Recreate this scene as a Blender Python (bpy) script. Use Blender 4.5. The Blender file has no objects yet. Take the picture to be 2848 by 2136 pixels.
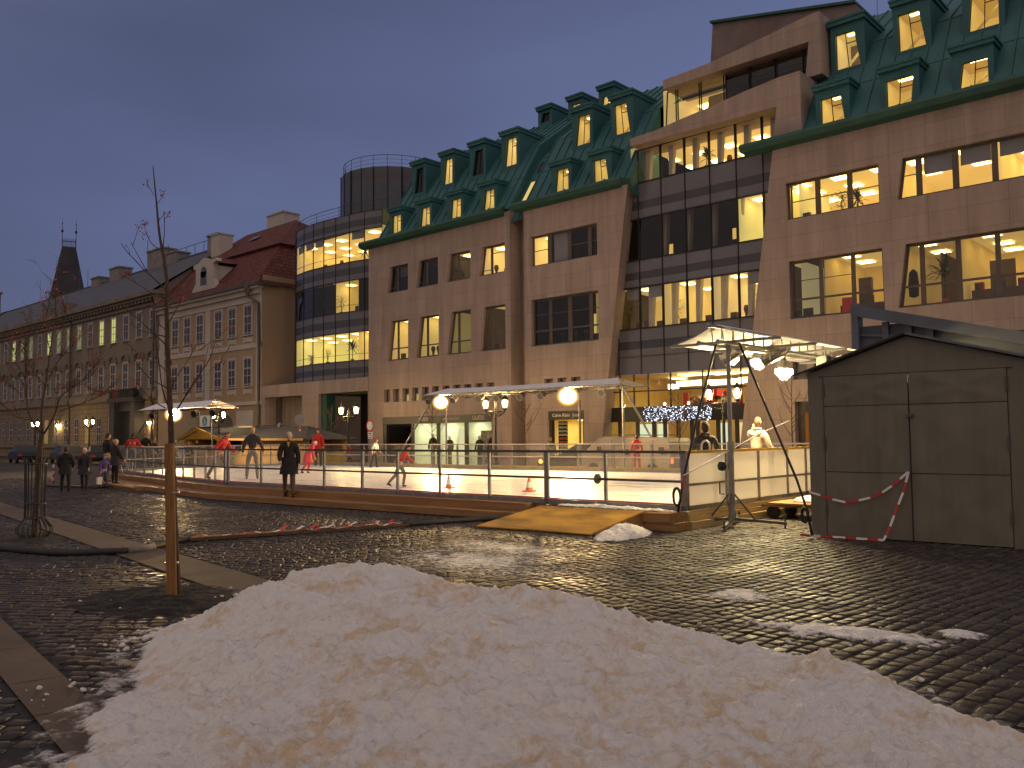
import bpy, bmesh, math, random
from mathutils import Vector, Matrix, noise as mnoise
random.seed(7)
S = bpy.context.scene
COL = S.collection
R_ = math.radians

# ------------------------------------------------------------------ camera
CAM_H = 1.75
yaw = math.atan(2614/2400.0); pit = math.atan(144/2400.0); rol = R_(0.55)
d = Vector((-math.cos(yaw)*math.cos(pit), math.sin(yaw)*math.cos(pit), math.sin(pit)))
r0 = Vector((math.sin(yaw), math.cos(yaw), 0)); u0 = r0.cross(d)
rv = r0*math.cos(rol) - u0*math.sin(rol); uv = r0*math.sin(rol) + u0*math.cos(rol)
cam = bpy.data.cameras.new('camera'); camo = bpy.data.objects.new('camera', cam); COL.objects.link(camo)
camo.matrix_world = Matrix(((rv.x, uv.x, -d.x, 0), (rv.y, uv.y, -d.y, 0), (rv.z, uv.z, -d.z, CAM_H), (0, 0, 0, 1)))
cam.sensor_width = 36; cam.lens = 36*2400/2848; cam.clip_end = 3000; cam.clip_start = 0.05
S.camera = camo

# ------------------------------------------------------------------ dusk sky
W = bpy.data.worlds.new('World'); S.world = W; W.use_nodes = True
nt = W.node_tree; nt.nodes.clear()
def N(t, **k):
    n = nt.nodes.new(t)
    for a, b in k.items(): setattr(n, a, b)
    return n
tc = N('ShaderNodeTexCoord'); sep = N('ShaderNodeSeparateXYZ'); nt.links.new(tc.outputs['Generated'], sep.inputs[0])
ramp = N('ShaderNodeValToRGB'); e = ramp.color_ramp.elements
e[0].position = 0.0; e[0].color = (0.110, 0.128, 0.245, 1)
e[1].position = 1.0; e[1].color = (0.082, 0.096, 0.182, 1)
x = ramp.color_ramp.elements.new(0.22); x.color = (0.110, 0.134, 0.268, 1)
x = ramp.color_ramp.elements.new(0.5); x.color = (0.092, 0.112, 0.222, 1)
nt.links.new(sep.outputs['Z'], ramp.inputs[0])
# warm glow added overhead and behind the camera to light snow and facades
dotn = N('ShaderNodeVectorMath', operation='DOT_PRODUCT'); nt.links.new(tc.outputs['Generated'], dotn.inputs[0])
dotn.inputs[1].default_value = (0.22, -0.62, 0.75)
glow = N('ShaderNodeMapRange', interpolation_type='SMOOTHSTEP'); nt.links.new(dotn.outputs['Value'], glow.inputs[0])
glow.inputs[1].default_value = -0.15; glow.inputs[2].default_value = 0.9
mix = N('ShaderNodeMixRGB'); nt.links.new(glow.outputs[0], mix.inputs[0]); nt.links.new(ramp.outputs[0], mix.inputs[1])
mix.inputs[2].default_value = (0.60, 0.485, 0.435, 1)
# soft overcast mottling
mp = N('ShaderNodeMapping'); mp.inputs['Scale'].default_value = (1.0, 1.0, 3.2); nt.links.new(tc.outputs['Generated'], mp.inputs[0])
cl = N('ShaderNodeTexNoise'); cl.inputs['Scale'].default_value = 1.7; cl.inputs['Detail'].default_value = 4; cl.inputs['Roughness'].default_value = 0.45
nt.links.new(mp.outputs[0], cl.inputs['Vector'])
mr = N('ShaderNodeMapRange'); nt.links.new(cl.outputs['Fac'], mr.inputs[0]); mr.inputs[1].default_value = 0.3; mr.inputs[2].default_value = 0.7
mr.inputs[3].default_value = 0.80; mr.inputs[4].default_value = 1.17
# darker to the south-west corner of the view
dx = N('ShaderNodeVectorMath', operation='DOT_PRODUCT'); nt.links.new(tc.outputs['Generated'], dx.inputs[0]); dx.inputs[1].default_value = (0.66, 0.72, 0.25)
mr2 = N('ShaderNodeMapRange'); nt.links.new(dx.outputs['Value'], mr2.inputs[0]); mr2.inputs[1].default_value = -0.55; mr2.inputs[2].default_value = 0.5
mr2.inputs[3].default_value = 0.78; mr2.inputs[4].default_value = 1.16
mm = N('ShaderNodeMath', operation='MULTIPLY'); nt.links.new(mr.outputs[0], mm.inputs[0]); nt.links.new(mr2.outputs[0], mm.inputs[1])
# a faint physical twilight on top of the cloud deck
sky = N('ShaderNodeTexSky', sky_type='NISHITA'); sky.sun_disc = False; sky.sun_elevation = R_(1.0); sky.sun_rotation = R_(170)
add = N('ShaderNodeMixRGB', blend_type='ADD'); add.inputs[0].default_value = 0.012
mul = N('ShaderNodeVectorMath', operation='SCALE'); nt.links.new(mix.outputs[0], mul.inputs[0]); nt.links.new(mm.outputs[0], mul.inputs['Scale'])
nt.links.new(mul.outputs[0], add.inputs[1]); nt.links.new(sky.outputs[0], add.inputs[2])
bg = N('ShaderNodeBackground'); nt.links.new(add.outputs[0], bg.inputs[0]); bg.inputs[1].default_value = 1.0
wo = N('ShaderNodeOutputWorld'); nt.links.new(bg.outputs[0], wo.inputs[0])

S.view_settings.view_transform = 'Standard'; S.view_settings.look = 'None'
S.view_settings.exposure = 0.0; S.view_settings.gamma = 1.0
S.render.engine = 'CYCLES'
S.cycles.use_denoising = True
S.cycles.max_bounces = 6; S.cycles.diffuse_bounces = 3; S.cycles.glossy_bounces = 3; S.cycles.transparent_max_bounces = 16
S.cycles.sample_clamp_indirect = 4.0
S.cycles.caustics_reflective = False; S.cycles.caustics_refractive = False

# ------------------------------------------------------------------ materials
MATS = {}
class NB:
    def __init__(s, name):
        s.m = bpy.data.materials.new(name); s.m.use_nodes = True; s.t = s.m.node_tree; s.t.nodes.clear()
        s.out = s.n('ShaderNodeOutputMaterial'); MATS[name] = s.m
    def n(s, t, ins=None, **k):
        q = s.t.nodes.new(t)
        for a, b in k.items(): setattr(q, a, b)
        for a, b in (ins or {}).items():
            if isinstance(b, bpy.types.NodeSocket): s.t.links.new(b, q.inputs[a])
            else: q.inputs[a].default_value = b
        return q
    def surf(s, sock): s.t.links.new(sock, s.out.inputs['Surface'])
def c4(c): return (c[0], c[1], c[2], 1)
def pm(name, col, rough=0.6, metal=0.0, var=0.15, vs=3.0, bump=0.0, bs=20.0, spec=0.5, col2=None, stretch=(1, 1, 1), coat=0.0):
    b = NB(name); tc = b.n('ShaderNodeTexCoord')
    mp = b.n('ShaderNodeMapping', {'Vector': tc.outputs['Object'], 'Scale': stretch})
    no = b.n('ShaderNodeTexNoise', {'Vector': mp.outputs[0], 'Scale': vs, 'Detail': 5.0, 'Roughness': 0.6})
    f = b.n('ShaderNodeMapRange', {'Value': no.outputs['Fac'], 'From Min': 0.3, 'From Max': 0.7})
    ca = [max(0, v*(1-var)) for v in col]; cb = [v*(1+var) for v in col] if col2 is None else col2
    mx = b.n('ShaderNodeMixRGB', {'Fac': f.outputs[0], 'Color1': c4(ca), 'Color2': c4(cb)})
    p = b.n('ShaderNodeBsdfPrincipled', {'Base Color': mx.outputs[0], 'Roughness': rough, 'Metallic': metal, 'Specular IOR Level': spec, 'Coat Weight': coat})
    if bump:
        n2 = b.n('ShaderNodeTexNoise', {'Vector': mp.outputs[0], 'Scale': bs, 'Detail': 6.0})
        bp = b.n('ShaderNodeBump', {'Height': n2.outputs['Fac'], 'Strength': bump, 'Distance': 0.02})
        b.t.links.new(bp.outputs[0], p.inputs['Normal'])
    b.surf(p.outputs[0]); return b.m
def lit_room(name, col, glow, var=.06):  # wall colour also emits, standing in for bounced lamp light in lit rooms
    b = NB(name); tc = b.n('ShaderNodeTexCoord'); no = b.n('ShaderNodeTexNoise', {'Vector': tc.outputs['Object'], 'Scale': .45, 'Detail': 2.0}); f = b.n('ShaderNodeMapRange', {'Value': no.outputs['Fac'], 'From Min': .3, 'From Max': .7, 'To Min': 1-var, 'To Max': 1+var}); c = b.n('ShaderNodeVectorMath', {0: col, 'Scale': f.outputs[0]}, operation='SCALE')
    p = b.n('ShaderNodeBsdfPrincipled', {'Base Color': c.outputs[0], 'Roughness': .9, 'Emission Color': c.outputs[0], 'Emission Strength': glow}); b.surf(p.outputs[0])
def em(name, col, strength):
    b = NB(name); e = b.n('ShaderNodeEmission', {'Color': c4(col), 'Strength': strength}); b.surf(e.outputs[0]); return b.m
def glass(name, tint=(1, 1, 1), dirt=0.0, ior=1.5, refl=1.0):
    b = NB(name)
    tr = b.n('ShaderNodeBsdfTransparent', {'Color': c4(tint)}); gl = b.n('ShaderNodeBsdfGlossy', {'Color': (refl, refl, refl, 1), 'Roughness': 0.02})
    lw = b.n('ShaderNodeLayerWeight', {'Blend': 0.5}); pw = b.n('ShaderNodeMath', {0: lw.outputs['Facing'], 1: 4.0}, operation='POWER'); fr = b.n('ShaderNodeMath', {0: pw.outputs[0], 1: 0.9, 2: 0.045}, operation='MULTIPLY_ADD'); mx = b.n('ShaderNodeMixShader', {0: fr.outputs[0], 1: tr.outputs[0], 2: gl.outputs[0]})
    o = mx.outputs[0]
    if dirt:
        tc = b.n('ShaderNodeTexCoord'); no = b.n('ShaderNodeTexNoise', {'Vector': tc.outputs['Object'], 'Scale': 7.0, 'Detail': 8.0, 'Roughness': 0.7})
        f = b.n('ShaderNodeMapRange', {'Value': no.outputs['Fac'], 'From Min': 0.35, 'From Max': 0.75, 'To Min': dirt*0.2, 'To Max': dirt*1.6})
        df = b.n('ShaderNodeBsdfDiffuse', {'Color': (0.75, 0.75, 0.75, 1)}); tl = b.n('ShaderNodeBsdfTranslucent', {'Color': (0.7, 0.7, 0.7, 1)})
        ms = b.n('ShaderNodeMixShader', {0: 0.5, 1: df.outputs[0], 2: tl.outputs[0]})
        m2 = b.n('ShaderNodeMixShader', {0: f.outputs[0], 1: o, 2: ms.outputs[0]}); o = m2.outputs[0]
    b.surf(o); return b.m
def panel(name, col, pw, ph, mort=0.008, off=0.0, dark=0.45, var=0.12, rough=0.75, axis='xz', bump=0.25, stain=0.25, ox=0.0, oz=0.0):
    """large stone panels with thin joints, weather streaks; laid in the plane of the wall"""
    b = NB(name); tc = b.n('ShaderNodeTexCoord'); sp = b.n('ShaderNodeSeparateXYZ', {0: tc.outputs['Object']})
    ax = b.n('ShaderNodeMath', {0: sp.outputs['X'], 1: sp.outputs['Y']}, operation='ADD') if axis == 'xz' else None
    cx = b.n('ShaderNodeCombineXYZ', {'X': ax.outputs[0], 'Y': sp.outputs['Z']}) if ax else b.n('ShaderNodeCombineXYZ', {'X': sp.outputs['X'], 'Y': sp.outputs['Y']})
    sh = b.n('ShaderNodeVectorMath', {0: cx.outputs[0], 1: (ox, oz, 0)}, operation='ADD')
    br = b.n('ShaderNodeTexBrick', {'Vector': sh.outputs[0], 'Color1': c4([v*(1-var) for v in col]), 'Color2': c4([v*(1+var) for v in col]), 'Mortar': c4([v*dark for v in col]), 'Scale': 1.0, 'Mortar Size': mort, 'Mortar Smooth': 0.2, 'Bias': 0.0, 'Brick Width': pw, 'Row Height': ph})
    br.offset = off; br.squash = 1.0
    st = b.n('ShaderNodeMapping', {'Vector': tc.outputs['Object'], 'Scale': (2.5, 2.5, 0.25)})
    no = b.n('ShaderNodeTexNoise', {'Vector': st.outputs[0], 'Scale': 1.0, 'Detail': 7.0, 'Roughness': 0.65})
    f = b.n('ShaderNodeMapRange', {'Value': no.outputs['Fac'], 'From Min': 0.35, 'From Max': 0.72, 'To Min': 1.06, 'To Max': 1.0-stain})
    n3 = b.n('ShaderNodeTexNoise', {'Vector': tc.outputs['Object'], 'Scale': 30.0, 'Detail': 4.0})
    f3 = b.n('ShaderNodeMapRange', {'Value': n3.outputs['Fac'], 'From Min': 0.3, 'From Max': 0.7, 'To Min': 0.9, 'To Max': 1.1})
    ff = b.n('ShaderNodeMath', {0: f.outputs[0], 1: f3.outputs[0]}, operation='MULTIPLY')
    vm = b.n('ShaderNodeVectorMath', {0: br.outputs['Color'], 'Scale': ff.outputs[0]}, operation='SCALE')
    bp = b.n('ShaderNodeBump', {'Height': br.outputs['Fac'], 'Strength': bump, 'Distance': -0.01})
    p = b.n('ShaderNodeBsdfPrincipled', {'Base Color': vm.outputs[0], 'Roughness': rough, 'Normal': bp.outputs[0], 'Specular IOR Level': 0.3})
    b.surf(p.outputs[0]); return b.m

# ------------------------------------------------------------------ mesh helpers
class MB:
    def __init__(s): s.v = []; s.f = []; s.mi = []
    def add(s, vs, fs, mi=0):
        o = len(s.v); s.v += [tuple(q) for q in vs]
        for q in fs: s.f.append([i+o for i in q]); s.mi.append(mi)
        return s
    def quad(s, a, b, c, d_, mi=0): return s.add([a, b, c, d_], [(0, 1, 2, 3)], mi)
    def poly(s, pts, mi=0): return s.add(pts, [tuple(range(len(pts)))], mi)
    def box(s, x0, y0, z0, x1, y1, z1, mi=0):
        return s.add([(x0, y0, z0), (x1, y0, z0), (x1, y1, z0), (x0, y1, z0), (x0, y0, z1), (x1, y0, z1), (x1, y1, z1), (x0, y1, z1)],
                     [(0, 3, 2, 1), (4, 5, 6, 7), (0, 1, 5, 4), (1, 2, 6, 5), (2, 3, 7, 6), (3, 0, 4, 7)], mi)
    def prism(s, pts, vec, mi=0):
        n = len(pts); vec = Vector(vec); p = [Vector(q) for q in pts]
        fs = [tuple(range(n-1, -1, -1)), tuple(range(n, 2*n))] + [(i, (i+1) % n, n+(i+1) % n, n+i) for i in range(n)]
        return s.add(p+[q+vec for q in p], fs, mi)
    def bar(s, a, b, w, h=None, mi=0, up=(0, 0, 1)):
        a = Vector(a); b = Vector(b); h = h or w; t = (b-a).normalized(); u = Vector(up)
        if abs(t.dot(u)) > 0.98: u = Vector((1, 0, 0))
        sx = t.cross(u).normalized(); sy = sx.cross(t).normalized()
        q = [sx*(i*w/2)+sy*(j*h/2) for i, j in ((-1, -1), (1, -1), (1, 1), (-1, 1))]
        return s.add([a+k for k in q]+[b+k for k in q], [(0, 1, 2, 3), (7, 6, 5, 4), (0, 4, 5, 1), (1, 5, 6, 2), (2, 6, 7, 3), (3, 7, 4, 0)], mi)
    def tube(s, pts, r, n=8, mi=0, caps=True):
        pts = [Vector(p) for p in pts]; m = len(pts)
        rr = [r]*m if not isinstance(r, (list, tuple)) else r
        t0 = (pts[1]-pts[0]).normalized(); u = t0.orthogonal().normalized(); vs = []; fs = []
        for i, p in enumerate(pts):
            t = ((pts[min(i+1, m-1)]-pts[max(i-1, 0)])).normalized()
            u = (u-t*u.dot(t)); u = u.normalized() if u.length > 1e-5 else t.orthogonal().normalized(); w = t.cross(u)
            vs += [p+(u*math.cos(2*math.pi*k/n)+w*math.sin(2*math.pi*k/n))*rr[i] for k in range(n)]
        for i in range(m-1):
            for k in range(n): fs.append((i*n+k, i*n+(k+1) % n, (i+1)*n+(k+1) % n, (i+1)*n+k))
        if caps: fs.append(tuple(range(n-1, -1, -1))); fs.append(tuple(range((m-1)*n, m*n)))
        return s.add(vs, fs, mi)
    def lathe(s, prof, c=(0, 0, 0), n=12, axis='z', mi=0, sx=1.0, sy=1.0):
        vs = []; fs = []; c = Vector(c)
        for r, z in prof:
            for k in range(n):
                a = 2*math.pi*k/n; p = (r*math.cos(a)*sx, r*math.sin(a)*sy, z)
                if axis == 'y': p = (p[0], z, p[1])
                if axis == 'x': p = (z, p[0], p[1])
                vs.append(c+Vector(p))
        for i in range(len(prof)-1):
            for k in range(n): fs.append((i*n+k, i*n+(k+1) % n, (i+1)*n+(k+1) % n, (i+1)*n+k))
        fs.append(tuple(range(n-1, -1, -1))); fs.append(tuple(range((len(prof)-1)*n, len(prof)*n)))
        return s.add(vs, fs, mi)
    def ball(s, c, r, n=8, m=6, mi=0, sc=(1, 1, 1)):
        pr = [(max(1e-4, math.sin(math.pi*i/m)), -math.cos(math.pi*i/m)) for i in range(m+1)]
        o = len(s.v); s.lathe([(a*r, b*r) for a, b in pr], (0, 0, 0), n, mi=mi)
        for i in range(o, len(s.v)): q = s.v[i]; s.v[i] = (c[0]+q[0]*sc[0], c[1]+q[1]*sc[1], c[2]+q[2]*sc[2])
        return s
    def xf(s, M):
        s.v = [tuple(M @ Vector(q)) for q in s.v]; return s
    def build(s, name, mats, parent=None, smooth=False, fix=True):
        me = bpy.data.meshes.new(name); me.from_pydata(s.v, [], s.f)
        for m in (mats if isinstance(mats, (list, tuple)) else [mats]): me.materials.append(MATS[m] if isinstance(m, str) else m)
        for p, i in zip(me.polygons, s.mi): p.material_index = i
        if fix:
            bm = bmesh.new(); bm.from_mesh(me); bmesh.ops.recalc_face_normals(bm, faces=bm.faces); bm.to_mesh(me); bm.free()
        if smooth:
            me.polygons.foreach_set('use_smooth', [True]*len(me.polygons))
        me.update(); o = bpy.data.objects.new(name, me); COL.objects.link(o)
        if parent: o.parent = parent; o.matrix_parent_inverse = parent.matrix_world.inverted()
        return o
def tag(o, label=None, cat=None, group=None, kind=None):
    if label: o['label'] = label
    if cat: o['category'] = cat
    if group: o['group'] = group
    if kind: o['kind'] = kind
    return o
def thing(name, label, cat, loc=(0, 0, 0), rz=0.0, group=None):
    o = bpy.data.objects.new(name, None); COL.objects.link(o); o.location = loc; o.rotation_euler = (0, 0, rz); o.empty_display_size = 0.2
    o.matrix_world = Matrix.Translation(loc) @ Matrix.Rotation(rz, 4, 'Z')
    return tag(o, label, cat, group)
def hang(o, parent):
    """parent a mesh built in the parent's own local frame"""
    o.parent = parent; o.matrix_parent_inverse = Matrix(); return o
def kids(o): return [c for c in bpy.data.objects if c.parent == o]
KIDS = {}
def dup(root, loc, rz=0.0, label=None, group=None, sc=None):
    def cp(o, par):
        c = o.copy(); COL.objects.link(c)
        if par: c.parent = par; c.matrix_parent_inverse = o.matrix_parent_inverse.copy()
        for k in kids(o): cp(k, c)
        return c
    r = cp(root, None); r.location = loc; r.rotation_euler = (0, 0, rz)
    if sc: r.scale = (sc, sc, sc)
    if label: r['label'] = label
    if group: r['group'] = group
    return r
def text(body, size, mat, parent, loc, rot=(R_(90), 0, 0), name='lettering', depth=0.01, sx=1.0, align='CENTER'):
    cu = bpy.data.curves.new('tmp', 'FONT'); cu.body = body; cu.size = size; cu.extrude = depth; cu.align_x = align; cu.align_y = 'CENTER'; cu.resolution_u = 3
    q = bpy.data.objects.new('tmp', cu); COL.objects.link(q); bpy.context.view_layer.update()
    me = bpy.data.meshes.new_from_object(q.evaluated_get(bpy.context.evaluated_depsgraph_get())); bpy.data.objects.remove(q); bpy.data.curves.remove(cu)
    me.name = name; me.materials.clear(); me.materials.append(MATS[mat]); me.transform(Matrix.Translation(loc) @ Matrix.Rotation(rot[0], 4, 'X') @ Matrix.Diagonal((sx, 1, 1, 1)))
    o = bpy.data.objects.new(name, me); COL.objects.link(o)
    if parent: o.parent = parent; o.matrix_parent_inverse = parent.matrix_world.inverted()
    return o

# ---- the palette
panel('pink_stone', (0.375, 0.285, 0.238), 1.3, 0.82, 0.009, 0.0, 0.66, 0.06, ox=0.12, oz=0.16, stain=.26)
panel('grey_stone', (0.32, 0.25, 0.20), 2.4, 0.80, 0.010, 0.0, 0.5, 0.08)
pm('cream_plaster', (0.20, 0.165, 0.13), 0.85, var=0.12, vs=0.5, stretch=(1, 1, .4), bump=.2)
pm('ochre_plaster', (0.34, 0.235, 0.145), 0.85, var=0.08, vs=0.6, stretch=(1, 1, .4))
pm('white_plaster', (0.46, 0.41, 0.37), 0.85, var=0.08, vs=0.8)
pm('grey_plaster', (0.20, 0.15, 0.14), 0.9, var=0.2, vs=0.8, bump=.3)
panel('rusticated', (0.24, 0.18, 0.115), 1.31, 0.42, 0.03, 0.5, 0.55, 0.05, rough=.9, bump=.8)
pm('copper', (0.046, 0.165, 0.165), 0.6, var=0.25, vs=0.7, stretch=(1, .5, .5), col2=(0.034, 0.125, 0.145), spec=.35)
pm('copper_trim', (0.022, 0.085, 0.062), 0.6, var=0.2, vs=1.2)
pm('slate', (0.055, 0.06, 0.07), 0.6, var=0.3, vs=1.0, bump=.3, bs=8)
pm('dark_slate', (0.03, 0.028, 0.035), 0.75, var=0.3, vs=.3)
panel('red_tile', (0.15, 0.045, 0.034), 0.26, 0.30, 0.03, 0.5, 0.35, 0.25, rough=.8, bump=1.0)
pm('glass_panel', (0.125, 0.120, 0.135), 0.22, var=0.06, vs=.6)
pm('glass_panel_mid', (0.055, 0.056, 0.066), 0.25, var=0.06, vs=.6)
pm('glass_panel_dark', (0.048, 0.047, 0.055), 0.22, var=0.06, vs=.6)
pm('black_joint', (0.012, 0.011, 0.012), 0.5)
pm('win_frame', (0.10, 0.075, 0.06), 0.5, var=.1)
pm('white_frame', (0.44, 0.39, 0.35), 0.7, var=.05)
pm('dark_bronze', (0.035, 0.028, 0.022), 0.5)
lit_room('room_dim', (0.62, 0.45, 0.15), .16); lit_room('room_amber', (0.78, 0.60, 0.19), .30); lit_room('room_warm', (0.75, 0.60, 0.22), .28)
lit_room('room_pale', (0.82, 0.66, 0.30), .30)
pm('room_dark', (0.05, 0.036, 0.028), 0.9, var=.4, vs=.7)
lit_room('room_green', (0.74, 0.70, 0.32), .28)
lit_room('ceiling_panel', (0.80, 0.63, 0.25), .30)
pm('blind', (0.22, 0.21, 0.23), 0.9, var=.06)
pm('furniture', (0.09, 0.06, 0.045), 0.6, var=.3)
pm('binder_red', (0.30, 0.03, 0.02), 0.5)
pm('leaf', (0.02, 0.035, 0.012), 0.6, var=.4, vs=9)
pm('pot_red', (0.45, 0.07, 0.02), 0.4)
pm('pot_brown', (0.10, 0.05, 0.03), 0.6)
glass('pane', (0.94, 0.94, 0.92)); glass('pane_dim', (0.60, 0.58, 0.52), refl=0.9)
em('tube_light', (1.0, 0.82, 0.40), 11.0)
em('lit_green', (0.95, 0.88, 0.42), 0.75); em('lit_pale', (0.85, 0.95, 0.66), 0.95)
em('lantern_glow', (1.0, 0.68, 0.26), 240.0); em('lantern_core', (1.0, 0.80, 0.38), 90.0)
em('flood_face', (1.0, 0.64, 0.28), 1900.0); em('globe_glow', (1.0, 0.77, 0.38), 950.0)
em('string_light', (0.74, 0.80, 1.0), 3.6); em('amber_lamp', (1.0, 0.35, 0.04), 6.0); em('red_lamp', (1.0, .08, .03), 5.0); em('white_lamp', (1.0, .82, .5), 5.0)
pm('galv', (0.28, 0.27, 0.26), 0.42, 0.7, var=.2, vs=6); pm('galv_dark', (0.10, 0.095, 0.09), 0.5, 0.5, var=.25, vs=6)
pm('chrome', (.55, .53, .50), .18, 1.0, var=.1); pm('black_iron', (0.02, 0.02, 0.018), 0.5, var=.2); pm('black_rubber', (0.018, 0.016, 0.015), 0.65, var=.25)
pm('fabric_white', (0.72, 0.70, 0.72), 0.85, var=.06, vs=2)
pm('timber', (0.27, 0.140, 0.050), 0.7, var=.3, vs=2.5, stretch=(.25, 4, 6), bump=.2); pm('timber_pale', (0.55, 0.38, 0.16), 0.7, var=.2, vs=2.5, stretch=(4, .25, 6))
pm('plywood', (0.52, 0.27, 0.03), 0.36, var=.5, vs=2.2, stretch=(.5, 1.2, 1), bump=.1, bs=9)
pm('stake_wood', (0.23, 0.105, 0.028), 0.8, var=.35, vs=5, stretch=(5, 5, .3), bump=.4)
pm('bark', (0.085, 0.050, 0.032), 0.9, var=.35, vs=12, bump=.5); pm('berry', (0.30, 0.03, 0.02), 0.5, var=.3)
pm('red_plastic', (0.55, 0.03, 0.025), 0.5); pm('white_plastic', (0.75, 0.73, 0.70), 0.5); pm('orange_plastic', (0.80, 0.14, 0.03), 0.5)
pm('blue_roof', (0.028, 0.030, 0.042), 0.85, var=.2); pm('stall_yellow', (0.50, 0.29, 0.035), 0.75, var=.15, vs=2, stretch=(6, 6, .5))
pm('shed_paint', (0.150, 0.138, 0.102), 0.45, var=.14, vs=1.6, stretch=(2.6, 2.6, .45), spec=.45)
pm('shed_roof', (0.10, 0.11, 0.13), 0.5); pm('steel_blue', (0.085, 0.095, 0.12), 0.6, var=.12, vs=1)
pm('skin', (0.50, 0.29, 0.19), 0.6, var=.06, vs=20); pm('hair_dark', (0.025, 0.016, 0.011), 0.7, var=.3, vs=40); pm('hair_grey', (0.42, 0.38, 0.33), 0.8, var=.25, vs=40); pm('hair_brown', (0.13, 0.065, 0.03), 0.7, var=.3, vs=40); pm('hair_fair', (0.42, 0.27, 0.13), .7, var=.25, vs=40)
for nme, cc in dict(cloth_black=(0.012, 0.011, 0.012), cloth_dark=(0.03, 0.026, 0.028), cloth_red=(0.48, 0.025, 0.02), cloth_brown=(0.13, 0.07, 0.045), cloth_jeans=(0.07, 0.085, 0.14), cloth_cream=(0.62, 0.50, 0.34), cloth_white=(0.70, 0.64, 0.60), cloth_grey=(0.17, 0.15, 0.14), cloth_teal=(0.05, 0.25, 0.28), cloth_pink=(0.62, 0.05, 0.08), shoe=(0.02, 0.017, 0.015), skate=(0.05, 0.045, 0.05), eye=(0.03, 0.02, 0.015), mustard=(0.45, 0.24, 0.05), cloth_purple=(.10, .05, .2)).items():
    pm(nme, cc, 0.85, var=.2, vs=8, bump=.25, bs=14)
# ------------------------------------------------------------------ ground
import numpy as np
def settmat():
    b = NB('setts'); geo = b.n('ShaderNodeNewGeometry'); P = geo.outputs['Position']; rnd = geo.outputs['Random Per Island']
    cr = b.n('ShaderNodeValToRGB', {'Fac': rnd}); e = cr.color_ramp.elements; e[0].color = (0.025, 0.0205, 0.019, 1); e[1].color = (0.070, 0.055, 0.046, 1); q = e.new(.5); q.color = (0.043, 0.0345, 0.031, 1)
    big = b.n('ShaderNodeTexNoise', {'Vector': P, 'Scale': 0.55, 'Detail': 5.0}); bigr = b.n('ShaderNodeMapRange', {'Value': big.outputs['Fac'], 'From Min': 0.3, 'From Max': 0.7, 'To Min': 0.72, 'To Max': 1.3})
    fine = b.n('ShaderNodeTexNoise', {'Vector': P, 'Scale': 60.0, 'Detail': 4.0, 'Roughness': .7}); fr = b.n('ShaderNodeMapRange', {'Value': fine.outputs['Fac'], 'From Min': .3, 'From Max': .7, 'To Min': .75, 'To Max': 1.25}); mm_ = b.n('ShaderNodeMath', {0: fr.outputs[0], 1: bigr.outputs[0]}, operation='MULTIPLY')
    sc = b.n('ShaderNodeVectorMath', {0: cr.outputs[0], 'Scale': mm_.outputs[0]}, operation='SCALE')
    ro = b.n('ShaderNodeMapRange', {'Value': fine.outputs['Fac'], 'From Min': 0.3, 'From Max': 0.7, 'To Min': 0.36, 'To Max': 0.62}); ro1 = b.n('ShaderNodeMath', {0: rnd, 1: .18, 2: ro.outputs[0]}, operation='MULTIPLY_ADD'); wet = b.n('ShaderNodeTexNoise', {'Vector': P, 'Scale': .8, 'Detail': 4.0}); wf = b.n('ShaderNodeMapRange', {'Value': wet.outputs['Fac'], 'From Min': .52, 'From Max': .66, 'To Min': 0.0, 'To Max': -.16}); ro2 = b.n('ShaderNodeMath', {0: ro1.outputs[0], 1: wf.outputs[0]}, operation='ADD')
    bp = b.n('ShaderNodeBump', {'Height': fine.outputs['Fac'], 'Strength': 0.5, 'Distance': 0.008})
    p = b.n('ShaderNodeBsdfPrincipled', {'Base Color': sc.outputs[0], 'Roughness': ro2.outputs[0], 'Normal': bp.outputs[0], 'Specular IOR Level': 0.22}); b.surf(p.outputs[0])
settmat(); pm('grout', (0.020, 0.016, 0.014), 0.85, var=.4, vs=20)
m = MB(); m.quad((-700, -300, 0), (700, -300, 0), (700, 700, 0), (-700, 700, 0)); tag(m.build('ground', 'grout'), kind='structure')
SLAB = [((-30.0, 8.62), (1, -.1355), .72, 22.5), ((-21.5, 4.655), (1, -.1455), .36, 18.6)]
def in_slab(x, y, e=.05):
    r = np.zeros(len(x), bool)
    for (px, py), dv, w, L in SLAB:
        l = math.hypot(*dv); ux, uy = dv[0]/l, dv[1]/l; s_ = (x-px)*ux+(y-py)*uy; t_ = -((x-px)*-uy+(y-py)*ux); r |= (s_ > -e) & (s_ < L+e) & (t_ > -e) & (t_ < w+e)
    return r
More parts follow.
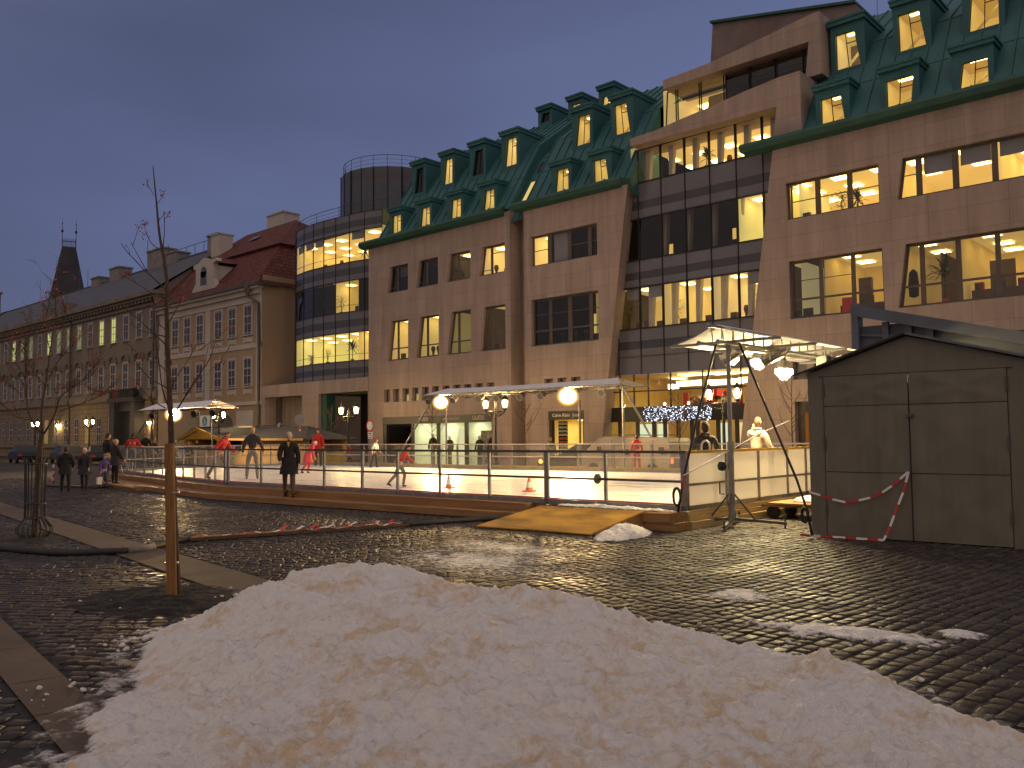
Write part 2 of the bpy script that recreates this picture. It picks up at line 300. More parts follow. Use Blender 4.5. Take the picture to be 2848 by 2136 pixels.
def setts(name, region, ang, pitch, blen, wav, seed, far=False):
    """rows of single granite setts, each with its own size, height and tilt"""
    g = np.random.default_rng(seed); x0, x1, y0, y1 = region[0]; keep = region[1]
    c, s_ = math.cos(ang), math.sin(ang); R = max(x1-x0, y1-y0)*.75+2; cx, cy = (x0+x1)/2, (y0+y1)/2; U, V_, LU, LV = [], [], [], []
    for j in range(int(-R/pitch), int(R/pitch)):
        n = int(2*R/blen); l = blen*g.uniform(.78, 1.22, n); e_ = np.cumsum(l)-R-g.uniform(0, blen); U.append(e_-l/2); LU.append(l); V_.append(np.full(n, j*pitch)+g.normal(0, pitch*.03, n)); LV.append(np.full(n, pitch))
    U, V_, LU, LV = map(np.concatenate, (U, V_, LU, LV)); V2 = V_+wav*np.sin(U*.9+V_*.35)+wav*.5*np.sin(U*2.3-V_*1.1); U2 = U+wav*.6*np.sin(V_*1.3)
    X = cx+U2*c-V2*s_; Y = cy+U2*s_+V2*c; k = (X > x0) & (X < x1) & (Y > y0) & (Y < y1) & keep(X, Y) & ~in_slab(X, Y, .04)
    X, Y, LU, LV = X[k], Y[k], LU[k], LV[k]; n = len(X); gap = .0125
    a = ang+g.normal(0, .035, n); ca, sa = np.cos(a), np.sin(a); hz = .014+g.normal(0, .0028, n); tx = g.normal(0, .028, n); ty = g.normal(0, .028, n)
    vs = np.zeros((n, 12, 3)); q = 0
    for ins, zz in ((0.0, -.004), (.000, None), (.016, 1)):
        for i, j in ((-1, -1), (1, -1), (1, 1), (-1, 1)):
            du = i*(LU/2-gap-ins); dv_ = j*(LV/2-gap-ins); du = du*(1+g.normal(0, .04, n)); dv_ = dv_*(1+g.normal(0, .04, n))
            vs[:, q, 0] = X+du*ca-dv_*sa; vs[:, q, 1] = Y+du*sa+dv_*ca; vs[:, q, 2] = -.004 if q < 4 else (hz+tx*du+ty*dv_-(.006 if q < 8 else -.001)); q += 1
    f = []
    for L0 in (0, 4): f += [(L0+i, L0+(i+1) % 4, L0+4+(i+1) % 4, L0+4+i) for i in range(4)]
    f.append((8, 9, 10, 11)); F = (np.arange(n)[:, None, None]*12+np.array(f)[None]).reshape(-1, 4)
    me = bpy.data.meshes.new(name); me.vertices.add(n*12); me.vertices.foreach_set('co', vs.reshape(-1)); me.loops.add(F.size); me.loops.foreach_set('vertex_index', F.reshape(-1).astype(np.int32)); me.polygons.add(len(F)); me.polygons.foreach_set('loop_start', np.arange(0, F.size, 4, dtype=np.int32))
    me.update(); me.validate(); me.materials.append(MATS['setts']); o = bpy.data.objects.new(name, me); COL.objects.link(o); return tag(o, kind='structure')
below = lambda x, y: (y > 1.15-.1455*(x+11.5)+2.0) if False else (y > -.1455*(x+11.5)+3.20-.30)
pits = lambda x, y: (((x+9.15)/1.0)**2+((y-4.42)/.75)**2 > 1) & (((x+16.7)/.72)**2+((y-5.6)/.5)**2 > 1)
divide = lambda x, y: x+.35*(y-5) > -6.6
setts('square_paving', ((-14, 6, 2.0, 23), lambda x, y: divide(x, y) & pits(x, y) & ((y < 13.9) | (x > -8.4)) & ((y < 14.6) | (x < -5.6))), R_(86), .138, .158, .03, 1)
setts('square_paving', ((-20, -3, .6, 13.4), lambda x, y: ~divide(x, y) & pits(x, y)), R_(36), .132, .165, .06, 2)
setts('square_paving', ((-44, -20, 2.0, 15.5), lambda x, y: x > -50), R_(36), .16, .2, .06, 3)
setts('square_paving', ((-7.2, -4.5, .3, 2.4), lambda x, y: ~below(x, y)), R_(-8), .075, .085, .02, 4) if False else None
pm('slab', (0.075, 0.050, 0.031), 0.75, var=0.3, vs=1.4, bump=.15, bs=30)
def strip(name, pts, z):
    m = MB(); m.poly([(x, y, z) for x, y in pts]); return tag(m.build(name, 'slab'), kind='structure')
# two runs of granite slabs, cut into single slabs with open joints
def slabs(name, p, dirv, w, L, lens, z=0.020):
    u = Vector((dirv[0], dirv[1], 0)).normalized(); n = Vector((-u.y, u.x, 0)); m = MB(); t = 0; i = 0
    while t < L:
        l = lens[i % len(lens)]; a = Vector((p[0], p[1], 0))+u*t; b_ = a+u*(l-0.012); m.poly([a+Vector((0, 0, z)), b_+Vector((0, 0, z)), b_-n*w+Vector((0, 0, z)), a-n*w+Vector((0, 0, z))]); t += l; i += 1
    return tag(m.build(name, 'slab'), kind='structure')
slabs('slab_path', (-30.0, 8.62), (1, -0.1355), 0.72, 22.5, (1.7, 2.1, 1.5, 1.9))
slabs('slab_path', (-21.5, 4.655), (1, -0.1455), 0.36, 18.6, (1.2, 0.9, 1.05, 1.4))

# ------------------------------------------------------------------ the heap of snow
def snowmat(name, dirt=0.5, fade=False, f1=.055, f0=.018):
    b = NB(name); tc = b.n('ShaderNodeTexCoord'); P = tc.outputs['Object']
    n1 = b.n('ShaderNodeTexNoise', {'Vector': P, 'Scale': 11.0, 'Detail': 5.0, 'Roughness': 0.6, 'Distortion': 0.4}); n2 = b.n('ShaderNodeTexNoise', {'Vector': P, 'Scale': 2.2, 'Detail': 2.0})
    mu = b.n('ShaderNodeMath', {0: n1.outputs['Fac'], 1: n2.outputs['Fac']}, operation='MULTIPLY')
    f = b.n('ShaderNodeMapRange', {'Value': mu.outputs[0], 'From Min': 0.23, 'From Max': 0.40, 'To Min': 0.0, 'To Max': dirt}, interpolation_type='SMOOTHSTEP')
    mx = b.n('ShaderNodeMixRGB', {'Fac': f.outputs[0], 'Color1': (0.92, 0.88, 0.84, 1), 'Color2': (0.80, 0.63, 0.44, 1)})
    gr = b.n('ShaderNodeTexNoise', {'Vector': P, 'Scale': 95.0, 'Detail': 2.0, 'Roughness': .5}); gf = b.n('ShaderNodeMapRange', {'Value': gr.outputs['Fac'], 'From Min': .735, 'From Max': .77, 'To Min': 0.0, 'To Max': .75}); mx = b.n('ShaderNodeMixRGB', {'Fac': gf.outputs[0], 'Color1': mx.outputs[0], 'Color2': (.10, .07, .05, 1)})
    g = b.n('ShaderNodeTexNoise', {'Vector': P, 'Scale': 38.0, 'Detail': 6.0, 'Roughness': 0.7}); g2 = b.n('ShaderNodeTexNoise', {'Vector': P, 'Scale': 11.0, 'Detail': 4.0})
    hh = b.n('ShaderNodeMath', {0: g2.outputs['Fac'], 1: 1.6, 2: g.outputs['Fac']}, operation='MULTIPLY_ADD')
    bp = b.n('ShaderNodeBump', {'Height': hh.outputs[0], 'Strength': 0.9, 'Distance': 0.045})
    p = b.n('ShaderNodeBsdfPrincipled', {'Base Color': mx.outputs[0], 'Roughness': 0.65, 'Normal': bp.outputs[0], 'Specular IOR Level': 0.25})
    if not fade: b.surf(p.outputs[0]); return
    # thin wet snow lets the setts show through at the ragged rim
    sp = b.n('ShaderNodeSeparateXYZ', {0: P}); n5 = b.n('ShaderNodeTexNoise', {'Vector': P, 'Scale': 16.0, 'Detail': 7.0, 'Roughness': .75}); z2 = b.n('ShaderNodeMath', {0: n5.outputs['Fac'], 1: -.07, 2: .035}, operation='MULTIPLY_ADD'); z3 = b.n('ShaderNodeMath', {0: sp.outputs['Z'], 1: z2.outputs[0]}, operation='ADD')
    al = b.n('ShaderNodeMapRange', {'Value': z3.outputs[0], 'From Min': f0, 'From Max': f1}, interpolation_type='SMOOTHSTEP'); tr = b.n('ShaderNodeBsdfTransparent'); ms = b.n('ShaderNodeMixShader', {0: al.outputs[0], 1: tr.outputs[0], 2: p.outputs[0]}); b.surf(ms.outputs[0])
snowmat('snow', 0.95, True); snowmat('snow_clean', 0.3); snowmat('snow_film', 0.3, True, .034, .010)
def fbm(x, y, s, o=4):
    return mnoise.fractal((x*s, y*s, 3.7), 0.9, 2.0, o, noise_basis='PERLIN_ORIGINAL')
OUT = [(-5.0, 1.2), (-5.3, 1.64), (-5.96, 1.93), (-6.29, 2.44), (-6.96, 2.72), (-7.75, 3.11), (-8.0, 3.4), (-8.2, 3.96), (-8.1, 4.44), (-8.2, 5.1), (-7.4, 5.75), (-6.3, 6.35), (-5.2, 6.75), (-4.58, 6.95), (-3.41, 6.65), (-2.53, 6.55), (-1.83, 6.35), (-1.2, 5.85), (-0.6, 5.5), (-.3, 4.6), (-.8, 3.2), (-1.6, 2.2), (-2.4, 1.5), (-3.6, .9)]
RID = [(-7.94, 4.88, 0.1), (-7.17, 4.66, 0.3), (-6.86, 4.71, 0.5), (-6.27, 4.68, 0.6), (-6.01, 4.84, 0.6), (-5.49, 4.89, 0.56), (-5.07, 4.94, 0.5), (-4.65, 5.13, 0.52), (-4.25, 5.17, 0.47), (-3.91, 5.25, 0.4), (-3.52, 5.47, 0.3), (-3.03, 5.51, 0.24), (-2.54, 5.52, 0.24), (-2.33, 5.45, 0.29), (-2.08, 5.37, 0.27), (-1.63, 5.31, 0.17), (-1.17, 5.24, 0.12)]
RID2 = [(-6.4, 4.0, .50), (-5.4, 3.9, .47), (-4.4, 4.3, .46), (-3.4, 4.5, .36), (-2.5, 4.55, .29), (-1.6, 4.4, .22)]
def segd(px, py, a, b):
    vx, vy = b[0]-a[0], b[1]-a[1]; t = max(0, min(1, ((px-a[0])*vx+(py-a[1])*vy)/(vx*vx+vy*vy+1e-9))); return math.hypot(px-a[0]-vx*t, py-a[1]-vy*t), t
def inside(px, py, P):
    c = False; j = len(P)-1
    for i in range(len(P)):
        if (P[i][1] > py) != (P[j][1] > py) and px < (P[j][0]-P[i][0])*(py-P[i][1])/(P[j][1]-P[i][1])+P[i][0]: c = not c
        j = i
    return c
def snow_h(x, y):
    de = min(segd(x, y, OUT[i], OUT[i-1])[0] for i in range(len(OUT)))
    if not inside(x, y, OUT): de = -de
    if de < -0.35: return -1
    best = 0
    for Rg in (RID, RID2):
        for i in range(len(Rg)-1):
            dd, t = segd(x, y, Rg[i], Rg[i+1]); hr = Rg[i][2]*(1-t)+Rg[i+1][2]*t
            d2 = max(0, de-.22); q = d2/(d2+dd+1e-6); q = q*0.55+0.45*q*q*(3-2*q)
            best = max(best, hr*q)
    n = fbm(x, y, 1.3, 2)*0.03+fbm(x+9, y, 3.0, 2)*0.034-.065*max(0, fbm(x, y+5, 5.2, 2))+.045*max(0, fbm(x+2, y, 7.5, 2))+(.012-abs(fbm(x+3, y, 14., 2))*0.030)+fbm(x, y, 27., 2)*0.020
    k = min(1, max(0, (de-0.15)/0.5))
    film = (.026+.022*fbm(x, y+7, 5., 3)+.012*fbm(x+2, y, 18., 2))*min(1, max(-1, de/.18))
    return max(best+n*(0.15+0.85*k)+0.02*k-.02*(1-k), film) if de > 0 else film
def heap(name, x0, x1, y0, y1, st, hf, mat, xo=0, yo=0):
    nx = int((x1-x0)/st)+1; ny = int((y1-y0)/st)+1; H = [[hf(x0+i*st, y0+j*st) for i in range(nx)] for j in range(ny)]
    idx = {}; m = MB()
    for j in range(ny-1):
        for i in range(nx-1):
            c = ((i, j), (i+1, j), (i+1, j+1), (i, j+1))
            if max(H[b][a] for a, b in c) <= 0: continue
            for a, b in c:
                if (a, b) not in idx: idx[(a, b)] = len(m.v); m.v.append((x0+a*st+xo, y0+b*st+yo, max(-0.02, H[b][a])))
            m.f.append([idx[q] for q in c]); m.mi.append(0)
    return m.build(name, mat, smooth=True, fix=False)
sn = heap('snow_heap', -8.6, -0.2, 0.9, 7.35, 0.017, snow_h, 'snow')
tag(sn, 'large lumpy heap of dirty white snow filling the foreground of the square', 'snow heap')
# loose lumps along the foot of the heap
def snow_spot(label, cx, cy, rx, ry, rot, h, st=0.02, mat='snow_film', seed=0., name='snow_patch', group=None, nz=1.0):
    ca, sa = math.cos(rot), math.sin(rot)
    def hf(x, y):
        u = (x*ca+y*sa)/rx; v = (-x*sa+y*ca)/ry; q = 1-math.hypot(u, v)
        return h*min(1, max(-1, q*1.3))+(fbm(x+seed, y, 4.)*0.5+fbm(x+seed, y, 11., 3)*.35)*h*0.9*nz-0.12*h
    R = max(rx, ry)*1.25
    o = heap(name, -R, R, -R, R, st, lambda x, y: hf(x, y)*1.3+.016 if hf(x, y) > -.004 else -1, mat, cx, cy); tag(o, label, 'snow', group); return o
snow_spot('thin streak of old snow on the dark setts behind the heap', -2.95, 7.55, .85, .27, R_(12), .032, seed=3)
snow_spot('small round scrap of snow on the setts nearest the right edge', -2.27, 8.1, .24, .17, 0, .026, seed=5)
snow_spot('faint icy smear on the setts midway between heap and ramp', -4.55, 8.6, .42, .36, 0.3, .016, seed=8)
snow_spot('broad icy film on the setts behind the highest part of the heap', -8.6, 8.6, 1.6, .85, R_(-12), .009, st=.035, seed=11)
snow_spot('icy film on the setts beyond the heap, nearer the wooden ramp', -9.3, 9.9, 1.3, .55, R_(-10), .008, st=.035, seed=17)
snow_spot('mound of shovelled snow against the right side of the wooden ramp', -8.75, 12.35, .95, .42, R_(100), .17, seed=21, name='snow_mound', nz=.22, mat='snow_clean')
snow_spot('crust of snow along the top edge of the wooden ramp', -9.9, 13.45, 1.5, .22, R_(4), .04, seed=25).location.z = .345
sm = MB(); rr = random.Random(3)
for i, (cx, cy, n, sp) in enumerate(((-8.75, 4.95, 26, .35), (-9.5, 4.0, 5, .4), (-6.4, 2.3, 14, .3), (-8.1, 5.8, 16, .4), (-2.2, 6.9, 14, .7), (-9.8, 11.6, 8, .5), (-7.4, 3.3, 24, .25), (-3.5, 7.0, 22, .7))):
    for k in range(n):
        q = (cx+rr.gauss(0, sp), cy+rr.gauss(0, sp*.7)); r = rr.uniform(.005, .03)*rr.uniform(.5, 1); o_ = len(sm.v); sm.ball((q[0], q[1], .014+r*.5), r, 7, 5, sc=(1.3, 1, .75)); sm.v[o_:] = [tuple(Vector(v)+Vector((mnoise.noise(Vector(v)*40), mnoise.noise(Vector(v)*40+Vector((7, 0, 0))), mnoise.noise(Vector(v)*40+Vector((0, 7, 0)))))*r*.6) for v in sm.v[o_:]]
tag(sm.build('snow_crumbs', 'snow_clean', smooth=True), 'scattered crumbs of snow on the setts around the heap', 'snow crumbs', kind='stuff')

# bare soil around the young tree
pm('soil', (0.009, 0.006, 0.005), 0.95, var=.4, vs=14, bump=1.0, bs=30)
def soil_h(x, y): return 0.05*(1-math.hypot(x/1.08, y/0.82))+fbm(x, y, 6.)*.022+.014
tag(heap('tree_pit', -1.1, 1.1, -.9, .9, .03, soil_h, 'soil', -9.15, 4.42), 'dark round patch of bare soil around the staked young tree', 'soil')
tag(heap('tree_pit', -1.1, 1.1, -.9, .9, .04, lambda x, y: soil_h(x*1.2, y*1.5)*.5, 'soil', -16.7, 5.6), 'bare soil under the caged tree', 'soil')

# hoses and cable boards on the ground
def hose(name, pts, r, mat, label, cat, n=8):
    pts2 = []
    P = [Vector(p) for p in pts]
    for i in range(len(P)-1):
        p0 = P[max(i-1, 0)]; p1 = P[i]; p2 = P[i+1]; p3 = P[min(i+2, len(P)-1)]
        for k in range(6):
            t = k/6; pts2.append(0.5*((2*p1)+(p2-p0)*t+(2*p0-5*p1+4*p2-p3)*t*t+(3*p1-p0-3*p2+p3)*t**3))
    pts2.append(P[-1]); m = MB(); m.tube(pts2, r, n)
    return tag(m.build(name, mat, smooth=True), label, cat)
Z = .055
hose('hose', [(-22, 4.1, Z), (-18.2, 4.25, Z), (-15.3, 4.66, Z), (-14.39, 4.87, Z), (-13.8, 5.12, Z), (-13.33, 5.81, Z)], .055, 'black_rubber', 'thick black hose curving across the setts past the caged tree', 'hose')
m = MB(); m.tube([(-13.33, 5.81, Z), (-13.38, 6.05, Z), (-13.5, 6.29, Z)], .058, 10)
tag(m.build('hose_sleeve', 'cloth_grey', smooth=True), 'grey taped sleeve joining the two black hoses', 'hose sleeve')
hose('hose', [(-13.5, 6.29, Z), (-13.7, 6.55, Z), (-13.93, 6.85, Z), (-14.05, 7.2, Z)], .05, 'black_rubber', 'short black hose running into the boarded cable channel', 'hose')
hose('hose', [(-12.98, 11.0, Z), (-12.74, 11.8, Z), (-12.5, 12.6, Z), (-12.1, 13.1, Z)], .06, 'black_rubber', 'black hose leaving the boarded channel towards the rink', 'hose')
t = thing('cable_channel', 'low wooden cable channel wound with red and white barrier tape', 'cable channel')
m = MB(); A = Vector((-14.05, 7.15, 0)); B = Vector((-12.96, 11.05, 0)); u = (B-A).normalized(); n = Vector((-u.y, u.x, 0))
m.bar(A+n*.09+Vector((0, 0, .05)), B+n*.09+Vector((0, 0, .05)), .05, .045); m.bar(A-n*.09+Vector((0, 0, .05)), B-n*.09+Vector((0, 0, .05)), .05, .045); m.build('side_board', 'bark', t)
m = MB(); m.bar(A+Vector((0, 0, .080)), A+u*1.9+Vector((0, 0, .080)), .20, .012); m.build('cover_board', 'stake_wood', t)
m = MB()
for k in range(26):
    p = A+u*(0.1+k*.148)+n*(.1*math.sin(k*1.3)); q = A+u*(0.1+(k+1)*.148)+n*(.1*math.sin((k+1)*1.3)); zz = .085+.02*math.sin(k*2.1)
    m.bar(p+Vector((0, 0, zz)), q+Vector((0, 0, .085+.02*math.sin((k+1)*2.1))), .06, .006, mi=k % 2)
for k in range(9):
    p = A+u*(1.6+k*.26)+n*rr.uniform(-.16, .16); m.bar(p+Vector((0, 0, .10)), p+u*rr.uniform(.05, .2)+n*rr.uniform(-.25, .25)+Vector((0, 0, .15)), .07, .012, mi=k % 2)
m.build('barrier_tape', ['red_plastic', 'white_plastic'], t)
hose('cable', [(-26.2, 11.9, .02), (-26.0, 11.7, .02), (-25.5, 11.75, .02), (-25.3, 12.0, .02), (-25.6, 12.2, .02), (-26.05, 12.1, .03), (-25.9, 11.85, .03), (-25.4, 11.9, .03), (-24.8, 12.15, .02)], .022, 'galv', 'grey cable lying in loops in front of the rink step', 'cable')

# ------------------------------------------------------------------ ice rink
def icemat():
    b = NB('ice'); tc = b.n('ShaderNodeTexCoord'); P = tc.outputs['Object']
    mp = b.n('ShaderNodeMapping', {'Vector': P, 'Rotation': (0, 0, .3), 'Scale': (.35, 2.2, 1)})
    n = b.n('ShaderNodeTexNoise', {'Vector': mp.outputs[0], 'Scale': 1.6, 'Detail': 7.0, 'Roughness': .65})
    mx = b.n('ShaderNodeMixRGB', {'Fac': n.outputs['Fac'], 'Color1': (0.70, 0.69, 0.70, 1), 'Color2': (0.88, 0.86, 0.85, 1)})
    ro = b.n('ShaderNodeMapRange', {'Value': n.outputs['Fac'], 'From Min': .35, 'From Max': .65, 'To Min': .22, 'To Max': .5})
    bp = b.n('ShaderNodeBump', {'Height': n.outputs['Fac'], 'Strength': .12, 'Distance': .02})
    p = b.n('ShaderNodeBsdfPrincipled', {'Base Color': mx.outputs[0], 'Roughness': ro.outputs[0], 'Normal': bp.outputs[0]}); b.surf(p.outputs[0])
icemat()
FRONT = [(-8.42, 13.85), (-24.2, 13.5), (-37.5, 15.75)]; FAR = [(-8.42, 28.1), (-24, 26.1), (-38.0, 25.6)]
m = MB(); m.poly([(x, y, .36) for x, y in FRONT+[(-39.6, 20.5)]+FAR[::-1]]); tag(m.build('ice', 'ice'), kind='structure')
t = thing('rink_platform', 'timber platform and two wooden steps carrying the ice rink', 'platform', (-24, 13, 0))
m = MB(); m.prism([(x, y, 0) for x, y in FRONT+[(-39.6, 20.5)]+FAR[::-1]], (0, 0, .335)); m.build('deck', 'timber', t)
UP = [(-12.0, 13.46), (-23.7, 12.98), (-37.2, 15.15)]; LO = [(-11.2, 13.18), (-12.0, 13.12), (-23.2, 12.36), (-29.2, 13.15), (-36.5, 14.55)]
def steps(edge, back, z0, z1, mat, name, seg):
    for i in range(len(edge)-1):
        a = Vector((*edge[i], 0)); b_ = Vector((*edge[i+1], 0)); L = (b_-a).length; u = (b_-a)/L; n = Vector((-u.y, u.x, 0)); n = n if n.y > 0 else -n; k = max(1, round(L/seg))
        for j in range(k):
            p = a+u*(L*j/k+.004); q = a+u*(L*(j+1)/k-.004); m = MB(); off = .004*((j*7+i) % 3)
            m.prism([p-n*off+Vector((0, 0, z0)), q-n*off+Vector((0, 0, z0)), q+n*back+Vector((0, 0, z0)), p+n*back+Vector((0, 0, z0))], (0, 0, z1-z0)); m.build(name, mat, t)
steps(UP, .5, .17, .345, 'timber', 'upper_step', 2.9); steps(LO, .62, 0.03, .172, 'timber', 'lower_step', 2.4)
m = MB()
for x in (-9.2, -10.6, -12.4, -14.0, -15.6): m.box(x, 13.25, 0, x+.12, 13.6, .04)
m.build('bearer', 'timber_pale', t)
m = MB()
for z0, z1, o in ((.02, .15, .10), (.165, .25, .05), (.262, .345, .03)): m.box(-8.42, 13.85, z0, -8.40+o, 28.0, z1)
m.build('side_planks', 'timber_pale', t)
m = MB(); m.box(-9.35, 13.25, .17, -8.40, 13.83, .335); m.box(-10.4, 13.3, 0.02, -8.3, 13.8, .165); m.build('corner_block', 'timber', t)
t = thing('step_platform', 'separate low timber platform the two dark-clad onlookers stand on', 'step', (-31, 13.3, 0))
m = MB(); m.prism([(-36.5, 13.95, 0), (-28.9, 12.85, 0), (-28.75, 13.35, 0), (-36.4, 14.5, 0)], (0, 0, .168)); m.build('platform', 'timber', t)
m = MB(); m.bar((-36.4, 13.92, .14), (-28.95, 12.82, .14), .03, .05); m.build('edge_board', 'timber_pale', t)

glass('fence_glass', (0.97, 0.98, 0.97), dirt=0.055)
def whiteboard():
    b = NB('side_panel'); a = b.n('ShaderNodeBsdfDiffuse', {'Color': (.80, .78, .72, 1)}); c = b.n('ShaderNodeBsdfTranslucent', {'Color': (.85, .82, .70, 1)}); g = b.n('ShaderNodeBsdfGlossy', {'Roughness': .12, 'Color': (1, 1, 1, 1)})
    m1 = b.n('ShaderNodeMixShader', {0: .55, 1: a.outputs[0], 2: c.outputs[0]}); m2 = b.n('ShaderNodeMixShader', {0: .05, 1: m1.outputs[0], 2: g.outputs[0]}); b.surf(m2.outputs[0])
whiteboard()
def fence(name, label, pts, z0, z1, pane, spacing=None, posts=None, bottom=.10, kick=None, rail='galv', topm='galv_dark', mid=.5, dbl=(), pw=.055, topw=.06):
    t = thing(name, label, 'fence', (pts[0][0], pts[0][1], z0))
    for i in range(len(pts)-1):
        a = Vector((*pts[i], 0)); b_ = Vector((*pts[i+1], 0)); L = (b_-a).length; u = (b_-a)/L; n = Vector((-u.y, u.x, 0)); Zv = Vector((0, 0, 1))
        ps = posts[i] if posts else [L*k/round(L/spacing) for k in range(round(L/spacing)+1)]
        for k, s in enumerate(ps):
            p = a+u*s; w = pw*2.1 if (i, k) in dbl else (pw if k % 2 else pw*1.25)
            m = MB(); m.bar(p+Zv*z0, p+Zv*(z1-.01), w, .05, up=n); m.build('post', rail, t)
        for s0, s1 in zip(ps, ps[1:]):
            p = a+u*(s0+pw*.5); q = a+u*(s1-pw*.5)
            m = MB(); m.quad(p+Zv*(z0+bottom), q+Zv*(z0+bottom), q+Zv*(z1-.03), p+Zv*(z1-.03)); m.build('pane' if pane != 'side_panel' else 'panel', pane, t)
        m = MB(); m.bar(a+Zv*z1, b_+Zv*z1, topw, .05); m.build('top_rail', topm, t)
        m = MB(); zm = z0+(z1-z0)*mid; m.bar(a+Zv*zm, b_+Zv*zm, .045, .045); m.build('middle_rail', rail if pane == 'side_panel' else topm, t)
        m = MB(); m.bar(a+Zv*(z0+bottom*.5), b_+Zv*(z0+bottom*.5), .05, bottom); m.build('bottom_rail', rail, t)
        if kick:
            m = MB(); o = n*kick[3]; m.bar(a+o+Zv*(z0+kick[1]), b_+o+Zv*(z0+kick[1]), .03, kick[2]); m.build('kick_board', kick[0], t)
    return t
L1 = 15.78
fp = [L1*k for k in (0, .0925, .207, .311, .411, .505, .59, .691, .785, .88, .992)]
fence('rink_fence', 'near clear-panelled rink fence with grey metal rails in front of the ice', FRONT, .335, 1.42, 'fence_glass', posts=[[.03, 1.78, 3.27, 4.9, 6.47, 7.95, 9.3, 10.9, 12.4, 13.9, 15.68], [.12, 1.0, 1.9, 3.0, 4.2, 5.4, 6.6, 7.8, 9.0, 10.3, 11.6, 13.4]], kick=('red_plastic', .115, .03, -.05), dbl=((0, 0), (0, 2), (0, 10), (1, 0)))
fence('rink_fence', 'bright white-boarded side fence of the rink beside the grey shed', [(-8.42, 13.85), (-8.42, 28.1)], .345, 1.42, 'side_panel', posts=[[.05, 1.5, 2.85, 4.2, 5.15, 6.6, 8, 9.4, 10.8, 12.2, 13.6, 14.2]], bottom=.09, topm='stall_yellow', mid=.44)
fence('rink_fence', 'far rink fence with pale top rail and orange kick board, street side', FAR, .36, 1.40, 'fence_glass', spacing=1.6, kick=('stall_yellow', .09, .16, -.03), rail='galv', topm='white_frame', mid=.52)
fence('rink_fence', 'short end fence closing the far left end of the rink', [(-37.5, 15.75), (-39.6, 20.5), (-38.0, 25.6)], .36, 1.40, 'fence_glass', spacing=1.6, rail='galv', topm='white_frame')
m = MB(); m.lathe([(.002, -.02), (.10, -.02), (.10, .02), (.002, .02)], (-10.38, 13.78, .885), 14, 'x'); m.bar((-10.38, 13.8, .885), (-9.95, 13.8, .885), .03)
tag(m.build('gate_latch', 'black_iron'), 'black round gate latch on the near rink fence', 'latch')

# wooden entrance ramp
t = thing('ramp', 'yellow plywood ramp leading up to the rink gate', 'ramp', (-10.4, 12.6, 0))
q = [(-11.72, 11.72, .03), (-9.18, 11.95, .03), (-8.95, 13.28, .335), (-11.3, 13.1, .335)]
m = MB(); m.prism([Vector(p) for p in q], (0, 0, .022)); m.build('plywood_top', 'plywood', t)
m = MB(); m.poly([(-9.2, 12.0, 0.0), (-8.98, 13.26, 0.0), (-8.98, 13.26, .33), (-9.2, 12.0, .03)]); m.xf(Matrix()); m.prism([(-9.26, 12.4, 0.02), (-9.02, 13.22, 0.10), (-9.02, 13.22, .325), (-9.26, 12.1, .05)], (-.06, 0, 0)); m.build('side_board', 'timber', t)
m = MB()
for y in (12.5, 12.95): m.box(-9.4, y, 0, -9.1, y+.1, .1)
m.build('support_block', 'timber_pale', t)
# ------------------------------------------------------------------ big modern office building
FY = 33.0
bd = thing('office_building', 'large pink stone office building with green copper mansard roof and lit windows', 'building', (-25, 33, 0))
def front(m, xl, xr, z0, z1, Y, rows, mi=0, mr=0, dep=.30):
    """wall face between xl(z) and xr(z) with openings; rows = [(zb, zt, [(xbl, xtl, xtr, xbr), ...])]"""
    f = lambda g, z: g(z) if callable(g) else g
    z = z0
    for zb, zt, ops in sorted(rows):
        if zb > z+1e-4: m.quad((f(xl, z), Y, z), (f(xr, z), Y, z), (f(xr, zb), Y, zb), (f(xl, zb), Y, zb), mi)
        pb, pt = f(xl, zb), f(xl, zt)
        for bl, tl, tr, br in ops:
            m.quad((pb, Y, zb), (bl, Y, zb), (tl, Y, zt), (pt, Y, zt), mi); pb, pt = br, tr
            m.quad((bl, Y, zb), (bl, Y+dep, zb), (tl, Y+dep, zt), (tl, Y, zt), mr); m.quad((br, Y, zb), (tr, Y, zt), (tr, Y+dep, zt), (br, Y+dep, zb), mr)
            m.quad((bl, Y, zb), (br, Y, zb), (br, Y+dep, zb), (bl, Y+dep, zb), mr); m.quad((tl, Y, zt), (tl, Y+dep, zt), (tr, Y+dep, zt), (tr, Y, zt), mr)
        m.quad((pb, Y, zb), (f(xr, zb), Y, zb), (f(xr, zt), Y, zt), (pt, Y, zt), mi); z = zt
    m.quad((f(xl, z), Y, z), (f(xr, z), Y, z), (f(xr, z1), Y, z1), (f(xl, z1), Y, z1), mi)
def lerp(a, b, t): return a+(b-a)*t
